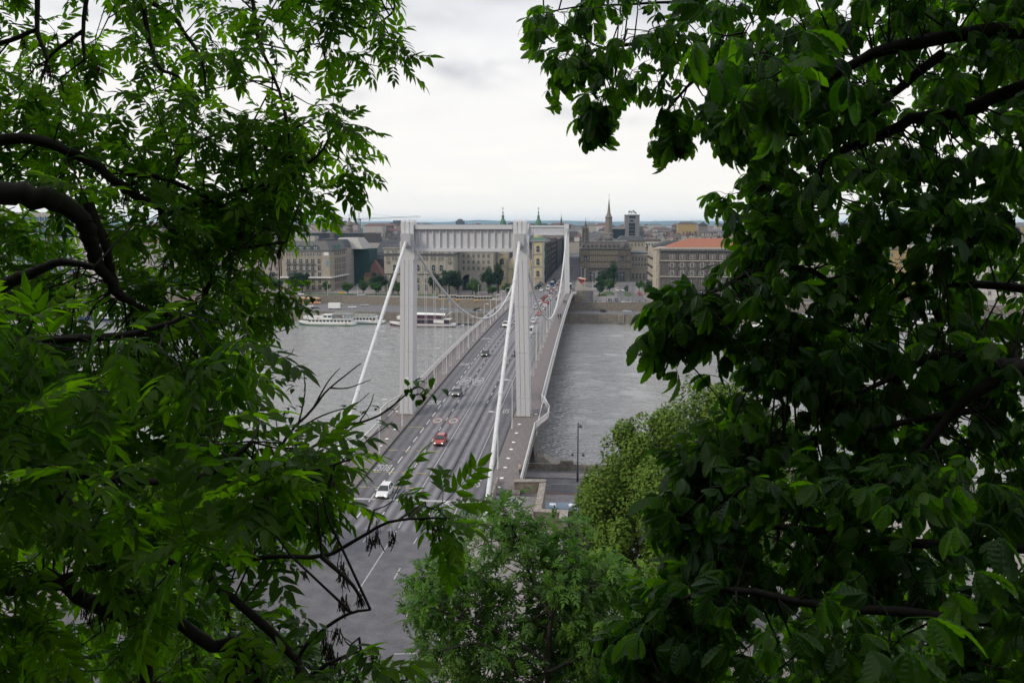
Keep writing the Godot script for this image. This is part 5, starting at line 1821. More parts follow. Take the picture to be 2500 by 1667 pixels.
# ==================================================================== boats
func hull_mesh(L: float, W: float, y0: float, y1: float, bow: float, m: Material, flare := 0.85, stern := 0.8) -> ArrayMesh:
	# bow towards -x; deck edge rises a little to the bow
	var mb := MB.new()
	var n := 16
	var sec := []
	for k in n + 1:
		var t := float(k) / n
		var x := lerpf(-L * 0.5, L * 0.5, t)
		var f := clampf((t * L) / bow, 0.0, 1.0)
		var w := W * 0.5 * pow(sin(f * PI * 0.5), 0.75)
		if t > 0.9: w *= lerpf(1.0, stern, (t - 0.9) / 0.1)
		var up := y1 + 0.9 * pow(1.0 - clampf(t / 0.35, 0, 1), 2.0)
		var rake := -1.4 * (1.0 - f)
		sec.append([Vector3(x - rake, y0, 0), Vector3(x - rake * 0.6, y0, w * flare), Vector3(x + rake * 0.3, up, maxf(w, 0.02))])
	for k in n:
		var a: Array = sec[k]
		var b: Array = sec[k + 1]
		var fl := Vector3(1, 1, -1)
		mb.quad(a[1], b[1], b[2], a[2])
		mb.quad(b[1] * fl, a[1] * fl, a[2] * fl, b[2] * fl)
		mb.quad(a[2], b[2], b[2] * fl, a[2] * fl)
	var e: Array = sec[n]
	var fl2 := Vector3(1, 1, -1)
	mb.quad(e[1], e[1] * fl2, e[2] * fl2, e[2])
	return mb.mesh(m)

func boat(label: String, at: Vector3, turn: float, L: float, W: float, cols: Array, decks: Array) -> Node3D:
	# cols: bottom stripe, topsides; decks: [x0, x1, y0, height, material, windows, rail]
	var o := thing("river_boat", label, "boat", at, turn, "boats moored at the far quay")
	part(o, "hull", hull_mesh(L, W, -0.6, 1.3, L * 0.28, mats[cols[1]]))
	part(o, "boot_stripe", hull_mesh(L * 1.002, W * 1.01, -0.65, 0.35, L * 0.28, mats[cols[0]], 0.9))
	for d in decks:
		var x0: float = d[0]
		var x1: float = d[1]
		var y: float = d[2]
		var h: float = d[3]
		var w: float = W * (0.86 if y < 2.0 else 0.76)
		var b := MB.new()
		if d[5] == 2:   # open deck under an awning
			b.box(Vector3((x0 + x1) * 0.5, y + h, 0), Vector3(x1 - x0, 0.18, w))
			for k in 7:
				for s in [-1.0, 1.0]: b.box(Vector3(lerpf(x0, x1, k / 6.0), y + h * 0.5, s * w * 0.48), Vector3(0.1, h, 0.1))
			part(o, "awning", b.mesh(mats[d[4]]))
		else:
			b.frustum(Vector3((x0 + x1) * 0.5, y + h * 0.5, 0), Vector3(x1 - x0, h, w), Vector2((x1 - x0) * 0.97, w * 0.94))
			part(o, "deckhouse", b.mesh(mats[d[4]]))
			b = MB.new()
			b.box(Vector3((x0 + x1) * 0.5, y + h + 0.06, 0), Vector3(x1 - x0 + 0.7, 0.12, w + 0.4))
			part(o, "deck_roof", b.mesh(mats.boat_white))
		if d[5] == 1:
			var n := maxi(2, int((x1 - x0) / 1.7))
			for k in n:
				b = MB.new()
				for s in [-1.0, 1.0]: b.box(Vector3(0, 0, s * w * 0.487), Vector3((x1 - x0) / n * 0.72, h * 0.45, 0.12))
				part(o, "window", b.mesh(mats.glass_black), Vector3(lerpf(x0, x1, (k + 0.5) / n), y + h * 0.56, 0))
		if d[6]:
			b = MB.new()
			for s in [-1.0, 1.0]:
				b.bar(Vector3(x0, y + h + 1.0, s * w * 0.48), Vector3(x1, y + h + 1.0, s * w * 0.48), 0.07, 0.07)
				b.bar(Vector3(x0, y + h + 0.5, s * w * 0.48), Vector3(x1, y + h + 0.5, s * w * 0.48), 0.05, 0.05)
				for k in int(x1 - x0): b.box(Vector3(x0 + k, y + h + 0.5, s * w * 0.48), Vector3(0.06, 1.0, 0.06))
			part(o, "railing", b.mesh(mats.boat_white))
	return o

func build_boats() -> void:
	for e in [["boat_white", 0.66, 0.67, 0.66], ["boat_green", 0.02, 0.10, 0.06], ["boat_purple", 0.05, 0.012, 0.03], ["boat_blue", 0.02, 0.035, 0.09], ["boat_awning", 0.10, 0.13, 0.15], ["boat_grey", 0.3, 0.32, 0.34], ["seat_mix", 0.35, 0.30, 0.25]]:
		mat(e[0], Color(e[1], e[2], e[3]), 0.45)
	var w := WATER
	var o := boat("white excursion boat with green waterline and dark awning, left of the pylon", Vector3(-108, w, -258), 0.0, 29, 6.2, ["boat_green", "boat_white"], [[-9.0, 13.0, 1.1, 2.0, "boat_white", 1, false], [-11.5, -0.5, 3.2, 0.9, "boat_white", 0, true], [-1.5, 3.0, 3.2, 2.0, "boat_white", 1, false], [3.0, 13.5, 3.2, 2.1, "boat_awning", 2, true]])
	ring_buoys(o, [Vector3(-4, 3.6, 2.6), Vector3(10.5, 1.0, 3.05)])
	o = boat("white boat with yellow seats on deck moored behind the green-striped one", Vector3(-94, w, -267), 0.0, 26, 6.0, ["boat_green", "boat_white"], [[-8.0, 9.0, 1.1, 2.4, "boat_white", 1, true]])
	for k in 16:
		var b := MB.new()
		b.box(Vector3(0, 0.35, 0), Vector3(0.5, 0.7, 4.2))
		part(o, "bench", b.mesh(mats.gold if k % 3 else mats.banner_blue), Vector3(-7.2 + k * 1.0, 3.7, 0))
	ring_buoys(o, [Vector3(7.5, 1.8, 2.7)])
	o = boat("sleek dark purple party boat with white hull, right behind the pylon leg", Vector3(-59.5, w, -258), 0.0, 33, 7.0, ["boat_purple", "boat_white"], [[-11, 14.0, 1.2, 2.3, "boat_purple", 1, false], [-12.5, -4.0, 3.5, 0.9, "boat_white", 0, true], [-5.0, 10.5, 3.6, 2.2, "boat_purple", 0, false]])
	var c := MB.new()
	for k in 8:
		var a := PI * k / 8.0
		var b2 := PI * (k + 1) / 8.0
		c.quad(Vector3(-4.0, 5.8 + sin(a) * 0.9, cos(a) * 2.7), Vector3(11.5, 5.4 + sin(a) * 0.9, cos(a) * 2.7), Vector3(11.5, 5.4 + sin(b2) * 0.9, cos(b2) * 2.7), Vector3(-4.0, 5.8 + sin(b2) * 0.9, cos(b2) * 2.7))
	part(o, "curved_roof", c.mesh(mats.boat_white))
	c = MB.new()
	c.box(Vector3(8.5, 2.6, 3.05), Vector3(5.2, 1.5, 0.1), Basis(Vector3.BACK, -0.06))
	part(o, "side_panel", c.mesh(mats.boat_white))
	c = MB.new()
	c.bar(Vector3(11.0, 4.5, 0), Vector3(14.5, 7.2, 0), 0.25, 0.25)
	part(o, "flag_mast", c.mesh(mats.boat_white))
	boat("long white hotel ship with dark blue hull behind the left foliage", Vector3(-204, w, -268), 0.0, 84, 9.0, ["boat_blue", "boat_blue"], [[-30, 36, 1.2, 2.6, "boat_white", 1, false], [-28, 30, 4.0, 2.4, "boat_white", 1, true], [-20, 10, 6.8, 1.6, "boat_grey", 0, false]])
	boat("white boat with blue windows glimpsed through the chestnut leaves", Vector3(116, w, -262), 0.0, 40, 7.0, ["boat_blue", "boat_white"], [[-12, 18, 1.2, 2.4, "boat_white", 1, false], [-10, 14, 3.8, 2.2, "boat_white", 1, true]])
	boat("tall white and red pleasure boat behind the middle of the chestnut", Vector3(181, w, -262), 0.0, 44, 8.0, ["line_red", "boat_white"], [[-14, 20, 1.2, 2.6, "boat_white", 1, false], [-12, 18, 4.0, 2.6, "boat_white", 1, false], [-8, 14, 6.8, 2.2, "boat_white", 1, true]])
	boat("white passenger ship at the right edge behind the chestnut", Vector3(262, w, -262), 0.0, 60, 8.5, ["boat_grey", "boat_white"], [[-20, 26, 1.2, 2.6, "boat_white", 1, false], [-18, 22, 4.0, 2.4, "boat_white", 1, true]])
	# landing pontoon beside the purple boat
	var p := thing("landing_pontoon", "low dark landing pontoon behind the purple boat's stern", "pontoon", Vector3(-36, w, -264))
	var m := MB.new()
	m.box(Vector3(0, 0.4, 0), Vector3(16, 0.9, 4.0))
	part(p, "float", m.mesh(mats.iron))
	m = MB.new()
	m.bar(Vector3(-8, 1.6, 1.9), Vector3(8, 1.6, 1.9), 0.08, 0.08)
	for k in 9: m.box(Vector3(-8 + k * 2, 1.2, 1.9), Vector3(0.08, 0.9, 0.08))
	part(p, "rail", m.mesh(mats.steel))

func ring_buoys(o: Node3D, at: Array) -> void:
	for p in at:
		var b := MB.new()
		var pts := []
		var rr := []
		for k in 9:
			var a := TAU * k / 8.0
			pts.append(Vector3(cos(a) * 0.36, sin(a) * 0.36, 0.12))
			rr.append(0.1)
		b.tube(pts, rr, 6, false)
		part(o, "life_ring", b.mesh(mat("buoy_red", Color(0.45, 0.06, 0.03), 0.5)), p)

# ==================================================================== vehicles
func car_proto(kind: String) -> Node3D:   # front towards +z, wheels on y = 0
	var o := Node3D.new()
	var L := 4.3
	var W := 1.78
	# stations along z from rear to front: z, half width, bottom, belt height
	var st := [[-2.15, 0.70, 0.42, 0.86], [-2.05, 0.80, 0.30, 0.98], [-1.3, 0.88, 0.24, 1.0], [0.0, 0.89, 0.22, 0.97], [0.85, 0.88, 0.24, 0.93], [1.7, 0.84, 0.26, 0.80], [2.05, 0.74, 0.32, 0.66], [2.18, 0.55, 0.40, 0.58]]
	var cab := [-1.95, 0.95, -1.55, 0.15, 1.46]   # belt rear, belt front, roof rear, roof front, roof height
	if kind == "sedan":
		cab = [-1.35, 0.95, -0.85, 0.2, 1.42]
	elif kind == "suv":
		for s in st: s[3] += 0.12
		cab = [-2.05, 0.95, -1.85, 0.2, 1.66]
	elif kind == "van":
		st = [[-2.5, 0.88, 0.4, 1.1], [-2.45, 0.95, 0.3, 1.12], [0.0, 0.96, 0.28, 1.12], [1.5, 0.95, 0.28, 1.1], [2.3, 0.9, 0.3, 0.95], [2.5, 0.75, 0.4, 0.8]]
		cab = [-2.47, 1.75, -2.42, 0.9, 2.15]
	var b := MB.new()
	for k in st.size() - 1:
		var p: Array = st[k]
		var q: Array = st[k + 1]
		for s in [-1.0, 1.0]:
			var a0 := Vector3(s * p[1] * 0.94, p[2], p[0])
			var a1 := Vector3(s * p[1], lerpf(p[2], p[3], 0.5), p[0])
			var a2 := Vector3(s * p[1] * 0.93, p[3], p[0])
			var b0 := Vector3(s * q[1] * 0.94, q[2], q[0])
			var b1 := Vector3(s * q[1], lerpf(q[2], q[3], 0.5), q[0])
			var b2 := Vector3(s * q[1] * 0.93, q[3], q[0])
			if s > 0:
				b.quad(b0, a0, a1, b1)
				b.quad(b1, a1, a2, b2)
			else:
				b.quad(a0, b0, b1, a1)
				b.quad(a1, b1, b2, a2)
		b.quad(Vector3(-p[1] * 0.93, p[3], p[0]), Vector3(-q[1] * 0.93, q[3], q[0]), Vector3(q[1] * 0.93, q[3], q[0]), Vector3(p[1] * 0.93, p[3], p[0]))
		b.quad(Vector3(p[1] * 0.94, p[2], p[0]), Vector3(q[1] * 0.94, q[2], q[0]), Vector3(-q[1] * 0.94, q[2], q[0]), Vector3(-p[1] * 0.94, p[2], p[0]))
	for e in [0, st.size() - 1]:
		var p: Array = st[e]
		var c := [Vector3(-p[1] * 0.94, p[2], p[0]), Vector3(p[1] * 0.94, p[2], p[0]), Vector3(p[1] * 0.93, p[3], p[0]), Vector3(-p[1] * 0.93, p[3], p[0])]
		if e == 0: b.quad(c[1], c[0], c[3], c[2])
		else: b.quad(c[0], c[1], c[2], c[3])
	# roof panel and pillars
	var belt: float = st[2][3] - 0.02
	var rw := 0.58 if kind != "van" else 0.8
	b.box(Vector3(0, cab[4], (cab[2] + cab[3]) * 0.5), Vector3(rw * 2, 0.06, cab[3] - cab[2] + 0.1))
	for s in [-1.0, 1.0]:
		b.bar(Vector3(s * 0.80, belt, cab[1]), Vector3(s * rw, cab[4], cab[3]), 0.07, 0.07)
		b.bar(Vector3(s * 0.80, belt, cab[0]), Vector3(s * rw, cab[4], cab[2]), 0.12, 0.12)
		b.bar(Vector3(s * 0.84, belt, -0.3), Vector3(s * (rw + 0.02), cab[4], -0.35), 0.06, 0.09)
		b.box(Vector3(s * 0.98, belt + 0.05, 0.75), Vector3(0.2, 0.14, 0.1))
	if kind == "van": b.box(Vector3(0, 1.6, -1.1), Vector3(1.74, 1.0, 2.5))
	var body := part(o, "body", b.mesh(mat("car_white", Color(0.62, 0.63, 0.63), 0.25)))
	body.set_meta("paint", true)
	var g := MB.new()
	var gz: float = (cab[0] + cab[1]) * 0.5
	g.frustum(Vector3(0, (belt + cab[4]) * 0.5, gz), Vector3(1.62, cab[4] - belt, cab[1] - cab[0]), Vector2(rw * 2 - 0.04, cab[3] - cab[2]), Basis(), Vector2(0, (cab[2] + cab[3]) * 0.5 - gz))
	part(o, "windows", g.mesh(mats.glass_car))
	for s in [-1.0, 1.0]:
		for z in [-1.32, 1.32]:
			var wz: float = z * (1.0 if kind != "van" else 1.15)
			var w := part(o, "wheel", null, Vector3(s * (0.80 if kind != "van" else 0.84), 0.31, wz))
			var t := MB.new()
			t.tube([Vector3(-0.1, 0, 0), Vector3(0.1, 0, 0)], [0.31, 0.31], 14)
			w.mesh = t.mesh(mats.tyre)
			t = MB.new()
			t.tube([Vector3(s * 0.095, 0, 0), Vector3(s * 0.115, 0, 0)], [0.2, 0.18], 10)
			part(w, "rim", t.mesh(mats.rim))
		var f: Array = st[st.size() - 2]
		var h := MB.new()
		h.box(Vector3(s * f[1] * 0.78, f[3] - 0.08, f[0] + 0.06), Vector3(0.3, 0.15, 0.1))
		part(o, "headlight", h.mesh(mats.head_lamp))
		h = MB.new()
		h.box(Vector3(s * 0.64, 0.86 if kind != "van" else 1.0, st[0][0] - 0.01), Vector3(0.18, 0.15, 0.06))
		part(o, "tail_light", h.mesh(mats.tail_lamp))
	var n := MB.new()
	n.box(Vector3(0, 0.48, st[st.size() - 1][0] + 0.01), Vector3(0.9, 0.14, 0.04))
	part(o, "grille", n.mesh(mats.tyre))
	n = MB.new()
	n.box(Vector3(0, 0.62, st[0][0] - 0.01), Vector3(0.5, 0.11, 0.03))
	part(o, "number_plate", n.mesh(mats.disc_white))
	return o

var protos := {}
func put_car(kind: String, paint: String, label: String, at: Vector3, turn: float, group: String) -> void:
	if not protos.has(kind): protos[kind] = car_proto(kind)
	var p: Node3D = protos[kind]
	var o: Node3D = p.duplicate()
	o.name = fresh("car" if kind != "van" else "delivery_van")
	add_child(o)
	o.position = at
	o.rotation.y = turn
	if o.position.z < 60 and at.y > -5.0 and absf(at.x) < 9.0: o.rotation.x = 0.0
	tag(o, label, "car" if kind != "van" else "van", group)
	for c in o.get_children():
		if c.has_meta("paint"):
			c.remove_meta("paint")
			(c as MeshInstance3D).set_surface_override_material(0, mats[paint])

func bus(called: String, label: String, at: Vector3, turn: float, L: float, H: float, wall: String, roof: String, cat: String, stripe := "") -> void:
	var o := thing(called, label, cat, at, turn)
	var b := MB.new()
	b.frustum(Vector3(0, 0.35 + (H - 0.35) * 0.5, 0), Vector3(2.5, H - 0.35, L), Vector2(2.36, L - 0.25))
	part(o, "body", b.mesh(mats[wall]))
	b = MB.new()
	b.frustum(Vector3(0, H + 0.06, 0), Vector3(2.3, 0.16, L - 0.3), Vector2(1.9, L - 1.0))
	part(o, "roof", b.mesh(mats[roof]))
	b = MB.new()
	for k in 3: b.box(Vector3(0, H + 0.25, -L * 0.3 + k * L * 0.3), Vector3(1.5, 0.26, 1.8))
	part(o, "roof_unit", b.mesh(mats[roof]))
	var n := int(L / 1.5)
	for k in n:
		b = MB.new()
		for s in [-1.0, 1.0]: b.box(Vector3(s * 1.235, 0, 0), Vector3(0.06, H * 0.34, L / n * 0.84))
		part(o, "side_window", b.mesh(mats.glass_black), Vector3(0, H * 0.64, lerpf(-L * 0.5, L * 0.5, (k + 0.5) / n)))
	for s in [-1.0, 1.0]:
		b = MB.new()
		b.box(Vector3(0, H * 0.6, s * (L * 0.5 - 0.04)), Vector3(2.1, H * 0.42, 0.1))
		part(o, "windscreen", b.mesh(mats.glass_black))
		for z in [-L * 0.32, L * 0.32]:
			b = MB.new()
			b.tube([Vector3(s * 1.0, 0.45, z), Vector3(s * 1.24, 0.45, z)], [0.45, 0.45], 12)
			part(o, "wheel", b.mesh(mats.tyre))
		b = MB.new()
		b.box(Vector3(s * 0.9, 0.8, L * 0.5), Vector3(0.3, 0.16, 0.08))
		part(o, "headlight", b.mesh(mats.head_lamp))
		b = MB.new()
		b.box(Vector3(s * 0.9, 0.9, -L * 0.5), Vector3(0.22, 0.3, 0.08))
		part(o, "tail_light", b.mesh(mats.tail_lamp))
	if stripe:
		b = MB.new()
		b.box(Vector3(0, 0.75, 0), Vector3(2.54, 0.7, L * 0.98))
		part(o, "lower_panel", b.mesh(mats[stripe]))

func build_traffic() -> void:
	var paints := {"car_white": [0.62, 0.63, 0.63], "car_silver": [0.35, 0.36, 0.37], "car_grey": [0.12, 0.125, 0.13], "car_black": [0.012, 0.012, 0.014], "car_red": [0.33, 0.028, 0.02], "car_blue": [0.02, 0.05, 0.16], "car_green": [0.03, 0.045, 0.04], "car_yellow": [0.62, 0.40, 0.02], "car_pale_blue": [0.33, 0.40, 0.46], "bus_blue": [0.03, 0.08, 0.20], "bus_orange": [0.50, 0.22, 0.10], "tram_yellow": [0.55, 0.30, 0.03], "bus_red": [0.45, 0.03, 0.03], "bus_cream": [0.55, 0.50, 0.42]}
	for k in paints:
		var c: Array = paints[k]
		var m := mat(k, Color(c[0], c[1], c[2]), 0.3)
		m.clearcoat_enabled = true
		m.clearcoat = 0.6
		m.clearcoat_roughness = 0.08
	var on := func(x: float, z: float): return Vector3(x, deck_y(z) + 0.01, z)
	var g := "cars coming over the bridge towards the viewer"
	put_car("hatch", "car_red", "red hatchback nearest to the viewer on the bridge, before the red 40 rings", on.call(-1.25, 20.0), 0.0, g)
	put_car("sedan", "car_grey", "bronze-grey sedan coming between the pylon legs, before the white 40 rings", on.call(-4.1, -15.5), 0.0, g)
	put_car("sedan", "car_green", "dark green-grey sedan third in line beyond the white 40 rings", on.call(-4.0, -62.0), 0.0, g)
	put_car("suv", "car_white", "white car with headlights on near the middle of the bridge", on.call(-4.6, -120.5), 0.0, g)
	put_car("hatch", "car_white", "white car half hidden by leaves at the near bridge joint", on.call(-4.4, 45.6), 0.0, g)
	put_car("hatch", "car_white", "white car coming onto the far end of the bridge", on.call(-4.2, -317.0), 0.0, g)
	put_car("sedan", "car_grey", "dark car following onto the far end of the bridge", on.call(-4.4, -329.0), 0.0, g)
	put_car("van", "car_white", "white van coming off the far ramp beside the cars", on.call(-1.7, -339.0), 0.0, g)
	put_car("hatch", "car_silver", "silver car coming down the far ramp past the church", on.call(-4.2, -395.0), 0.0, g)
	put_car("sedan", "car_black", "black car coming toward us just left of the right pylon leg", on.call(-1.6, -128.0), 0.0, g)
	g = "cars queuing away over the bridge"
	put_car("van", "car_white", "white box van at the tail of the jam beside the right pylon leg", on.call(4.9, -104.0), PI, g)
	put_car("hatch", "car_white", "white car directly behind the white box van", on.call(4.7, -95.0), PI, g)
	put_car("suv", "car_blue", "dark blue car peeping out beside the near right pylon leg", on.call(4.5, -62.0), PI, g)
	put_car("hatch", "car_red", "red car low beside the near right pylon leg behind the white ones", on.call(4.8, -87.0), PI, g)
	put_car("suv", "car_white", "white people carrier with red tail lights under the hanging cable", on.call(3.9, -131.5), PI, g)
	var tone := ["car_red", "car_grey", "car_white", "car_silver", "car_black", "car_grey", "car_red", "car_silver", "car_blue", "car_white", "car_black"]
	var tn := {"car_red": "red", "car_grey": "dark grey", "car_white": "white", "car_silver": "silver", "car_black": "black", "car_blue": "navy blue"}
	var kinds := ["hatch", "sedan", "suv", "hatch", "sedan"]
	var r := RandomNumberGenerator.new()
	r.seed = 12
	for lane in [[1.4, -182.0, -470.0, "left lane"], [4.5, -157.0, -480.0, "middle lane"], [7.6, -236.0, -300.0, "kerb lane"]]:
		var z: float = lane[1]
		var k := 1
		while z > float(lane[2]):
			var t: String = tone[r.randi() % tone.size()]
			put_car(kinds[r.randi() % 5], t, "%s car queuing in the jam's %s, number %d from the near end" % [tn[t], lane[3], k], on.call(float(lane[0]) + r.randf_range(-0.3, 0.3), z), PI + r.randf_range(-0.03, 0.03), g)
			z -= r.randf_range(6.6, 10.5) + (8.0 if r.randf() < 0.1 else 0.0)
			k += 1
	for k in 12:
		var t: String = tone[(k * 3) % tone.size()]
		put_car(kinds[k % 5], t, "%s car deep in the street beyond the ornate palace, number %d" % [tn[t], k + 1], on.call([2.0, 5.5, -3.0][k % 3], -500.0 - k * 17.0), PI if k % 3 != 2 else 0.0, "cars deep in the city street")
	bus("city_bus", "blue city bus waiting right of the far pylon", Vector3(10.6, deck_y(-352), -352), PI, 11.5, 3.1, "bus_blue", "car_silver", "bus")
	bus("city_bus", "red-fronted bus standing on the ramp right of the far pylon", Vector3(17.6, -0.85, -383), 0.3, 11.5, 3.2, "bus_red", "bus_cream", "bus")
	bus("city_bus", "dark teal bus up the street right of the far pylon", Vector3(8.2, deck_y(-430), -430), PI, 11.5, 3.1, "bus_blue", "roof_grey", "bus")
	bus("coach", "black coach coming down the street left of the far pylon", Vector3(-1.6, deck_y(-424), -424), 0.0, 12.0, 3.4, "car_black", "roof_dark", "coach")
	bus("city_bus", "blue and white bus following the jam left of the far pylon", Vector3(-1.5, deck_y(-392), -392), 0.0, 11.5, 3.0, "bus_blue", "car_silver", "bus")
	bus("coach", "dark green glazed bus shelter-like coach parked by the church wall", Vector3(-7.2, deck_y(-352), -352), 0.0, 11.0, 2.9, "car_green", "roof_grey", "coach")
	bus("coach", "orange and cream coach parked on the far lower quay", Vector3(-138, -9.39, -320), PI / 2, 13.0, 3.6, "bus_orange", "bus_cream", "coach")
	for k in 3: bus("tram_car", ["leading yellow tram car by the far quay wall", "middle yellow tram car by the far quay wall", "rear yellow tram car by the far quay wall, nearest the bridge"][k], Vector3(-56.0 + k * 10.3, -5.9, -311.0 + k * 2.85), PI / 2 + 0.27, 10.0, 3.2, "bus_cream", "roof_grey", "tram", "tram_yellow")
	g = "cars on the far embankment"
	for e in [["hatch", "car_yellow", "yellow taxi at the foot of the far abutment", 15.5, -299.0, PI / 2], ["hatch", "car_silver", "silver car beside the yellow taxi at the abutment", 21.0, -300.0, PI / 2], ["suv", "car_white", "white estate car before the plaza", 29.0, -300.0, PI / 2], ["sedan", "car_black", "black car waiting to leave the plaza, headlights on", 34.0, -314.0, 0.2], ["hatch", "car_blue", "blue car waiting beside the black one at the plaza", 37.5, -314.5, 0.1],
		["sedan", "car_white", "left of the two white cars before the plaza crossing", 41.5, -301.0, PI / 2], ["sedan", "car_white", "right of the two white cars before the plaza crossing", 45.2, -298.5, PI / 2], ["hatch", "car_red", "nearer red car on the tram street", 52.6, -357.0, PI], ["hatch", "car_red", "farther red car on the tram street", 52.4, -365.0, PI], ["hatch", "car_white", "left white car at the island behind the plaza", 40.0, -388.0, 0.2], ["hatch", "car_white", "right white car at the island behind the plaza", 43.2, -389.0, 0.2], ["suv", "car_yellow", "yellow taxi at the edge of the chestnut leaves", 57.5, -302.0, PI / 2],
		["hatch", "car_yellow", "yellow taxi before the beige hotel", -128.0, -352.0, PI / 2], ["suv", "car_silver", "silver car among the promenade trees", -112.0, -338.0, PI / 2], ["sedan", "car_white", "white car in front of the hotel trees", -150.0, -340.0, PI / 2]]:
		put_car(e[0], e[1], e[2], Vector3(e[3], -5.93, e[4]), e[5], g)
	g = "cars on the far lower quay road"
	for e in [["suv", "car_black", "black car on the lower quay, nearest the bridge on the right", 30.0, -288.0], ["sedan", "car_pale_blue", "pale blue car on the lower quay right of the fender posts", 42.0, -288.0], ["sedan", "car_grey", "grey car on the lower quay by the leaf tips", 54.0, -288.5], ["suv", "car_grey", "dark grey car on the quay above the excursion boats", -118.0, -312.0], ["hatch", "car_silver", "silver car on the quay left of the slanting cable", -103.0, -311.0], ["hatch", "car_white", "white car on the quay near the orange coach", -131.0, -300.0], ["hatch", "car_white", "white car on the quay beside the white box trailer", -106.5, -298.0], ["hatch", "car_pale_blue", "pale car on the quay behind the purple boat's stern", -54.0, -290.0], ["suv", "car_black", "black car on the quay under the tram", -37.0, -289.0], ["van", "car_white", "white van on the quay seen through the left foliage", -196.0, -302.0], ["hatch", "car_white", "leftmost of three white cars seen through the left foliage", -236.0, -303.0], ["hatch", "car_white", "middle of three white cars seen through the left foliage", -231.0, -301.0], ["hatch", "car_white", "rightmost of three white cars seen through the left foliage", -226.0, -303.0]]:
		put_car(e[0], e[1], e[2], Vector3(e[3], -9.39, e[4]), PI / 2 if r.randf() < 0.6 else -PI / 2, g)
	put_car("hatch", "car_yellow", "yellow taxi on the quay road behind the two walkers", Vector3(26.5, QUAY + 0.01, 17.6), PI / 2, "cars on the near quay road")
	var tr := thing("box_trailer", "white box trailer parked on the quay above the boats", "trailer", Vector3(-114.5, -9.4, -292))
	var m := MB.new()
	m.box(Vector3(0, 1.9, 0), Vector3(6.5, 2.8, 2.4))
	part(tr, "box", m.mesh(mats.boat_white))
	m = MB.new()
	for x in [-2.2, 2.2]: m.tube([Vector3(x, 0.4, -1.1), Vector3(x, 0.4, 1.1)], [0.4, 0.4], 10)
	part(tr, "wheels", m.mesh(mats.tyre))
	for k in protos: protos[k].free()

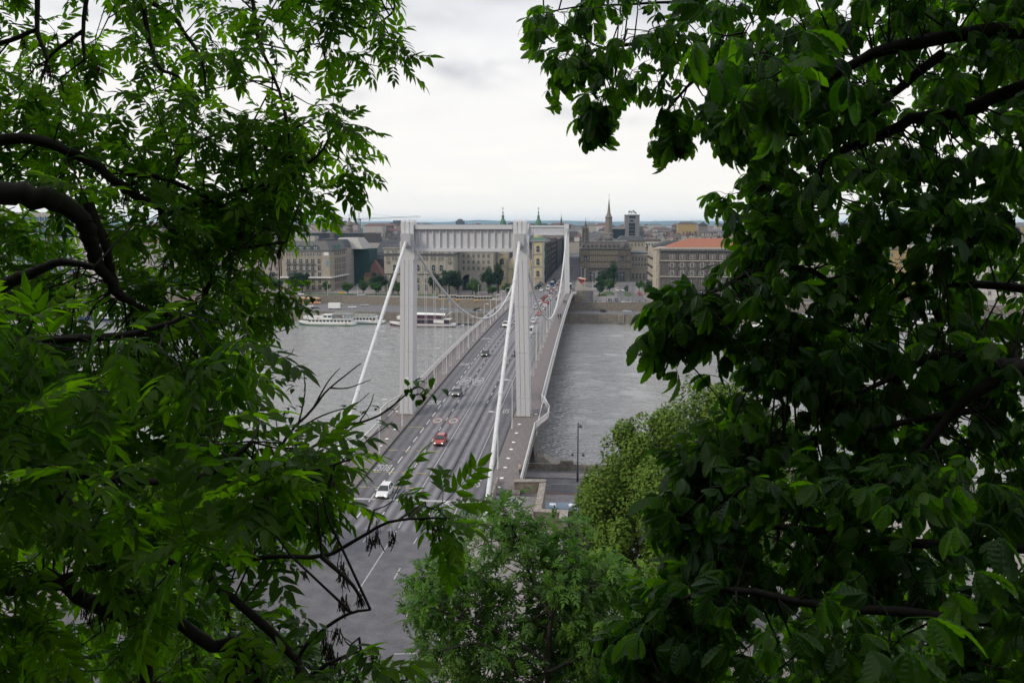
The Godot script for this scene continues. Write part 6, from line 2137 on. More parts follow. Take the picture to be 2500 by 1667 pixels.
# ==================================================================== people
func figure(pose: int, top: Color, legs: Color, skin: Color, hair: Color) -> ArrayMesh:
	# bones: a, b, radius a, radius b, colour; smooth union meshed as surface nets
	var st: float = [0.0, 0.28, -0.24, 0.05][pose]
	var sw: float = [0.04, -0.22, 0.2, 0.1][pose]
	var B := [[Vector3(0, 0.95, 0), Vector3(0, 1.38, 0.02), 0.155, 0.165, top], [Vector3(-0.15, 1.42, 0), Vector3(0.15, 1.42, 0), 0.08, 0.08, top], [Vector3(0, 1.45, 0.0), Vector3(0, 1.56, 0.02), 0.06, 0.055, skin],
		[Vector3(0, 1.63, 0.02), Vector3(0, 1.69, 0.01), 0.095, 0.10, skin], [Vector3(0, 1.70, -0.03), Vector3(0, 1.73, 0.0), 0.105, 0.095, hair],
		[Vector3(-0.10, 0.92, 0), Vector3(-0.10, 0.50, st * 0.5 + 0.03), 0.095, 0.068, legs], [Vector3(-0.10, 0.50, st * 0.5 + 0.03), Vector3(-0.10, 0.09, st), 0.068, 0.05, legs], [Vector3(-0.10, 0.05, st - 0.04), Vector3(-0.11, 0.04, st + 0.16), 0.055, 0.04, hair],
		[Vector3(0.10, 0.92, 0), Vector3(0.10, 0.50, -st * 0.5 + 0.03), 0.095, 0.068, legs], [Vector3(0.10, 0.50, -st * 0.5 + 0.03), Vector3(0.10, 0.09, -st), 0.068, 0.05, legs], [Vector3(0.10, 0.05, -st - 0.04), Vector3(0.11, 0.04, -st + 0.16), 0.055, 0.04, hair],
		[Vector3(-0.21, 1.40, 0), Vector3(-0.25, 1.12, sw * 0.4), 0.06, 0.05, top], [Vector3(-0.25, 1.12, sw * 0.4), Vector3(-0.24, 0.86, sw + 0.05), 0.05, 0.038, top], [Vector3(-0.24, 0.86, sw + 0.05), Vector3(-0.235, 0.77, sw + 0.08), 0.04, 0.03, skin],
		[Vector3(0.21, 1.40, 0), Vector3(0.25, 1.12, -sw * 0.4), 0.06, 0.05, top], [Vector3(0.25, 1.12, -sw * 0.4), Vector3(0.24, 0.86, -sw + 0.05), 0.05, 0.038, top], [Vector3(0.24, 0.86, -sw + 0.05), Vector3(0.235, 0.77, -sw + 0.08), 0.04, 0.03, skin]]
	var h := 0.036
	var lo := Vector3(-0.38, -0.04, -0.46)
	var nx := 22
	var ny := 53
	var nz := 26
	var F := PackedFloat32Array()
	F.resize(nx * ny * nz)
	var C := PackedInt32Array()
	C.resize(nx * ny * nz)
	for z in nz:
		for y in ny:
			for x in nx:
				var p := lo + Vector3(x, y, z) * h
				var d := 9.0
				var dm := 9.0
				var who := 0
				for k in B.size():
					var bn: Array = B[k]
					var a: Vector3 = bn[0]
					var ab: Vector3 = bn[1] - a
					var t := clampf((p - a).dot(ab) / ab.length_squared(), 0, 1)
					var q := (p - a - ab * t).length() - lerpf(bn[2], bn[3], t)
					if q < dm:
						dm = q
						who = k
					var hh := maxf(0.05 - absf(d - q), 0.0) / 0.05
					d = minf(d, q) - hh * hh * 0.05 * 0.25
				var o := (z * ny + y) * nx + x
				F[o] = d
				C[o] = who
	var m := MB.new()
	m.colored = true
	var idx := {}
	var at := func(x, y, z): return (z * ny + y) * nx + x
	for z in nz - 1:
		for y in ny - 1:
			for x in nx - 1:
				var s := Vector3.ZERO
				var n := 0
				var inside := 0
				for e in [[0, 0, 0, 1, 0, 0], [0, 1, 0, 1, 1, 0], [0, 0, 1, 1, 0, 1], [0, 1, 1, 1, 1, 1], [0, 0, 0, 0, 1, 0], [1, 0, 0, 1, 1, 0], [0, 0, 1, 0, 1, 1], [1, 0, 1, 1, 1, 1], [0, 0, 0, 0, 0, 1], [1, 0, 0, 1, 0, 1], [0, 1, 0, 0, 1, 1], [1, 1, 0, 1, 1, 1]]:
					var fa := F[(( z + e[2]) * ny + y + e[1]) * nx + x + e[0]]
					var fb := F[((z + e[5]) * ny + y + e[4]) * nx + x + e[3]]
					if (fa < 0.0) != (fb < 0.0):
						s += Vector3(e[0], e[1], e[2]).lerp(Vector3(e[3], e[4], e[5]), fa / (fa - fb))
						n += 1
				if n > 0:
					var p := lo + (Vector3(x, y, z) + s / n) * h
					var o: int = (z * ny + y) * nx + x
					idx[o] = m.v.size()
					m.v.append(p)
					var g := Vector3(F[o + 1] - F[o], F[o + nx] - F[o], F[o + nx * ny] - F[o])
					m.n.append(g.normalized() if g.length() > 1e-6 else Vector3.UP)
					m.t.append(Vector2.ZERO)
					m.c.append(B[C[o]][4])
	for z in range(1, nz - 1):
		for y in range(1, ny - 1):
			for x in range(1, nx - 1):
				var o: int = (z * ny + y) * nx + x
				for ax in 3:
					var st2: int = [1, nx, nx * ny][ax]
					var u: int = [nx, nx * ny, 1][ax]
					var w: int = [nx * ny, 1, nx][ax]
					if (F[o] < 0.0) != (F[o + st2] < 0.0):
						var q := [o, o - u, o - u - w, o - w]
						if not (idx.has(q[0]) and idx.has(q[1]) and idx.has(q[2]) and idx.has(q[3])): continue
						if F[o] < 0.0: m.i.append_array([idx[q[0]], idx[q[2]], idx[q[1]], idx[q[0]], idx[q[3]], idx[q[2]]])
						else: m.i.append_array([idx[q[0]], idx[q[1]], idx[q[2]], idx[q[0]], idx[q[2]], idx[q[3]]])
	var pm := mat("person_cloth", Color(1, 1, 1), 0.8)
	pm.vertex_color_use_as_albedo = true
	return m.mesh(pm)

func build_people() -> void:
	var skin := Color(0.40, 0.24, 0.17)
	var dark := Color(0.02, 0.02, 0.022)
	var kinds := [figure(1, Color(0.02, 0.02, 0.025), Color(0.025, 0.03, 0.05), skin, dark), figure(2, Color(0.03, 0.035, 0.06), Color(0.02, 0.02, 0.02), skin, Color(0.05, 0.03, 0.02)), figure(0, Color(0.42, 0.36, 0.30), Color(0.03, 0.035, 0.05), skin, Color(0.06, 0.04, 0.02)), figure(3, Color(0.08, 0.05, 0.045), Color(0.03, 0.08, 0.22), skin, dark), figure(1, Color(0.45, 0.08, 0.07), Color(0.04, 0.04, 0.05), skin, dark)]
	var dk := func(x: float, z: float): return Vector3(x, deck_y(z) + 0.225, z)
	for e in [[0, dk.call(11.9, -143.0), PI, "left walker of the nearer dark-clad pair on the right walkway"], [1, dk.call(12.6, -144.6), PI, "right walker of the nearer dark-clad pair on the right walkway"], [0, dk.call(11.9, -205.3), 0.0, "left walker of the farther dark-clad pair on the right walkway"], [1, dk.call(12.7, -205.6), 0.0, "right walker of the farther dark-clad pair on the right walkway"], [2, dk.call(13.25, 36.0), 0.2, "person in a pale top at the right railing near the stone parapet"],
		[0, dk.call(-12.6, -140.0), 0.0, "dark-clad walker on the left walkway beside the low cable"], [1, dk.call(-12.8, -163.0), PI, "second dark-clad walker on the left walkway, farther off"], [1, dk.call(12.6, -281.0), 0.3, "person in dark clothes at the far right pylon foot"], [4, dk.call(13.8, -284.0), PI, "person in red at the far right pylon foot"],
		[3, Vector3(21.5, QUAY + 0.17, 24.4), PI / 2, "left of the two people in jeans on the near tram platform"], [3, Vector3(22.4, QUAY + 0.17, 24.0), -PI / 2, "right of the two people in jeans on the near tram platform"],
		[0, Vector3(49.4, -5.93, -303.0), 0.4, "person in dark clothes crossing before the plaza, leftmost"], [2, Vector3(51.2, -5.93, -302.0), -0.4, "person in a pale top crossing before the plaza"], [1, Vector3(52.6, -5.93, -304.0), 1.4, "person in dark clothes near the taxi at the leaf tips"], [4, Vector3(55.5, -5.93, -360.0), 0.0, "person in red on the pavement by the ivory wall"], [0, Vector3(26.0, -5.93, -306.0), 0.0, "person in dark clothes by the abutment trees"], [1, Vector3(37.0, -5.93, -302.5), 0.7, "person in dark clothes behind the waiting blue car"], [0, Vector3(-118.0, -5.93, -334.0), 1.0, "person under the round promenade tree"], [1, Vector3(-116.8, -5.93, -334.4), 2.0, "second person under the round promenade tree"]]:
		single("person", kinds[e[0]], e[3], "person", e[1], e[2])
const ASH_LIMBS := [
	[[Vector3(19.61,35.03,151.66),Vector3(19.97,35.18,151.54),Vector3(20.23,35.21,151.45),Vector3(20.42,35.19,151.37),Vector3(20.51,35.16,151.30),Vector3(20.58,35.08,151.24),Vector3(20.58,34.97,151.19),Vector3(20.58,34.87,151.14),Vector3(20.60,34.77,151.09),Vector3(20.64,34.68,151.03),Vector3(20.74,34.60,150.97),Vector3(20.84,34.56,150.90)],0.070,0.013],
	[[Vector3(19.96,35.49,151.06),Vector3(20.22,35.49,150.99),Vector3(20.44,35.39,150.93),Vector3(20.52,35.32,150.88),Vector3(20.67,35.19,150.83),Vector3(20.74,35.15,150.78),Vector3(20.75,35.07,150.74),Vector3(20.89,34.90,150.70),Vector3(20.96,34.77,150.66),Vector3(20.90,34.67,150.63),Vector3(20.87,34.55,150.60)],0.030,0.012],
	[[Vector3(20.55,35.16,151.15),Vector3(20.62,34.92,151.11),Vector3(20.61,34.77,151.06),Vector3(20.61,34.68,151.01)],0.028,0.018],
	[[Vector3(20.46,36.48,150.37),Vector3(20.50,36.34,150.39),Vector3(20.54,36.11,150.41),Vector3(20.60,35.95,150.43),Vector3(20.71,35.90,150.43),Vector3(20.78,35.78,150.44),Vector3(20.81,35.71,150.44)],0.016,0.006],
	[[Vector3(20.38,36.54,150.17),Vector3(20.44,36.39,150.18),Vector3(20.58,36.29,150.19),Vector3(20.67,36.16,150.19),Vector3(20.76,36.02,150.21),Vector3(20.78,35.83,150.23)],0.018,0.006],
	[[Vector3(21.17,36.42,150.52),Vector3(21.21,36.28,150.53),Vector3(21.25,36.05,150.56),Vector3(21.31,35.92,150.57),Vector3(21.38,35.73,150.59),Vector3(21.44,35.43,150.63)],0.012,0.007],
	[[Vector3(21.54,36.59,149.85),Vector3(21.51,36.44,149.87),Vector3(21.43,36.15,149.92),Vector3(21.43,36.06,149.93),Vector3(21.49,35.89,149.95)],0.011,0.005],
	[[Vector3(21.44,36.59,149.86),Vector3(21.54,36.36,149.88),Vector3(21.69,36.27,149.88),Vector3(21.85,36.37,149.85)],0.012,0.005],
	[[Vector3(20.43,36.34,150.80),Vector3(20.40,36.07,150.84),Vector3(20.41,35.92,150.86)],0.013,0.007],
	[[Vector3(20.40,36.07,150.84),Vector3(20.24,35.95,150.87),Vector3(20.20,35.88,150.88)],0.011,0.006],
	[[Vector3(20.29,36.28,151.02),Vector3(20.29,36.03,151.06),Vector3(20.33,35.92,151.07),Vector3(20.34,35.88,151.07)],0.014,0.007],
	[[Vector3(20.29,36.03,151.06),Vector3(20.16,35.98,151.08),Vector3(19.98,35.93,151.10)],0.011,0.012],
	[[Vector3(20.70,35.11,150.64),Vector3(20.87,35.17,150.62),Vector3(21.07,35.23,150.59),Vector3(21.28,35.29,150.56),Vector3(21.42,35.35,150.54),Vector3(21.58,35.48,150.51),Vector3(21.65,35.68,150.47)],0.018,0.005],
	[[Vector3(20.53,35.34,150.72),Vector3(20.73,35.31,150.71),Vector3(20.96,35.21,150.70),Vector3(21.16,35.09,150.70),Vector3(21.33,35.03,150.69)],0.018,0.006],
	[[Vector3(20.86,34.90,150.65),Vector3(21.06,34.92,150.63),Vector3(21.24,34.94,150.61),Vector3(21.38,34.96,150.60)],0.012,0.005],
	[[Vector3(20.66,35.16,150.64),Vector3(20.75,35.45,150.52),Vector3(20.90,35.57,150.42),Vector3(21.11,35.67,150.32)],0.016,0.005],
	[[Vector3(20.35,34.54,151.96),Vector3(20.58,34.54,151.90),Vector3(20.75,34.56,151.84),Vector3(21.00,34.57,151.78),Vector3(21.19,34.61,151.72),Vector3(21.29,34.65,151.66)],0.030,0.008],
	[[Vector3(20.25,34.60,151.76),Vector3(20.32,34.67,151.75),Vector3(20.50,34.80,151.71),Vector3(20.60,34.84,151.70),Vector3(20.74,34.89,151.68),Vector3(20.88,34.87,151.67)],0.040,0.012]]
const ASH_PADS := [
	[150.59,0.50,594,0.88,[19.21,36.80,21.42,36.73,21.38,36.22,21.26,36.10,21.39,36.01,21.31,35.84,21.08,35.68,20.92,35.35,19.06,35.36]],
	[149.69,0.50,479,0.88,[18.47,37.13,20.97,37.05,20.83,36.35,20.87,36.04,20.63,35.73,20.55,35.24,18.27,35.25]],
	[149.99,0.35,228,0.88,[21.28,36.89,21.95,36.87,21.88,36.31,21.93,36.04,21.79,35.91,21.67,36.10,21.52,36.00,21.39,36.18,21.26,36.32]],
	[150.49,0.35,377,0.88,[20.88,35.56,21.03,35.68,21.32,35.73,21.58,35.74,21.65,35.60,21.72,35.51,21.76,35.42,21.67,35.40,21.53,35.40,21.43,35.24,21.32,35.12,21.30,35.01,21.12,34.94,20.85,34.84,20.74,35.17]],
	[150.79,0.50,434,0.88,[19.24,35.44,20.90,35.38,21.27,35.03,21.22,34.85,20.98,34.67,20.57,34.58,19.92,34.62,19.16,34.61]],
	[152.29,0.35,125,1.00,[20.47,34.79,21.12,34.76,21.41,34.69,21.63,34.68,21.77,34.60,21.81,34.43,21.69,34.35,21.39,34.36,20.43,34.38]],
	[150.69,0.40,343,0.88,[20.46,34.85,21.18,34.85,21.27,34.71,21.17,34.58,21.06,34.41,21.15,34.25,21.05,34.06,20.75,34.00,20.41,34.14,20.32,34.57]],
	[149.69,0.50,297,0.88,[18.27,35.25,20.67,35.24,20.88,34.92,20.64,34.64,20.22,34.47,18.19,34.45]],
	[151.39,0.40,377,1.00,[19.68,34.67,20.80,34.58,21.08,34.45,21.19,34.25,21.08,34.04,19.61,34.01]]]
const LOW_ASH_LIMBS := [
	[[Vector3(20.27,34.35,152.00),Vector3(20.68,34.11,151.94),Vector3(20.82,33.87,151.91),Vector3(20.90,33.73,151.87),Vector3(20.95,33.64,151.83)],0.045,0.015],
	[[Vector3(20.51,34.20,152.10),Vector3(20.86,34.08,152.04),Vector3(20.93,34.02,152.00),Vector3(21.16,33.98,151.95),Vector3(21.44,33.98,151.88),Vector3(21.63,34.12,151.80)],0.030,0.010],
	[[Vector3(19.87,33.34,151.77),Vector3(20.32,33.35,151.68),Vector3(20.54,33.36,151.62),Vector3(20.69,33.24,151.58),Vector3(20.92,33.09,151.54),Vector3(20.92,32.71,151.55)],0.050,0.030],
	[[Vector3(20.71,33.48,151.87),Vector3(21.04,33.59,151.89),Vector3(21.25,33.63,151.94),Vector3(21.48,33.62,151.99),Vector3(21.76,33.69,152.02),Vector3(22.01,33.72,152.06),Vector3(22.14,33.79,152.10),Vector3(22.31,33.90,152.14),Vector3(22.48,33.94,152.19),Vector3(22.57,33.96,152.24)],0.016,0.003],
	[[Vector3(20.76,33.29,151.69),Vector3(20.95,33.32,151.64),Vector3(21.12,33.18,151.60),Vector3(21.30,33.05,151.57),Vector3(21.43,33.04,151.53),Vector3(21.50,32.89,151.51),Vector3(21.50,32.67,151.50)],0.030,0.034],
	[[Vector3(21.39,33.54,151.80),Vector3(21.44,33.46,151.81),Vector3(21.56,33.37,151.81),Vector3(21.81,33.13,151.82),Vector3(21.84,32.93,151.84)],0.016,0.024],
	[[Vector3(22.06,33.78,152.21),Vector3(22.19,33.67,152.22),Vector3(22.22,33.59,152.22)],0.010,0.004],
	[[Vector3(22.01,33.44,152.37),Vector3(22.08,33.54,152.41),Vector3(22.22,33.66,152.45),Vector3(22.33,33.71,152.50)],0.009,0.004],
	[[Vector3(22.08,33.46,152.66),Vector3(22.21,33.57,152.63),Vector3(22.35,33.62,152.61)],0.010,0.004],
	[[Vector3(21.52,34.03,152.03),Vector3(21.76,34.00,152.01),Vector3(21.96,34.05,151.98),Vector3(22.12,34.10,151.96)],0.012,0.004]]
const LOW_ASH_PADS := [
	[152.69,0.30,120,1.00,[20.78,34.43,21.50,34.44,21.87,34.38,22.14,34.26,22.25,34.23,22.19,34.09,21.97,34.01,21.54,34.01,20.74,34.02]],
	[151.69,0.40,380,1.00,[19.89,34.20,21.18,34.15,21.63,34.07,21.93,34.08,21.97,34.00,21.85,33.87,21.91,33.77,22.02,33.74,21.92,33.66,21.84,33.58,21.73,33.50,21.57,33.41,19.80,33.34]],
	[151.39,0.40,330,1.00,[19.53,33.27,21.44,33.34,21.59,33.30,21.50,33.13,21.56,33.04,21.66,32.94,21.57,32.83,21.49,32.47,19.44,32.35]],
	[150.09,0.60,420,1.00,[18.45,33.69,20.77,33.71,21.03,33.50,21.02,33.06,20.91,32.49,20.90,31.60,18.22,31.45]],
	[152.04,0.15,24,0.90,[22.17,33.92,22.44,33.95,22.56,33.90,22.48,33.83,22.34,33.79,22.17,33.83]],
	[151.69,0.25,50,0.95,[21.63,34.07,21.90,34.10,21.97,34.04,22.04,33.91,21.85,33.83,21.62,33.86]],
	[152.59,0.15,15,0.95,[22.16,33.68,22.39,33.75,22.43,33.61,22.29,33.55,22.17,33.52]]]
const CHESTNUT_LIMBS := [
	[[Vector3(26.42,35.97,149.99),Vector3(25.54,35.83,150.03),Vector3(25.25,35.72,150.01),Vector3(25.00,35.68,149.98),Vector3(24.80,35.58,149.95),Vector3(24.56,35.49,149.93),Vector3(24.47,35.39,149.89),Vector3(24.45,35.21,149.85),Vector3(24.32,35.05,149.83),Vector3(24.23,34.96,149.78),Vector3(24.14,34.85,149.75)],0.045,0.010],
	[[Vector3(26.28,36.21,150.17),Vector3(25.67,36.15,150.16),Vector3(24.94,36.08,150.15),Vector3(24.60,35.98,150.12),Vector3(24.30,35.80,150.09),Vector3(24.08,35.77,150.03)],0.055,0.012],
	[[Vector3(25.13,36.05,149.90),Vector3(24.88,35.83,149.80),Vector3(24.75,35.68,149.68),Vector3(24.27,35.62,149.58),Vector3(24.01,35.64,149.45)],0.030,0.008],
	[[Vector3(25.14,37.04,148.14),Vector3(24.50,36.90,148.25),Vector3(23.89,36.77,148.35),Vector3(23.79,36.61,148.41),Vector3(23.54,36.46,148.48),Vector3(23.26,36.40,148.55),Vector3(23.11,36.37,148.59),Vector3(22.94,36.30,148.65)],0.030,0.006],
	[[Vector3(23.26,36.38,148.61),Vector3(23.25,36.12,148.64),Vector3(23.20,36.02,148.66),Vector3(23.13,35.94,148.68)],0.009,0.005],
	[[Vector3(24.43,36.50,148.69),Vector3(24.01,36.26,148.76),Vector3(23.82,36.10,148.80),Vector3(23.64,35.89,148.84),Vector3(23.59,35.70,148.87)],0.020,0.005],
	[[Vector3(23.89,36.76,148.40),Vector3(23.43,36.73,148.44),Vector3(22.99,36.71,148.49),Vector3(22.71,36.66,148.52)],0.012,0.004],
	[[Vector3(25.97,34.63,149.81),Vector3(25.24,34.70,149.83),Vector3(24.85,34.51,149.85),Vector3(24.80,34.41,149.83),Vector3(24.68,34.38,149.80),Vector3(24.66,34.17,149.79)],0.030,0.006],
	[[Vector3(26.17,34.26,150.65),Vector3(25.36,34.32,150.65),Vector3(25.25,34.31,150.60),Vector3(25.08,34.34,150.54),Vector3(24.95,34.34,150.48),Vector3(24.86,34.26,150.44),Vector3(24.61,34.12,150.41)],0.055,0.012],
	[[Vector3(25.32,34.33,150.72),Vector3(25.10,34.19,150.71),Vector3(25.01,34.08,150.68),Vector3(24.86,33.86,150.68),Vector3(24.66,33.67,150.67)],0.040,0.010],
	[[Vector3(25.21,34.07,150.57),Vector3(24.46,33.93,150.60),Vector3(24.30,33.89,150.57),Vector3(24.03,33.85,150.55),Vector3(23.83,33.77,150.53)],0.020,0.006],
	[[Vector3(24.82,34.51,149.93),Vector3(24.43,34.78,149.93),Vector3(24.13,34.78,149.96),Vector3(23.88,34.68,150.00),Vector3(23.63,34.53,150.04),Vector3(23.51,34.41,150.07)],0.020,0.005],
	[[Vector3(25.76,33.38,150.81),Vector3(24.93,33.40,150.84),Vector3(24.41,33.45,150.85),Vector3(23.99,33.48,150.84),Vector3(23.67,33.51,150.82),Vector3(23.54,33.54,150.79)],0.030,0.006],
	[[Vector3(25.52,33.13,151.27),Vector3(24.77,33.22,151.29),Vector3(24.20,33.25,151.30),Vector3(23.81,33.31,151.29),Vector3(23.52,33.23,151.28),Vector3(23.35,33.07,151.28)],0.030,0.006],
	[[Vector3(23.98,33.49,150.86),Vector3(23.88,33.30,150.90),Vector3(23.75,33.38,150.90)],0.012,0.006],
	[[Vector3(26.55,32.09,150.71),Vector3(26.31,34.22,150.44)],0.170,0.120],
	[[Vector3(26.31,34.22,150.44),Vector3(26.28,36.21,150.17),Vector3(26.15,37.57,150.00)],0.120,0.080]]
const CHESTNUT_PADS := [
	[148.89,0.50,386,0.90,[22.64,37.22,24.35,37.17,24.41,35.69,23.96,35.61,23.81,35.67,23.66,35.56,23.55,35.62,23.47,35.91,23.22,35.91,23.04,35.84,22.89,36.06,22.78,36.12,22.83,36.35,22.65,36.55]],
	[149.89,0.50,806,0.90,[24.06,36.88,26.08,36.82,26.21,35.36,24.17,35.37,23.94,35.55,23.91,35.91]],
	[148.09,0.60,940,0.90,[23.88,37.51,27.08,37.41,27.34,34.57,24.63,34.55,24.28,35.02,24.14,35.42,24.39,35.61,23.93,35.88]],
	[150.09,0.40,554,0.90,[24.17,35.41,26.09,35.40,26.18,34.42,23.95,34.39,23.63,34.46,23.60,34.51,23.89,34.64,24.13,34.81,24.05,34.98,24.02,35.17]],
	[150.29,0.40,554,0.90,[23.94,34.51,26.05,34.53,26.13,33.74,23.73,33.68,23.93,33.93,23.90,34.22]],
	[148.69,0.50,554,0.90,[24.49,34.90,26.95,34.91,27.12,33.07,24.51,32.99,24.41,33.96]],
	[150.79,0.40,554,0.90,[23.87,33.91,25.82,33.96,25.88,33.26,23.64,33.17,23.57,33.36,23.58,33.54,23.64,33.75]],
	[151.29,0.40,504,0.90,[23.61,33.42,25.57,33.50,25.65,32.54,23.34,32.40,23.27,32.86,23.37,33.10,23.52,33.32]],
	[148.89,0.60,638,0.90,[24.15,33.21,26.99,33.28,27.19,31.04,24.14,30.85]],
	[150.09,0.30,134,0.90,[23.46,34.34,23.53,34.51,23.77,34.69,23.96,34.74,23.97,34.44,23.78,34.39]],
	[150.49,0.30,123,0.90,[23.63,33.71,23.86,33.83,23.96,33.60,23.76,33.40,23.64,33.47]],
	[151.09,0.30,123,0.90,[23.28,32.93,23.44,33.18,23.64,33.26,23.69,32.95,23.45,32.71,23.24,32.70]],
	[149.89,0.30,78,0.90,[23.96,35.13,24.10,35.30,24.34,35.30,24.36,34.93,24.09,34.95]],
	[152.79,0.20,23,0.90,[23.44,35.60,23.71,35.60,23.72,35.42,23.61,35.36,23.49,35.37]],
	[152.29,0.30,26,0.90,[23.97,34.12,24.59,34.14,24.62,33.69,23.92,33.66]]]
const YOUNG_ASH_LIMBS := [
	[[Vector3(22.45,25.39,142.48),Vector3(22.46,26.66,142.20),Vector3(22.46,27.69,141.96),Vector3(22.51,28.59,141.73),Vector3(22.79,29.30,141.51),Vector3(23.13,29.67,141.32)],0.070,0.015],
	[[Vector3(22.48,27.92,142.13),Vector3(21.88,28.37,142.22),Vector3(21.43,28.62,142.33),Vector3(20.91,28.86,142.45),Vector3(20.53,29.03,142.56)],0.030,0.008],
	[[Vector3(22.52,28.72,142.02),Vector3(22.19,29.20,141.85),Vector3(21.97,29.76,141.66),Vector3(21.74,30.19,141.48)],0.030,0.008],
	[[Vector3(22.47,27.52,142.18),Vector3(21.96,28.02,142.37),Vector3(21.39,28.45,142.56),Vector3(20.84,28.42,142.82)],0.030,0.008],
	[[Vector3(22.52,28.86,142.00),Vector3(23.00,29.00,141.63),Vector3(23.56,29.01,141.27)],0.020,0.008],
	[[Vector3(22.47,27.79,142.15),Vector3(23.08,27.91,141.77),Vector3(23.71,28.03,141.39)],0.030,0.008]]
const YOUNG_ASH_PADS := [
	[141.29,0.90,3100,1.00,[19.99,28.65,20.79,29.05,20.80,29.50,21.09,29.88,21.51,30.30,22.01,30.20,22.29,29.85,22.85,29.72,23.20,29.22,23.42,28.57,23.44,27.37,22.74,26.10,20.77,25.98,20.63,27.22,20.04,27.19,19.97,27.58,20.57,28.06,20.06,28.35]],
	[140.69,0.70,1000,1.00,[22.03,29.69,22.98,29.65,23.72,29.07,24.02,28.31,23.60,27.05,22.72,26.84,22.26,28.47]],
	[142.09,0.50,230,1.00,[20.07,29.08,20.58,29.38,21.20,29.41,21.19,28.84,20.44,28.52,20.16,28.65]]]
const ACACIA_LIMBS := [
	[[Vector3(24.67,23.32,139.51),Vector3(24.49,24.94,139.31),Vector3(24.30,26.40,139.13),Vector3(24.13,27.21,139.03),Vector3(23.80,27.77,138.99)],0.060,0.012],
	[[Vector3(24.39,25.75,139.21),Vector3(24.98,26.76,138.76),Vector3(25.33,27.31,138.40)],0.030,0.010],
	[[Vector3(24.40,25.59,139.23),Vector3(23.65,26.64,139.32),Vector3(23.23,27.36,139.43),Vector3(23.07,27.99,139.53)],0.030,0.010],
	[[Vector3(24.13,27.21,139.03),Vector3(24.61,27.77,138.91),Vector3(24.94,28.02,138.85)],0.020,0.008]]
const ACACIA_PADS := [
	[138.49,1.20,2100,1.00,[22.81,27.95,23.31,28.24,24.15,28.00,24.97,27.95,25.81,27.37,26.07,24.51,23.02,24.33,23.17,25.81,22.73,27.06]]]
const SAPLING_LIMBS := [
	[[Vector3(21.11,33.29,150.44),Vector3(21.21,33.70,150.38),Vector3(21.41,33.95,150.32),Vector3(21.51,34.07,150.30),Vector3(21.70,34.22,150.26)],0.012,0.003],
	[[Vector3(21.41,33.95,150.32),Vector3(21.50,34.11,150.29),Vector3(21.57,34.19,150.28)],0.006,0.002],
	[[Vector3(21.51,34.07,150.30),Vector3(21.62,34.07,150.29),Vector3(21.76,34.12,150.27)],0.006,0.002],
	[[Vector3(21.32,33.84,150.35),Vector3(21.36,34.04,150.32),Vector3(21.35,34.17,150.30)],0.006,0.002],
	[[Vector3(21.30,33.81,150.35),Vector3(21.48,33.91,150.32),Vector3(21.65,33.96,150.30),Vector3(21.75,34.04,150.28)],0.006,0.002],
	[[Vector3(21.21,33.70,150.38),Vector3(21.19,33.84,150.36),Vector3(21.18,33.91,150.35)],0.005,0.002],
	[[Vector3(21.85,34.03,151.08),Vector3(22.01,34.08,151.06),Vector3(22.19,34.22,151.03),Vector3(22.25,34.20,151.02)],0.007,0.003],
	[[Vector3(21.40,33.73,150.76),Vector3(21.85,34.03,151.08)],0.008,0.007],
	[[Vector3(22.01,34.08,151.06),Vector3(22.08,34.13,151.05),Vector3(22.13,34.19,151.04)],0.004,0.002],
	[[Vector3(21.91,34.05,151.08),Vector3(21.96,34.13,151.06),Vector3(21.98,34.19,151.05)],0.004,0.002],
	[[Vector3(20.39,33.69,150.05),Vector3(20.67,34.13,149.96),Vector3(20.87,34.33,149.92),Vector3(21.07,34.47,149.88),Vector3(21.17,34.53,149.86)],0.014,0.004],
	[[Vector3(20.73,34.20,149.95),Vector3(20.77,34.39,149.92),Vector3(20.81,34.47,149.91)],0.006,0.002],
	[[Vector3(20.87,34.33,149.92),Vector3(21.00,34.35,149.90),Vector3(21.16,34.39,149.88)],0.005,0.002],
	[[Vector3(20.81,34.27,149.93),Vector3(20.94,34.20,149.93),Vector3(21.11,34.24,149.91)],0.005,0.002],
	[[Vector3(20.84,34.12,149.95),Vector3(20.97,34.17,149.93),Vector3(21.11,34.20,149.91),Vector3(21.15,34.25,149.90)],0.005,0.002],
	[[Vector3(18.54,34.28,149.23),Vector3(18.79,34.53,149.17),Vector3(19.11,34.90,149.09),Vector3(19.22,35.18,149.04)],0.016,0.006],
	[[Vector3(18.79,34.53,149.17),Vector3(19.07,34.71,149.12),Vector3(19.50,34.87,149.06)],0.010,0.004],
	[[Vector3(19.11,34.90,149.09),Vector3(19.08,35.15,149.06),Vector3(19.12,35.30,149.04)],0.006,0.002],
	[[Vector3(18.97,34.74,149.12),Vector3(19.22,34.84,149.09),Vector3(19.53,35.02,149.04)],0.007,0.002],
	[[Vector3(21.81,33.84,151.11),Vector3(21.96,33.96,151.08),Vector3(22.08,34.05,151.06)],0.004,0.002]]
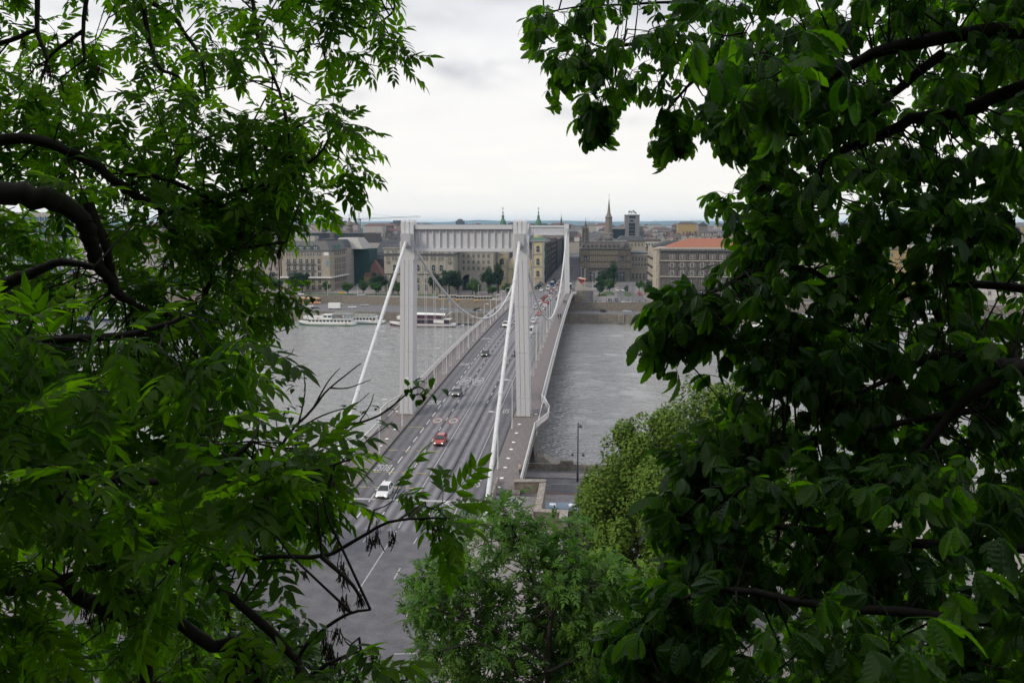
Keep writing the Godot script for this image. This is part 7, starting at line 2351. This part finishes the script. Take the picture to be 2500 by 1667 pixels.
const SAPLING_TIPS := [Vector3(21.21,34.53,149.86),Vector3(21.10,34.49,149.87),Vector3(21.25,34.65,149.84),Vector3(21.01,34.45,149.89),Vector3(21.29,34.56,149.85),Vector3(21.30,34.12,150.31),Vector3(21.26,34.04,150.33),Vector3(21.34,34.15,150.30),Vector3(21.29,33.96,150.33),Vector3(21.25,33.91,150.34),Vector3(22.21,34.27,151.02),Vector3(22.25,34.21,151.02),Vector3(22.27,34.17,151.03),Vector3(22.19,34.20,151.03),Vector3(22.23,34.16,151.03),Vector3(21.66,33.94,150.30),Vector3(21.88,34.02,150.68),Vector3(18.91,34.78,149.13),Vector3(19.22,35.02,149.06),Vector3(19.38,34.81,149.08),Vector3(18.79,34.62,149.16),Vector3(19.10,34.96,149.08),Vector3(22.06,34.03,151.07),Vector3(21.70,33.91,150.30)]

# ==================================================================== foliage
func leaflet(m: MB, at: Vector3, dir: Vector3, up: Vector3, L: float, W: float, kind: int, fold: float, curl: float, n: int) -> void:
	# kind 0 lance-shaped with fine teeth, 1 broad above the middle with ribbed side veins, 2 egg-shaped
	var side := dir.cross(up).normalized()
	var nn := side.cross(dir).normalized()
	var mid := []
	var lf := []
	var rt := []
	for k in n + 1:
		var t := float(k) / n
		var w := 0.0
		if kind == 0: w = pow(sin(PI * pow(t, 0.72)), 0.85) * (1.0 - 0.22 * t)
		elif kind == 1: w = pow(sin(PI * pow(t, 1.75)), 0.72) * 0.97 + 0.06 * sin(PI * t)
		else: w = pow(sin(PI * pow(t, 0.62)), 0.8)
		w *= W * 0.5
		var tooth := 1.0
		if k > 0 and k < n: tooth = 1.0 + (0.06 if k % 2 == 0 else -0.06)
		var p := at + dir * L * t - nn * curl * L * t * t
		var lift := nn * (fold * w)
		if kind == 1: lift += nn * (0.03 * W * (1.0 if k % 2 == 0 else -1.0))
		mid.append(p)
		lf.append(p - side * w * tooth + lift + dir * w * 0.12)
		rt.append(p + side * w * tooth + lift + dir * w * 0.12)
	for k in n:
		m.quad(mid[k], rt[k], rt[k + 1], mid[k + 1])
		m.quad(mid[k], mid[k + 1], lf[k + 1], lf[k])

func ash_leaf(sd: int, mt: Material, pairs := 4, size := 1.0) -> ArrayMesh:
	var r := RandomNumberGenerator.new()
	r.seed = sd
	var m := MB.new()
	var L := 0.21 * size
	var bend := r.randf_range(0.1, 0.5)
	var at := func(t: float): return Vector3(0, -bend * L * t * t * 0.6, -L * t)
	m.tube([at.call(0.0), at.call(0.35), at.call(0.7), at.call(1.0)], [0.0022, 0.0018, 0.0014, 0.001], 4, false)
	for k in pairs:
		var t := lerpf(0.34, 0.92, k / float(pairs - 1))
		for s in [-1.0, 1.0]:
			var a := r.randf_range(0.75, 1.15)
			var d := Vector3(s * sin(a), r.randf_range(-0.5, 0.05), -cos(a)).normalized()
			var u := Vector3(s * r.randf_range(-0.35, 0.35), 1, r.randf_range(-0.3, 0.3)).normalized()
			leaflet(m, at.call(t), d, u, size * r.randf_range(0.070, 0.094), size * r.randf_range(0.028, 0.038), 0, r.randf_range(0.1, 0.5), r.randf_range(0.05, 0.35), 6)
	leaflet(m, at.call(1.0), Vector3(r.randf_range(-0.2, 0.2), -0.25, -1).normalized(), Vector3.UP, size * 0.095, size * 0.037, 0, 0.25, 0.25, 6)
	return m.mesh(mt)

func chestnut_leaf(sd: int, mt: Material) -> ArrayMesh:
	var r := RandomNumberGenerator.new()
	r.seed = sd
	var m := MB.new()
	var pet := r.randf_range(0.07, 0.13)
	var hub := Vector3(0, -0.02, -pet)
	m.tube([Vector3.ZERO, Vector3(0, 0.004, -pet * 0.5), hub], [0.0028, 0.0022, 0.002], 4, false)
	var n := 5 if sd % 3 == 0 else 7
	for k in n:
		var q := (k - (n - 1) * 0.5) / ((n - 1) * 0.5)
		var a := q * 2.25 + r.randf_range(-0.1, 0.1)
		var drop := r.randf_range(0.5, 1.5)
		var d := Vector3(sin(a), -drop, -cos(a)).normalized()
		var u := Vector3(sin(a) * 0.6 * drop + r.randf_range(-0.15, 0.15), 1, -cos(a) * 0.6 * drop).normalized()
		var L := lerpf(0.150, 0.085, absf(q)) * r.randf_range(0.9, 1.1)
		leaflet(m, hub, d, u, L, L * r.randf_range(0.34, 0.41), 1, r.randf_range(-0.05, 0.4), r.randf_range(0.05, 0.7), 14)
	return m.mesh(mt)

func ovate_leaf(sd: int, mt: Material, L: float) -> ArrayMesh:
	var r := RandomNumberGenerator.new()
	r.seed = sd
	var m := MB.new()
	m.tube([Vector3.ZERO, Vector3(0, 0, -L * 0.2)], [0.0015, 0.001], 4, false)
	leaflet(m, Vector3(0, 0, -L * 0.2), Vector3(0, -0.15, -1).normalized(), Vector3.UP, L, L * 0.52, 2, r.randf_range(0.15, 0.4), r.randf_range(0.1, 0.4), 7)
	return m.mesh(mt)

func grow(o: Node3D, limbs: Array, pads: Array, leaves: Array, per: int, r: RandomNumberGenerator, reach: float, twig: float, bark: Material, big := 1.0, ends := 9) -> Array:
	# limbs become tapered tubes; twigs fill the pads and are tied to the nearest limb; returns leaf transforms
	var spots := []
	for l in limbs:
		var pts: Array = l[0]
		var fine_pts := []
		var rad := []
		var n := pts.size()
		for k in n - 1:
			for s in 4:
				var t := s / 4.0
				var p: Vector3 = pts[k].cubic_interpolate(pts[k + 1], pts[maxi(k - 1, 0)], pts[mini(k + 2, n - 1)], t)
				var jit := Vector3(r.randfn(), r.randfn(), r.randfn()) * lerpf(l[1], l[2], (k + t) / (n - 1)) * 0.16
				fine_pts.append(p + jit)
				rad.append(lerpf(l[1], l[2], (k + t) / (n - 1)) * r.randf_range(0.96, 1.05))
		fine_pts.append(pts[n - 1])
		rad.append(l[2])
		for p in fine_pts: spots.append(p)
		var m := MB.new()
		m.tube(fine_pts, rad, 9)
		part(o, "branch", m.mesh(bark))
	var tw := MB.new()
	var held := PackedInt32Array()
	held.resize(spots.size())
	var out := []
	for pd in pads:
		var z0: float = pd[0]
		var poly := PackedVector2Array()
		var f: Array = pd[4]
		for k in range(0, f.size(), 2): poly.append(Vector2(f[k], f[k + 1]))
		var lo := poly[0]
		var hi := poly[0]
		for p in poly:
			lo = Vector2(minf(lo.x, p.x), minf(lo.y, p.y))
			hi = Vector2(maxf(hi.x, p.x), maxf(hi.y, p.y))
		var left := int(pd[2])
		while left > 0:
			var q := Vector2(r.randf_range(lo.x, hi.x), r.randf_range(lo.y, hi.y))
			if not Geometry2D.is_point_in_polygon(q, poly): continue
			var tip := Vector3(q.x, q.y, z0 + r.randf_range(-1, 1) * float(pd[1]))
			var best := spots[0] as Vector3
			var bd := 1e9
			var bw := 1e9
			var bi := 0
			for si in spots.size():
				var d2: float = (spots[si] - tip).length_squared()
				var wt: float = d2 * (1.0 + 0.9 * held[si])
				if wt < bw:
					bw = wt
					bd = d2
					bi = si
			best = spots[bi]
			if held[bi] > 2: bd = 1e9
			held[bi] += 1
			var away := tip - best
			if bd < 0.0004 or bd > reach * reach: away = Vector3(r.randfn(), 0.4, r.randfn())
			var ad := away.normalized()
			var d := (ad * 0.8 + Vector3(r.randfn(), r.randfn() * 0.5 - 0.1, r.randfn()) * 0.5).normalized()
			if bd < reach * reach:
				var mp := best.lerp(tip, 0.55) + Vector3(r.randfn(), r.randfn() + 0.6, r.randfn()) * 0.13 * sqrt(bd)
				tw.tube([best, mp, tip], [0.0055 * big, 0.004 * big, 0.0026 * big], 5, false)
			left -= maxi(1, cluster(tw, out, tip, d, twig, mini(left, per + r.randi_range(-1, 1)), float(pd[3]), big, r))
	if not pads.is_empty():   # leafy ends on every limb
		for l in limbs:
			if float(l[2]) > 0.0145: continue
			var pts: Array = l[0]
			var n := pts.size()
			for k in ends:
				var t := pow(r.randf(), 0.6) * 0.999
				var a: Vector3 = pts[n - 2].lerp(pts[n - 1], t) if k < 6 else pts[maxi(n - 3, 0)].lerp(pts[n - 2], t)
				if k == 0: a = pts[n - 1]
				var d: Vector3 = ((pts[n - 1] - pts[n - 2]).normalized() * 0.8 + Vector3(r.randfn(), r.randfn() * 0.6, r.randfn()) * 0.6).normalized()
				cluster(tw, out, a, d, twig * 1.2, per, 1.0, big, r)
	part(o, "twigs", tw.mesh(bark)).set_meta("kind", "stuff")
	return out

func cluster(tw: MB, out: Array, tip: Vector3, d: Vector3, twig: float, cnt: int, size: float, big: float, r: RandomNumberGenerator) -> int:
	# one twig with a whorl of leaves
	var tl := twig * r.randf_range(0.5, 1.2)
	var e := tip + d * tl
	tw.tube([tip, tip.lerp(e, 0.5) + Vector3(0, -0.008, 0), e], [0.0028 * big, 0.0022 * big, 0.0015 * big], 4, false)
	var a0 := r.randf() * TAU
	var x := d.cross(Vector3.UP if absf(d.y) < 0.9 else Vector3.RIGHT).normalized()
	var y := d.cross(x)
	for k in cnt:
		var a := a0 + TAU * k / maxf(cnt, 1)
		var rad2 := x * cos(a) + y * sin(a)
		var ld := (d * 0.55 + rad2 * 0.85 + Vector3(0, -0.28, 0) + Vector3(r.randfn(), r.randfn(), r.randfn()) * 0.15).normalized()
		var up := (Vector3.UP + Vector3(r.randfn(), 0.0, r.randfn()) * 0.32).normalized()
		if absf(up.dot(ld)) > 0.97: up = Vector3.BACK
		var b := Basis.looking_at(ld, up).scaled(Vector3.ONE * r.randf_range(0.66, 1.2) * size)
		out.append(Transform3D(b, tip.lerp(e, 0.25 + 0.75 * (k + 1) / maxf(cnt, 1))))
	return cnt

func dress(o: Node3D, spots: Array, meshes: Array, singles: int, r: RandomNumberGenerator) -> void:
	# the leaves that show largest are parts of their own, the rest one mass of foliage
	spots.sort_custom(func(a, b): return (a.origin - EYE).length_squared() < (b.origin - EYE).length_squared())
	var n := 0
	var rest := []
	for m in meshes: rest.append([])
	for t in spots:
		var k := r.randi() % meshes.size()
		var near: float = (t.origin - EYE).dot(Vector3(-0.09, -0.13, -0.98))
		if n < singles and near > 1.0:
			var p := part(o, "leaf", meshes[k])
			p.transform = t
			n += 1
		else: rest[k].append(t)
	for k in meshes.size():
		if rest[k].is_empty(): continue
		var mm := MultiMesh.new()
		mm.transform_format = MultiMesh.TRANSFORM_3D
		mm.mesh = meshes[k]
		mm.instance_count = rest[k].size()
		for j in rest[k].size(): mm.set_instance_transform(j, rest[k][j])
		var mi := MultiMeshInstance3D.new()
		mi.name = "foliage"
		mi.multimesh = mm
		mi.set_meta("kind", "stuff")
		o.add_child(mi, true)

func leaf_set(maker: Callable, key: String, tones: Array, back: Array, rough: float, seeds: Array) -> Array:
	var out := []
	for k in seeds.size():
		var j := k % tones.size()
		var m := leaf_mat("%s_%d" % [key, j], tones[j], back[j], rough, false)
		out.append(maker.call(seeds[k], m))
	return out

func overhead(z0: float, z1: float, x0: float, x1: float, y0: float, y1: float, n: int, r: RandomNumberGenerator) -> Array:
	# unseen leaves added over and behind the viewpoint to darken the near foliage
	var out := []
	for k in n:
		var p := Vector3(r.randf_range(x0, x1), r.randf_range(y0, y1), r.randf_range(z0, z1))
		var ld := Vector3(r.randfn(), -0.3, r.randfn()).normalized()
		out.append(Transform3D(Basis.looking_at(ld, Vector3(r.randfn() * 0.3, 1, r.randfn() * 0.3).normalized()).scaled(Vector3.ONE * r.randf_range(0.9, 1.6)), p))
	return out

func seed_bunch(sd: int) -> ArrayMesh:
	var r := RandomNumberGenerator.new()
	r.seed = sd
	var m := MB.new()
	for k in 22:
		var a := Vector3(r.randfn() * 0.012, -r.randf() * 0.07, r.randfn() * 0.012)
		var e := a + Vector3(r.randfn() * 0.014, -r.randf_range(0.03, 0.055), r.randfn() * 0.014)
		m.bar(a, e, 0.006, 0.002)
	m.tube([Vector3(0, 0.03, 0), Vector3(0, -0.05, 0)], [0.002, 0.001], 4)
	return m.mesh(mat("dry_keys", Color(0.035, 0.022, 0.014), 0.9))

func build_woods() -> void:
	var r := RandomNumberGenerator.new()
	r.seed = 2024
	# ---- ash on the left: two trees
	var aset := leaf_set(func(s, m): return ash_leaf(s, m, 4 if s % 2 else 5), "ash_leaf", [Color(0.036, 0.066, 0.008), Color(0.044, 0.078, 0.008), Color(0.027, 0.054, 0.010)], [Color(0.48, 0.74, 0.03), Color(0.60, 0.86, 0.035), Color(0.34, 0.55, 0.026)], 0.5, [1, 2, 3, 4, 5, 6, 7, 8, 9])
	var o := thing("ash_tree", "big ash tree arching its feathery leaves over the upper left", "tree")
	var sp := grow(o, ASH_LIMBS, ASH_PADS, aset, 6, r, 0.55, 0.14, mats.bark, 1.0, 0)
	sp.append_array(overhead(148.0, 166.0, 12.0, 23.0, 38.6, 42.0, 1500, r))
	dress(o, sp, aset, 300, r)
	var tk := MB.new()
	tk.tube([Vector3(17.6, 26.0, 153.6), Vector3(17.9, 31.0, 153.4), Vector3(18.2, 35.0, 153.0), Vector3(18.6, 40.0, 153.2)], [0.30, 0.25, 0.2, 0.12], 12)
	part(o, "trunk", tk.mesh(mats.bark))
	var bunch := seed_bunch(3)
	for k in 26:
		var l: Array = ASH_LIMBS[r.randi() % ASH_LIMBS.size()][0]
		var a: int = r.randi() % (l.size() - 1)
		part(o, "seed_bunch", bunch, l[a].lerp(l[a + 1], r.randf()) + Vector3(r.randfn() * 0.05, -0.03, r.randfn() * 0.05), r.randf() * TAU).scale = Vector3.ONE * r.randf_range(0.5, 0.9)
	o = thing("ash_tree", "lower ash tree spreading dark leafy branches across the bottom left", "tree")
	sp = grow(o, LOW_ASH_LIMBS, LOW_ASH_PADS, aset, 6, r, 0.55, 0.14, mats.bark, 1.0, 0)
	dress(o, sp, aset, 300, r)
	tk = MB.new()
	tk.tube([Vector3(20.2, 24.0, 150.5), Vector3(20.4, 28.0, 150.8), Vector3(20.9, 31.6, 151.0), Vector3(21.3, 32.9, 151.2)], [0.2, 0.16, 0.1, 0.05], 12)
	part(o, "trunk", tk.mesh(mats.bark))
	for k in 34:
		var l: Array = LOW_ASH_LIMBS[r.randi() % LOW_ASH_LIMBS.size()][0]
		var a: int = r.randi() % (l.size() - 1)
		part(o, "seed_bunch", bunch, l[a].lerp(l[a + 1], r.randf()) + Vector3(r.randfn() * 0.05, -0.03, r.randfn() * 0.05), r.randf() * TAU).scale = Vector3.ONE * r.randf_range(0.5, 0.9)
	# ---- horse chestnut on the right
	var cset := leaf_set(func(s, m): return chestnut_leaf(s, m), "chestnut_leaf", [Color(0.032, 0.064, 0.016), Color(0.040, 0.076, 0.014), Color(0.026, 0.055, 0.018)], [Color(0.40, 0.64, 0.035), Color(0.48, 0.74, 0.035), Color(0.25, 0.46, 0.03)], 0.52, [1, 2, 3, 4, 5, 7, 8, 10, 11])
	for k in 3: mats["chestnut_leaf_%d" % k].metallic_specular = 0.28
	o = thing("horse_chestnut_tree", "huge dark horse chestnut tree filling the right side with fan-shaped leaves", "tree")
	sp = grow(o, CHESTNUT_LIMBS, CHESTNUT_PADS, cset, 4, r, 0.75, 0.12, mats.bark, 1.2)
	sp.append_array(overhead(147.0, 166.0, 22.0, 34.0, 38.4, 42.0, 1300, r))
	sp.append_array(overhead(144.0, 158.0, 27.5, 33.0, 30.0, 40.0, 1100, r))
	dress(o, sp, cset, 300, r)
	# unseen crowns added over the viewpoint to shade the near leaves
	leaf_mat("canopy_leaf", Color(0.022, 0.055, 0.010), Color(0.06, 0.14, 0.01))
	var cv := crown_mesh(205, 9000, Vector3.ONE * 1.05, 0.085, "canopy_leaf", 26)
	for e in [[15.0, 160.0, 16.0], [24.0, 163.0, 18.0], [33.0, 160.0, 16.0], [7.0, 162.0, 16.0], [41.0, 162.0, 17.0]]: plain_tree("added_canopy_tree", "one of the unseen trees added above the viewpoint to shade the near leaves", Vector3(e[0], hill_y(e[0], e[1]) - 0.3, e[1]), e[2], cv, float(e[0]), "added shading trees above the viewpoint", 1.35, 0.60)
	# ---- young ash below the viewpoint
	var yset := leaf_set(func(s, m): return ash_leaf(s + 20, m, 4, 1.15), "young_ash_leaf", [Color(0.060, 0.125, 0.022), Color(0.080, 0.155, 0.022), Color(0.05, 0.105, 0.026)], [Color(0.25, 0.46, 0.02), Color(0.34, 0.56, 0.03), Color(0.16, 0.34, 0.02)], 0.5, [1, 2, 3])
	o = thing("young_ash_tree", "airy young ash tree in front of the road at bottom centre", "tree")
	sp = grow(o, YOUNG_ASH_LIMBS, YOUNG_ASH_PADS, yset, 7, r, 1.6, 0.3, mats.bark, 2.0)
	dress(o, sp, yset, 300, r)
	var bset := leaf_set(func(s, m): return ash_leaf(s + 40, m, 5, 1.1), "acacia_leaf", [Color(0.075, 0.14, 0.022), Color(0.095, 0.165, 0.022)], [Color(0.32, 0.50, 0.03), Color(0.40, 0.60, 0.03)], 0.5, [1, 2, 3])
	o = thing("acacia_bush", "bright yellow-green feathery bush right of the young ash", "bush")
	sp = grow(o, ACACIA_LIMBS, ACACIA_PADS, bset, 7, r, 1.6, 0.3, mats.bark_pale, 2.0)
	dress(o, sp, bset, 300, r)
	# ---- thin sapling with few bright leaves
	var sset := leaf_set(func(s, m): return ovate_leaf(s, m, 0.07), "sapling_leaf", [Color(0.06, 0.13, 0.02), Color(0.03, 0.07, 0.02)], [Color(0.26, 0.45, 0.03), Color(0.12, 0.28, 0.02)], 0.45, [1, 2, 3, 4])
	o = thing("bare_sapling", "thin half-bare sapling with a few bright leaves before the left river bank", "sapling")
	sp = grow(o, SAPLING_LIMBS, [], sset, 4, r, 1.0, 0.1, mats.bark_pale)
	for p in SAPLING_TIPS:
		for k in 4:
			var ld := Vector3(r.randfn(), r.randfn() * 0.5 - 0.2, r.randfn()).normalized()
			sp.append(Transform3D(Basis.looking_at(ld, Vector3(0.05, 1, 0.02).normalized() if absf(ld.y) < 0.95 else Vector3.BACK).scaled(Vector3.ONE * r.randf_range(0.7, 1.1)), p + Vector3(r.randfn(), r.randfn(), r.randfn()) * 0.035))
	dress(o, sp, sset, 300, r)
	# ---- shrubs at the bottom right
	var hset := leaf_set(func(s, m): return ovate_leaf(s + 9, m, 0.075), "shrub_leaf", [Color(0.035, 0.075, 0.024), Color(0.05, 0.10, 0.025)], [Color(0.14, 0.32, 0.02), Color(0.18, 0.38, 0.03)], 0.45, [1, 2, 3, 4])
	for e in [[Vector3(24.05, 32.35, 151.2), 26, 0.55, "leafy shrub with upright shoots at the bottom right, left of two"], [Vector3(25.05, 32.4, 151.5), 24, 0.5, "leafy shrub with upright shoots in the bottom right corner"], [Vector3(22.75, 32.0, 151.0), 9, 0.3, "few bright shoots at the bottom edge below the young ash"]]:
		o = thing("shrub", e[3], "shrub", Vector3.ZERO, 0.0, "shrubs at the bottom edge")
		var st := MB.new()
		sp = []
		for k in int(e[1]):
			var b0: Vector3 = e[0] + Vector3(r.randfn() * float(e[2]) * 0.6, -0.5, r.randfn() * 0.35)
			var lean := Vector3(r.randfn() * 0.2, 0, r.randfn() * 0.2)
			var hh := r.randf_range(0.5, 0.95)
			var tip := b0 + Vector3(0, hh, 0) + lean
			st.tube([b0, b0.lerp(tip, 0.5) - lean * 0.15, tip], [0.006, 0.004, 0.002], 5, false)
			for j in 9:
				var t := lerpf(0.35, 1.0, j / 8.0)
				for s in 2:
					var a := j * 1.57 + s * PI + r.randf() * 0.4
					var ld := Vector3(cos(a), 0.35, sin(a)).normalized()
					sp.append(Transform3D(Basis.looking_at(ld, Vector3.UP).scaled(Vector3.ONE * lerpf(1.1, 0.55, t) * r.randf_range(0.8, 1.1)), b0.lerp(tip, t)))
		part(o, "stems", st.mesh(mats.bark)).set_meta("kind", "stuff")
		dress(o, sp, hset, 120, r)
	# ---- bigger trees down the slope and along the road
	leaf_mat("plane_leaf", Color(0.095, 0.16, 0.022), Color(0.3, 0.42, 0.03))
	leaf_mat("slope_leaf", Color(0.075, 0.15, 0.025), Color(0.18, 0.34, 0.03))
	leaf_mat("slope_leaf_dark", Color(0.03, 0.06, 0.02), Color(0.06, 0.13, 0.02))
	var pc := crown_mesh(201, 95000, Vector3(0.74, 1.0, 0.74) * 1.05, 0.031, "plane_leaf", 130, 0.62)
	plain_tree("plane_tree", "full yellow-green plane tree standing right of the stone parapets", Vector3(29.0, -1.27, 84.0), 22.5, pc, 0.4, "", 0.0, 0.52)
	plain_tree("plane_tree", "yellow-green plane tree right behind the parapet tree, half hidden by chestnut", Vector3(36.0, -1.27, 80.0), 24.5, pc, 2.1, "", 0.0, 0.55)
	plain_tree("roadside_tree", "bushy olive-green tree top beside the river at left", Vector3(-19.0, -1.27, 72.0), 16.5, pc, 1.2, "", 0.0, 0.55)
	plain_tree("roadside_tree", "second olive-green tree top beside the river, farther left", Vector3(-30.0, -1.27, 78.0), 16.0, pc, 3.2, "", 0.0, 0.55)
	var sc := crown_mesh(202, 9000, Vector3.ONE * 1.05, 0.075, "slope_leaf", 26)
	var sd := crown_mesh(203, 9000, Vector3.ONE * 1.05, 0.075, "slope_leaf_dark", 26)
	var list := [[13.5, 137.0, 12.5, 0], [10.0, 128.0, 15.0, 0], [16.5, 141.5, 9.0, 1], [18.5, 139.0, 9.0, 0], [13.0, 144.5, 6.5, 1], [6.0, 138.0, 13.0, 0], [15.0, 126.0, 12.0, 0], [26.0, 139.5, 8.5, 1], [28.5, 141.0, 8.0, 0], [31.5, 136.0, 13.5, 1], [30.0, 124.0, 14.0, 0], [35.0, 128.0, 17.0, 0], [38.0, 138.0, 16.0, 1], [24.0, 128.0, 7.0, 0], [2.0, 120.0, 17.0, 0], [29.5, 146.0, 5.5, 1]]
	var n := 0
	for e in list:
		var x: float = e[0]
		var z: float = e[1]
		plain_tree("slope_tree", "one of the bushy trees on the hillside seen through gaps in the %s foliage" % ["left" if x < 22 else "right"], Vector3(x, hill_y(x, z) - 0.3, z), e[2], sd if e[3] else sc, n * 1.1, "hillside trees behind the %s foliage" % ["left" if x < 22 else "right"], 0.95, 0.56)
		n += 1
	# woodland behind the viewpoint
	for k in 14:
		var x := -20.0 + k * 6.5
		var z := 168.0 + (k % 3) * 5.0
		plain_tree("slope_tree", "one of the woodland trees on the hill behind the viewpoint", Vector3(x, hill_y(x, z) - 0.3, z), 15.0 + (k % 4) * 1.5, sd, k * 1.7, "woodland behind the viewpoint", 1.1, 0.56)
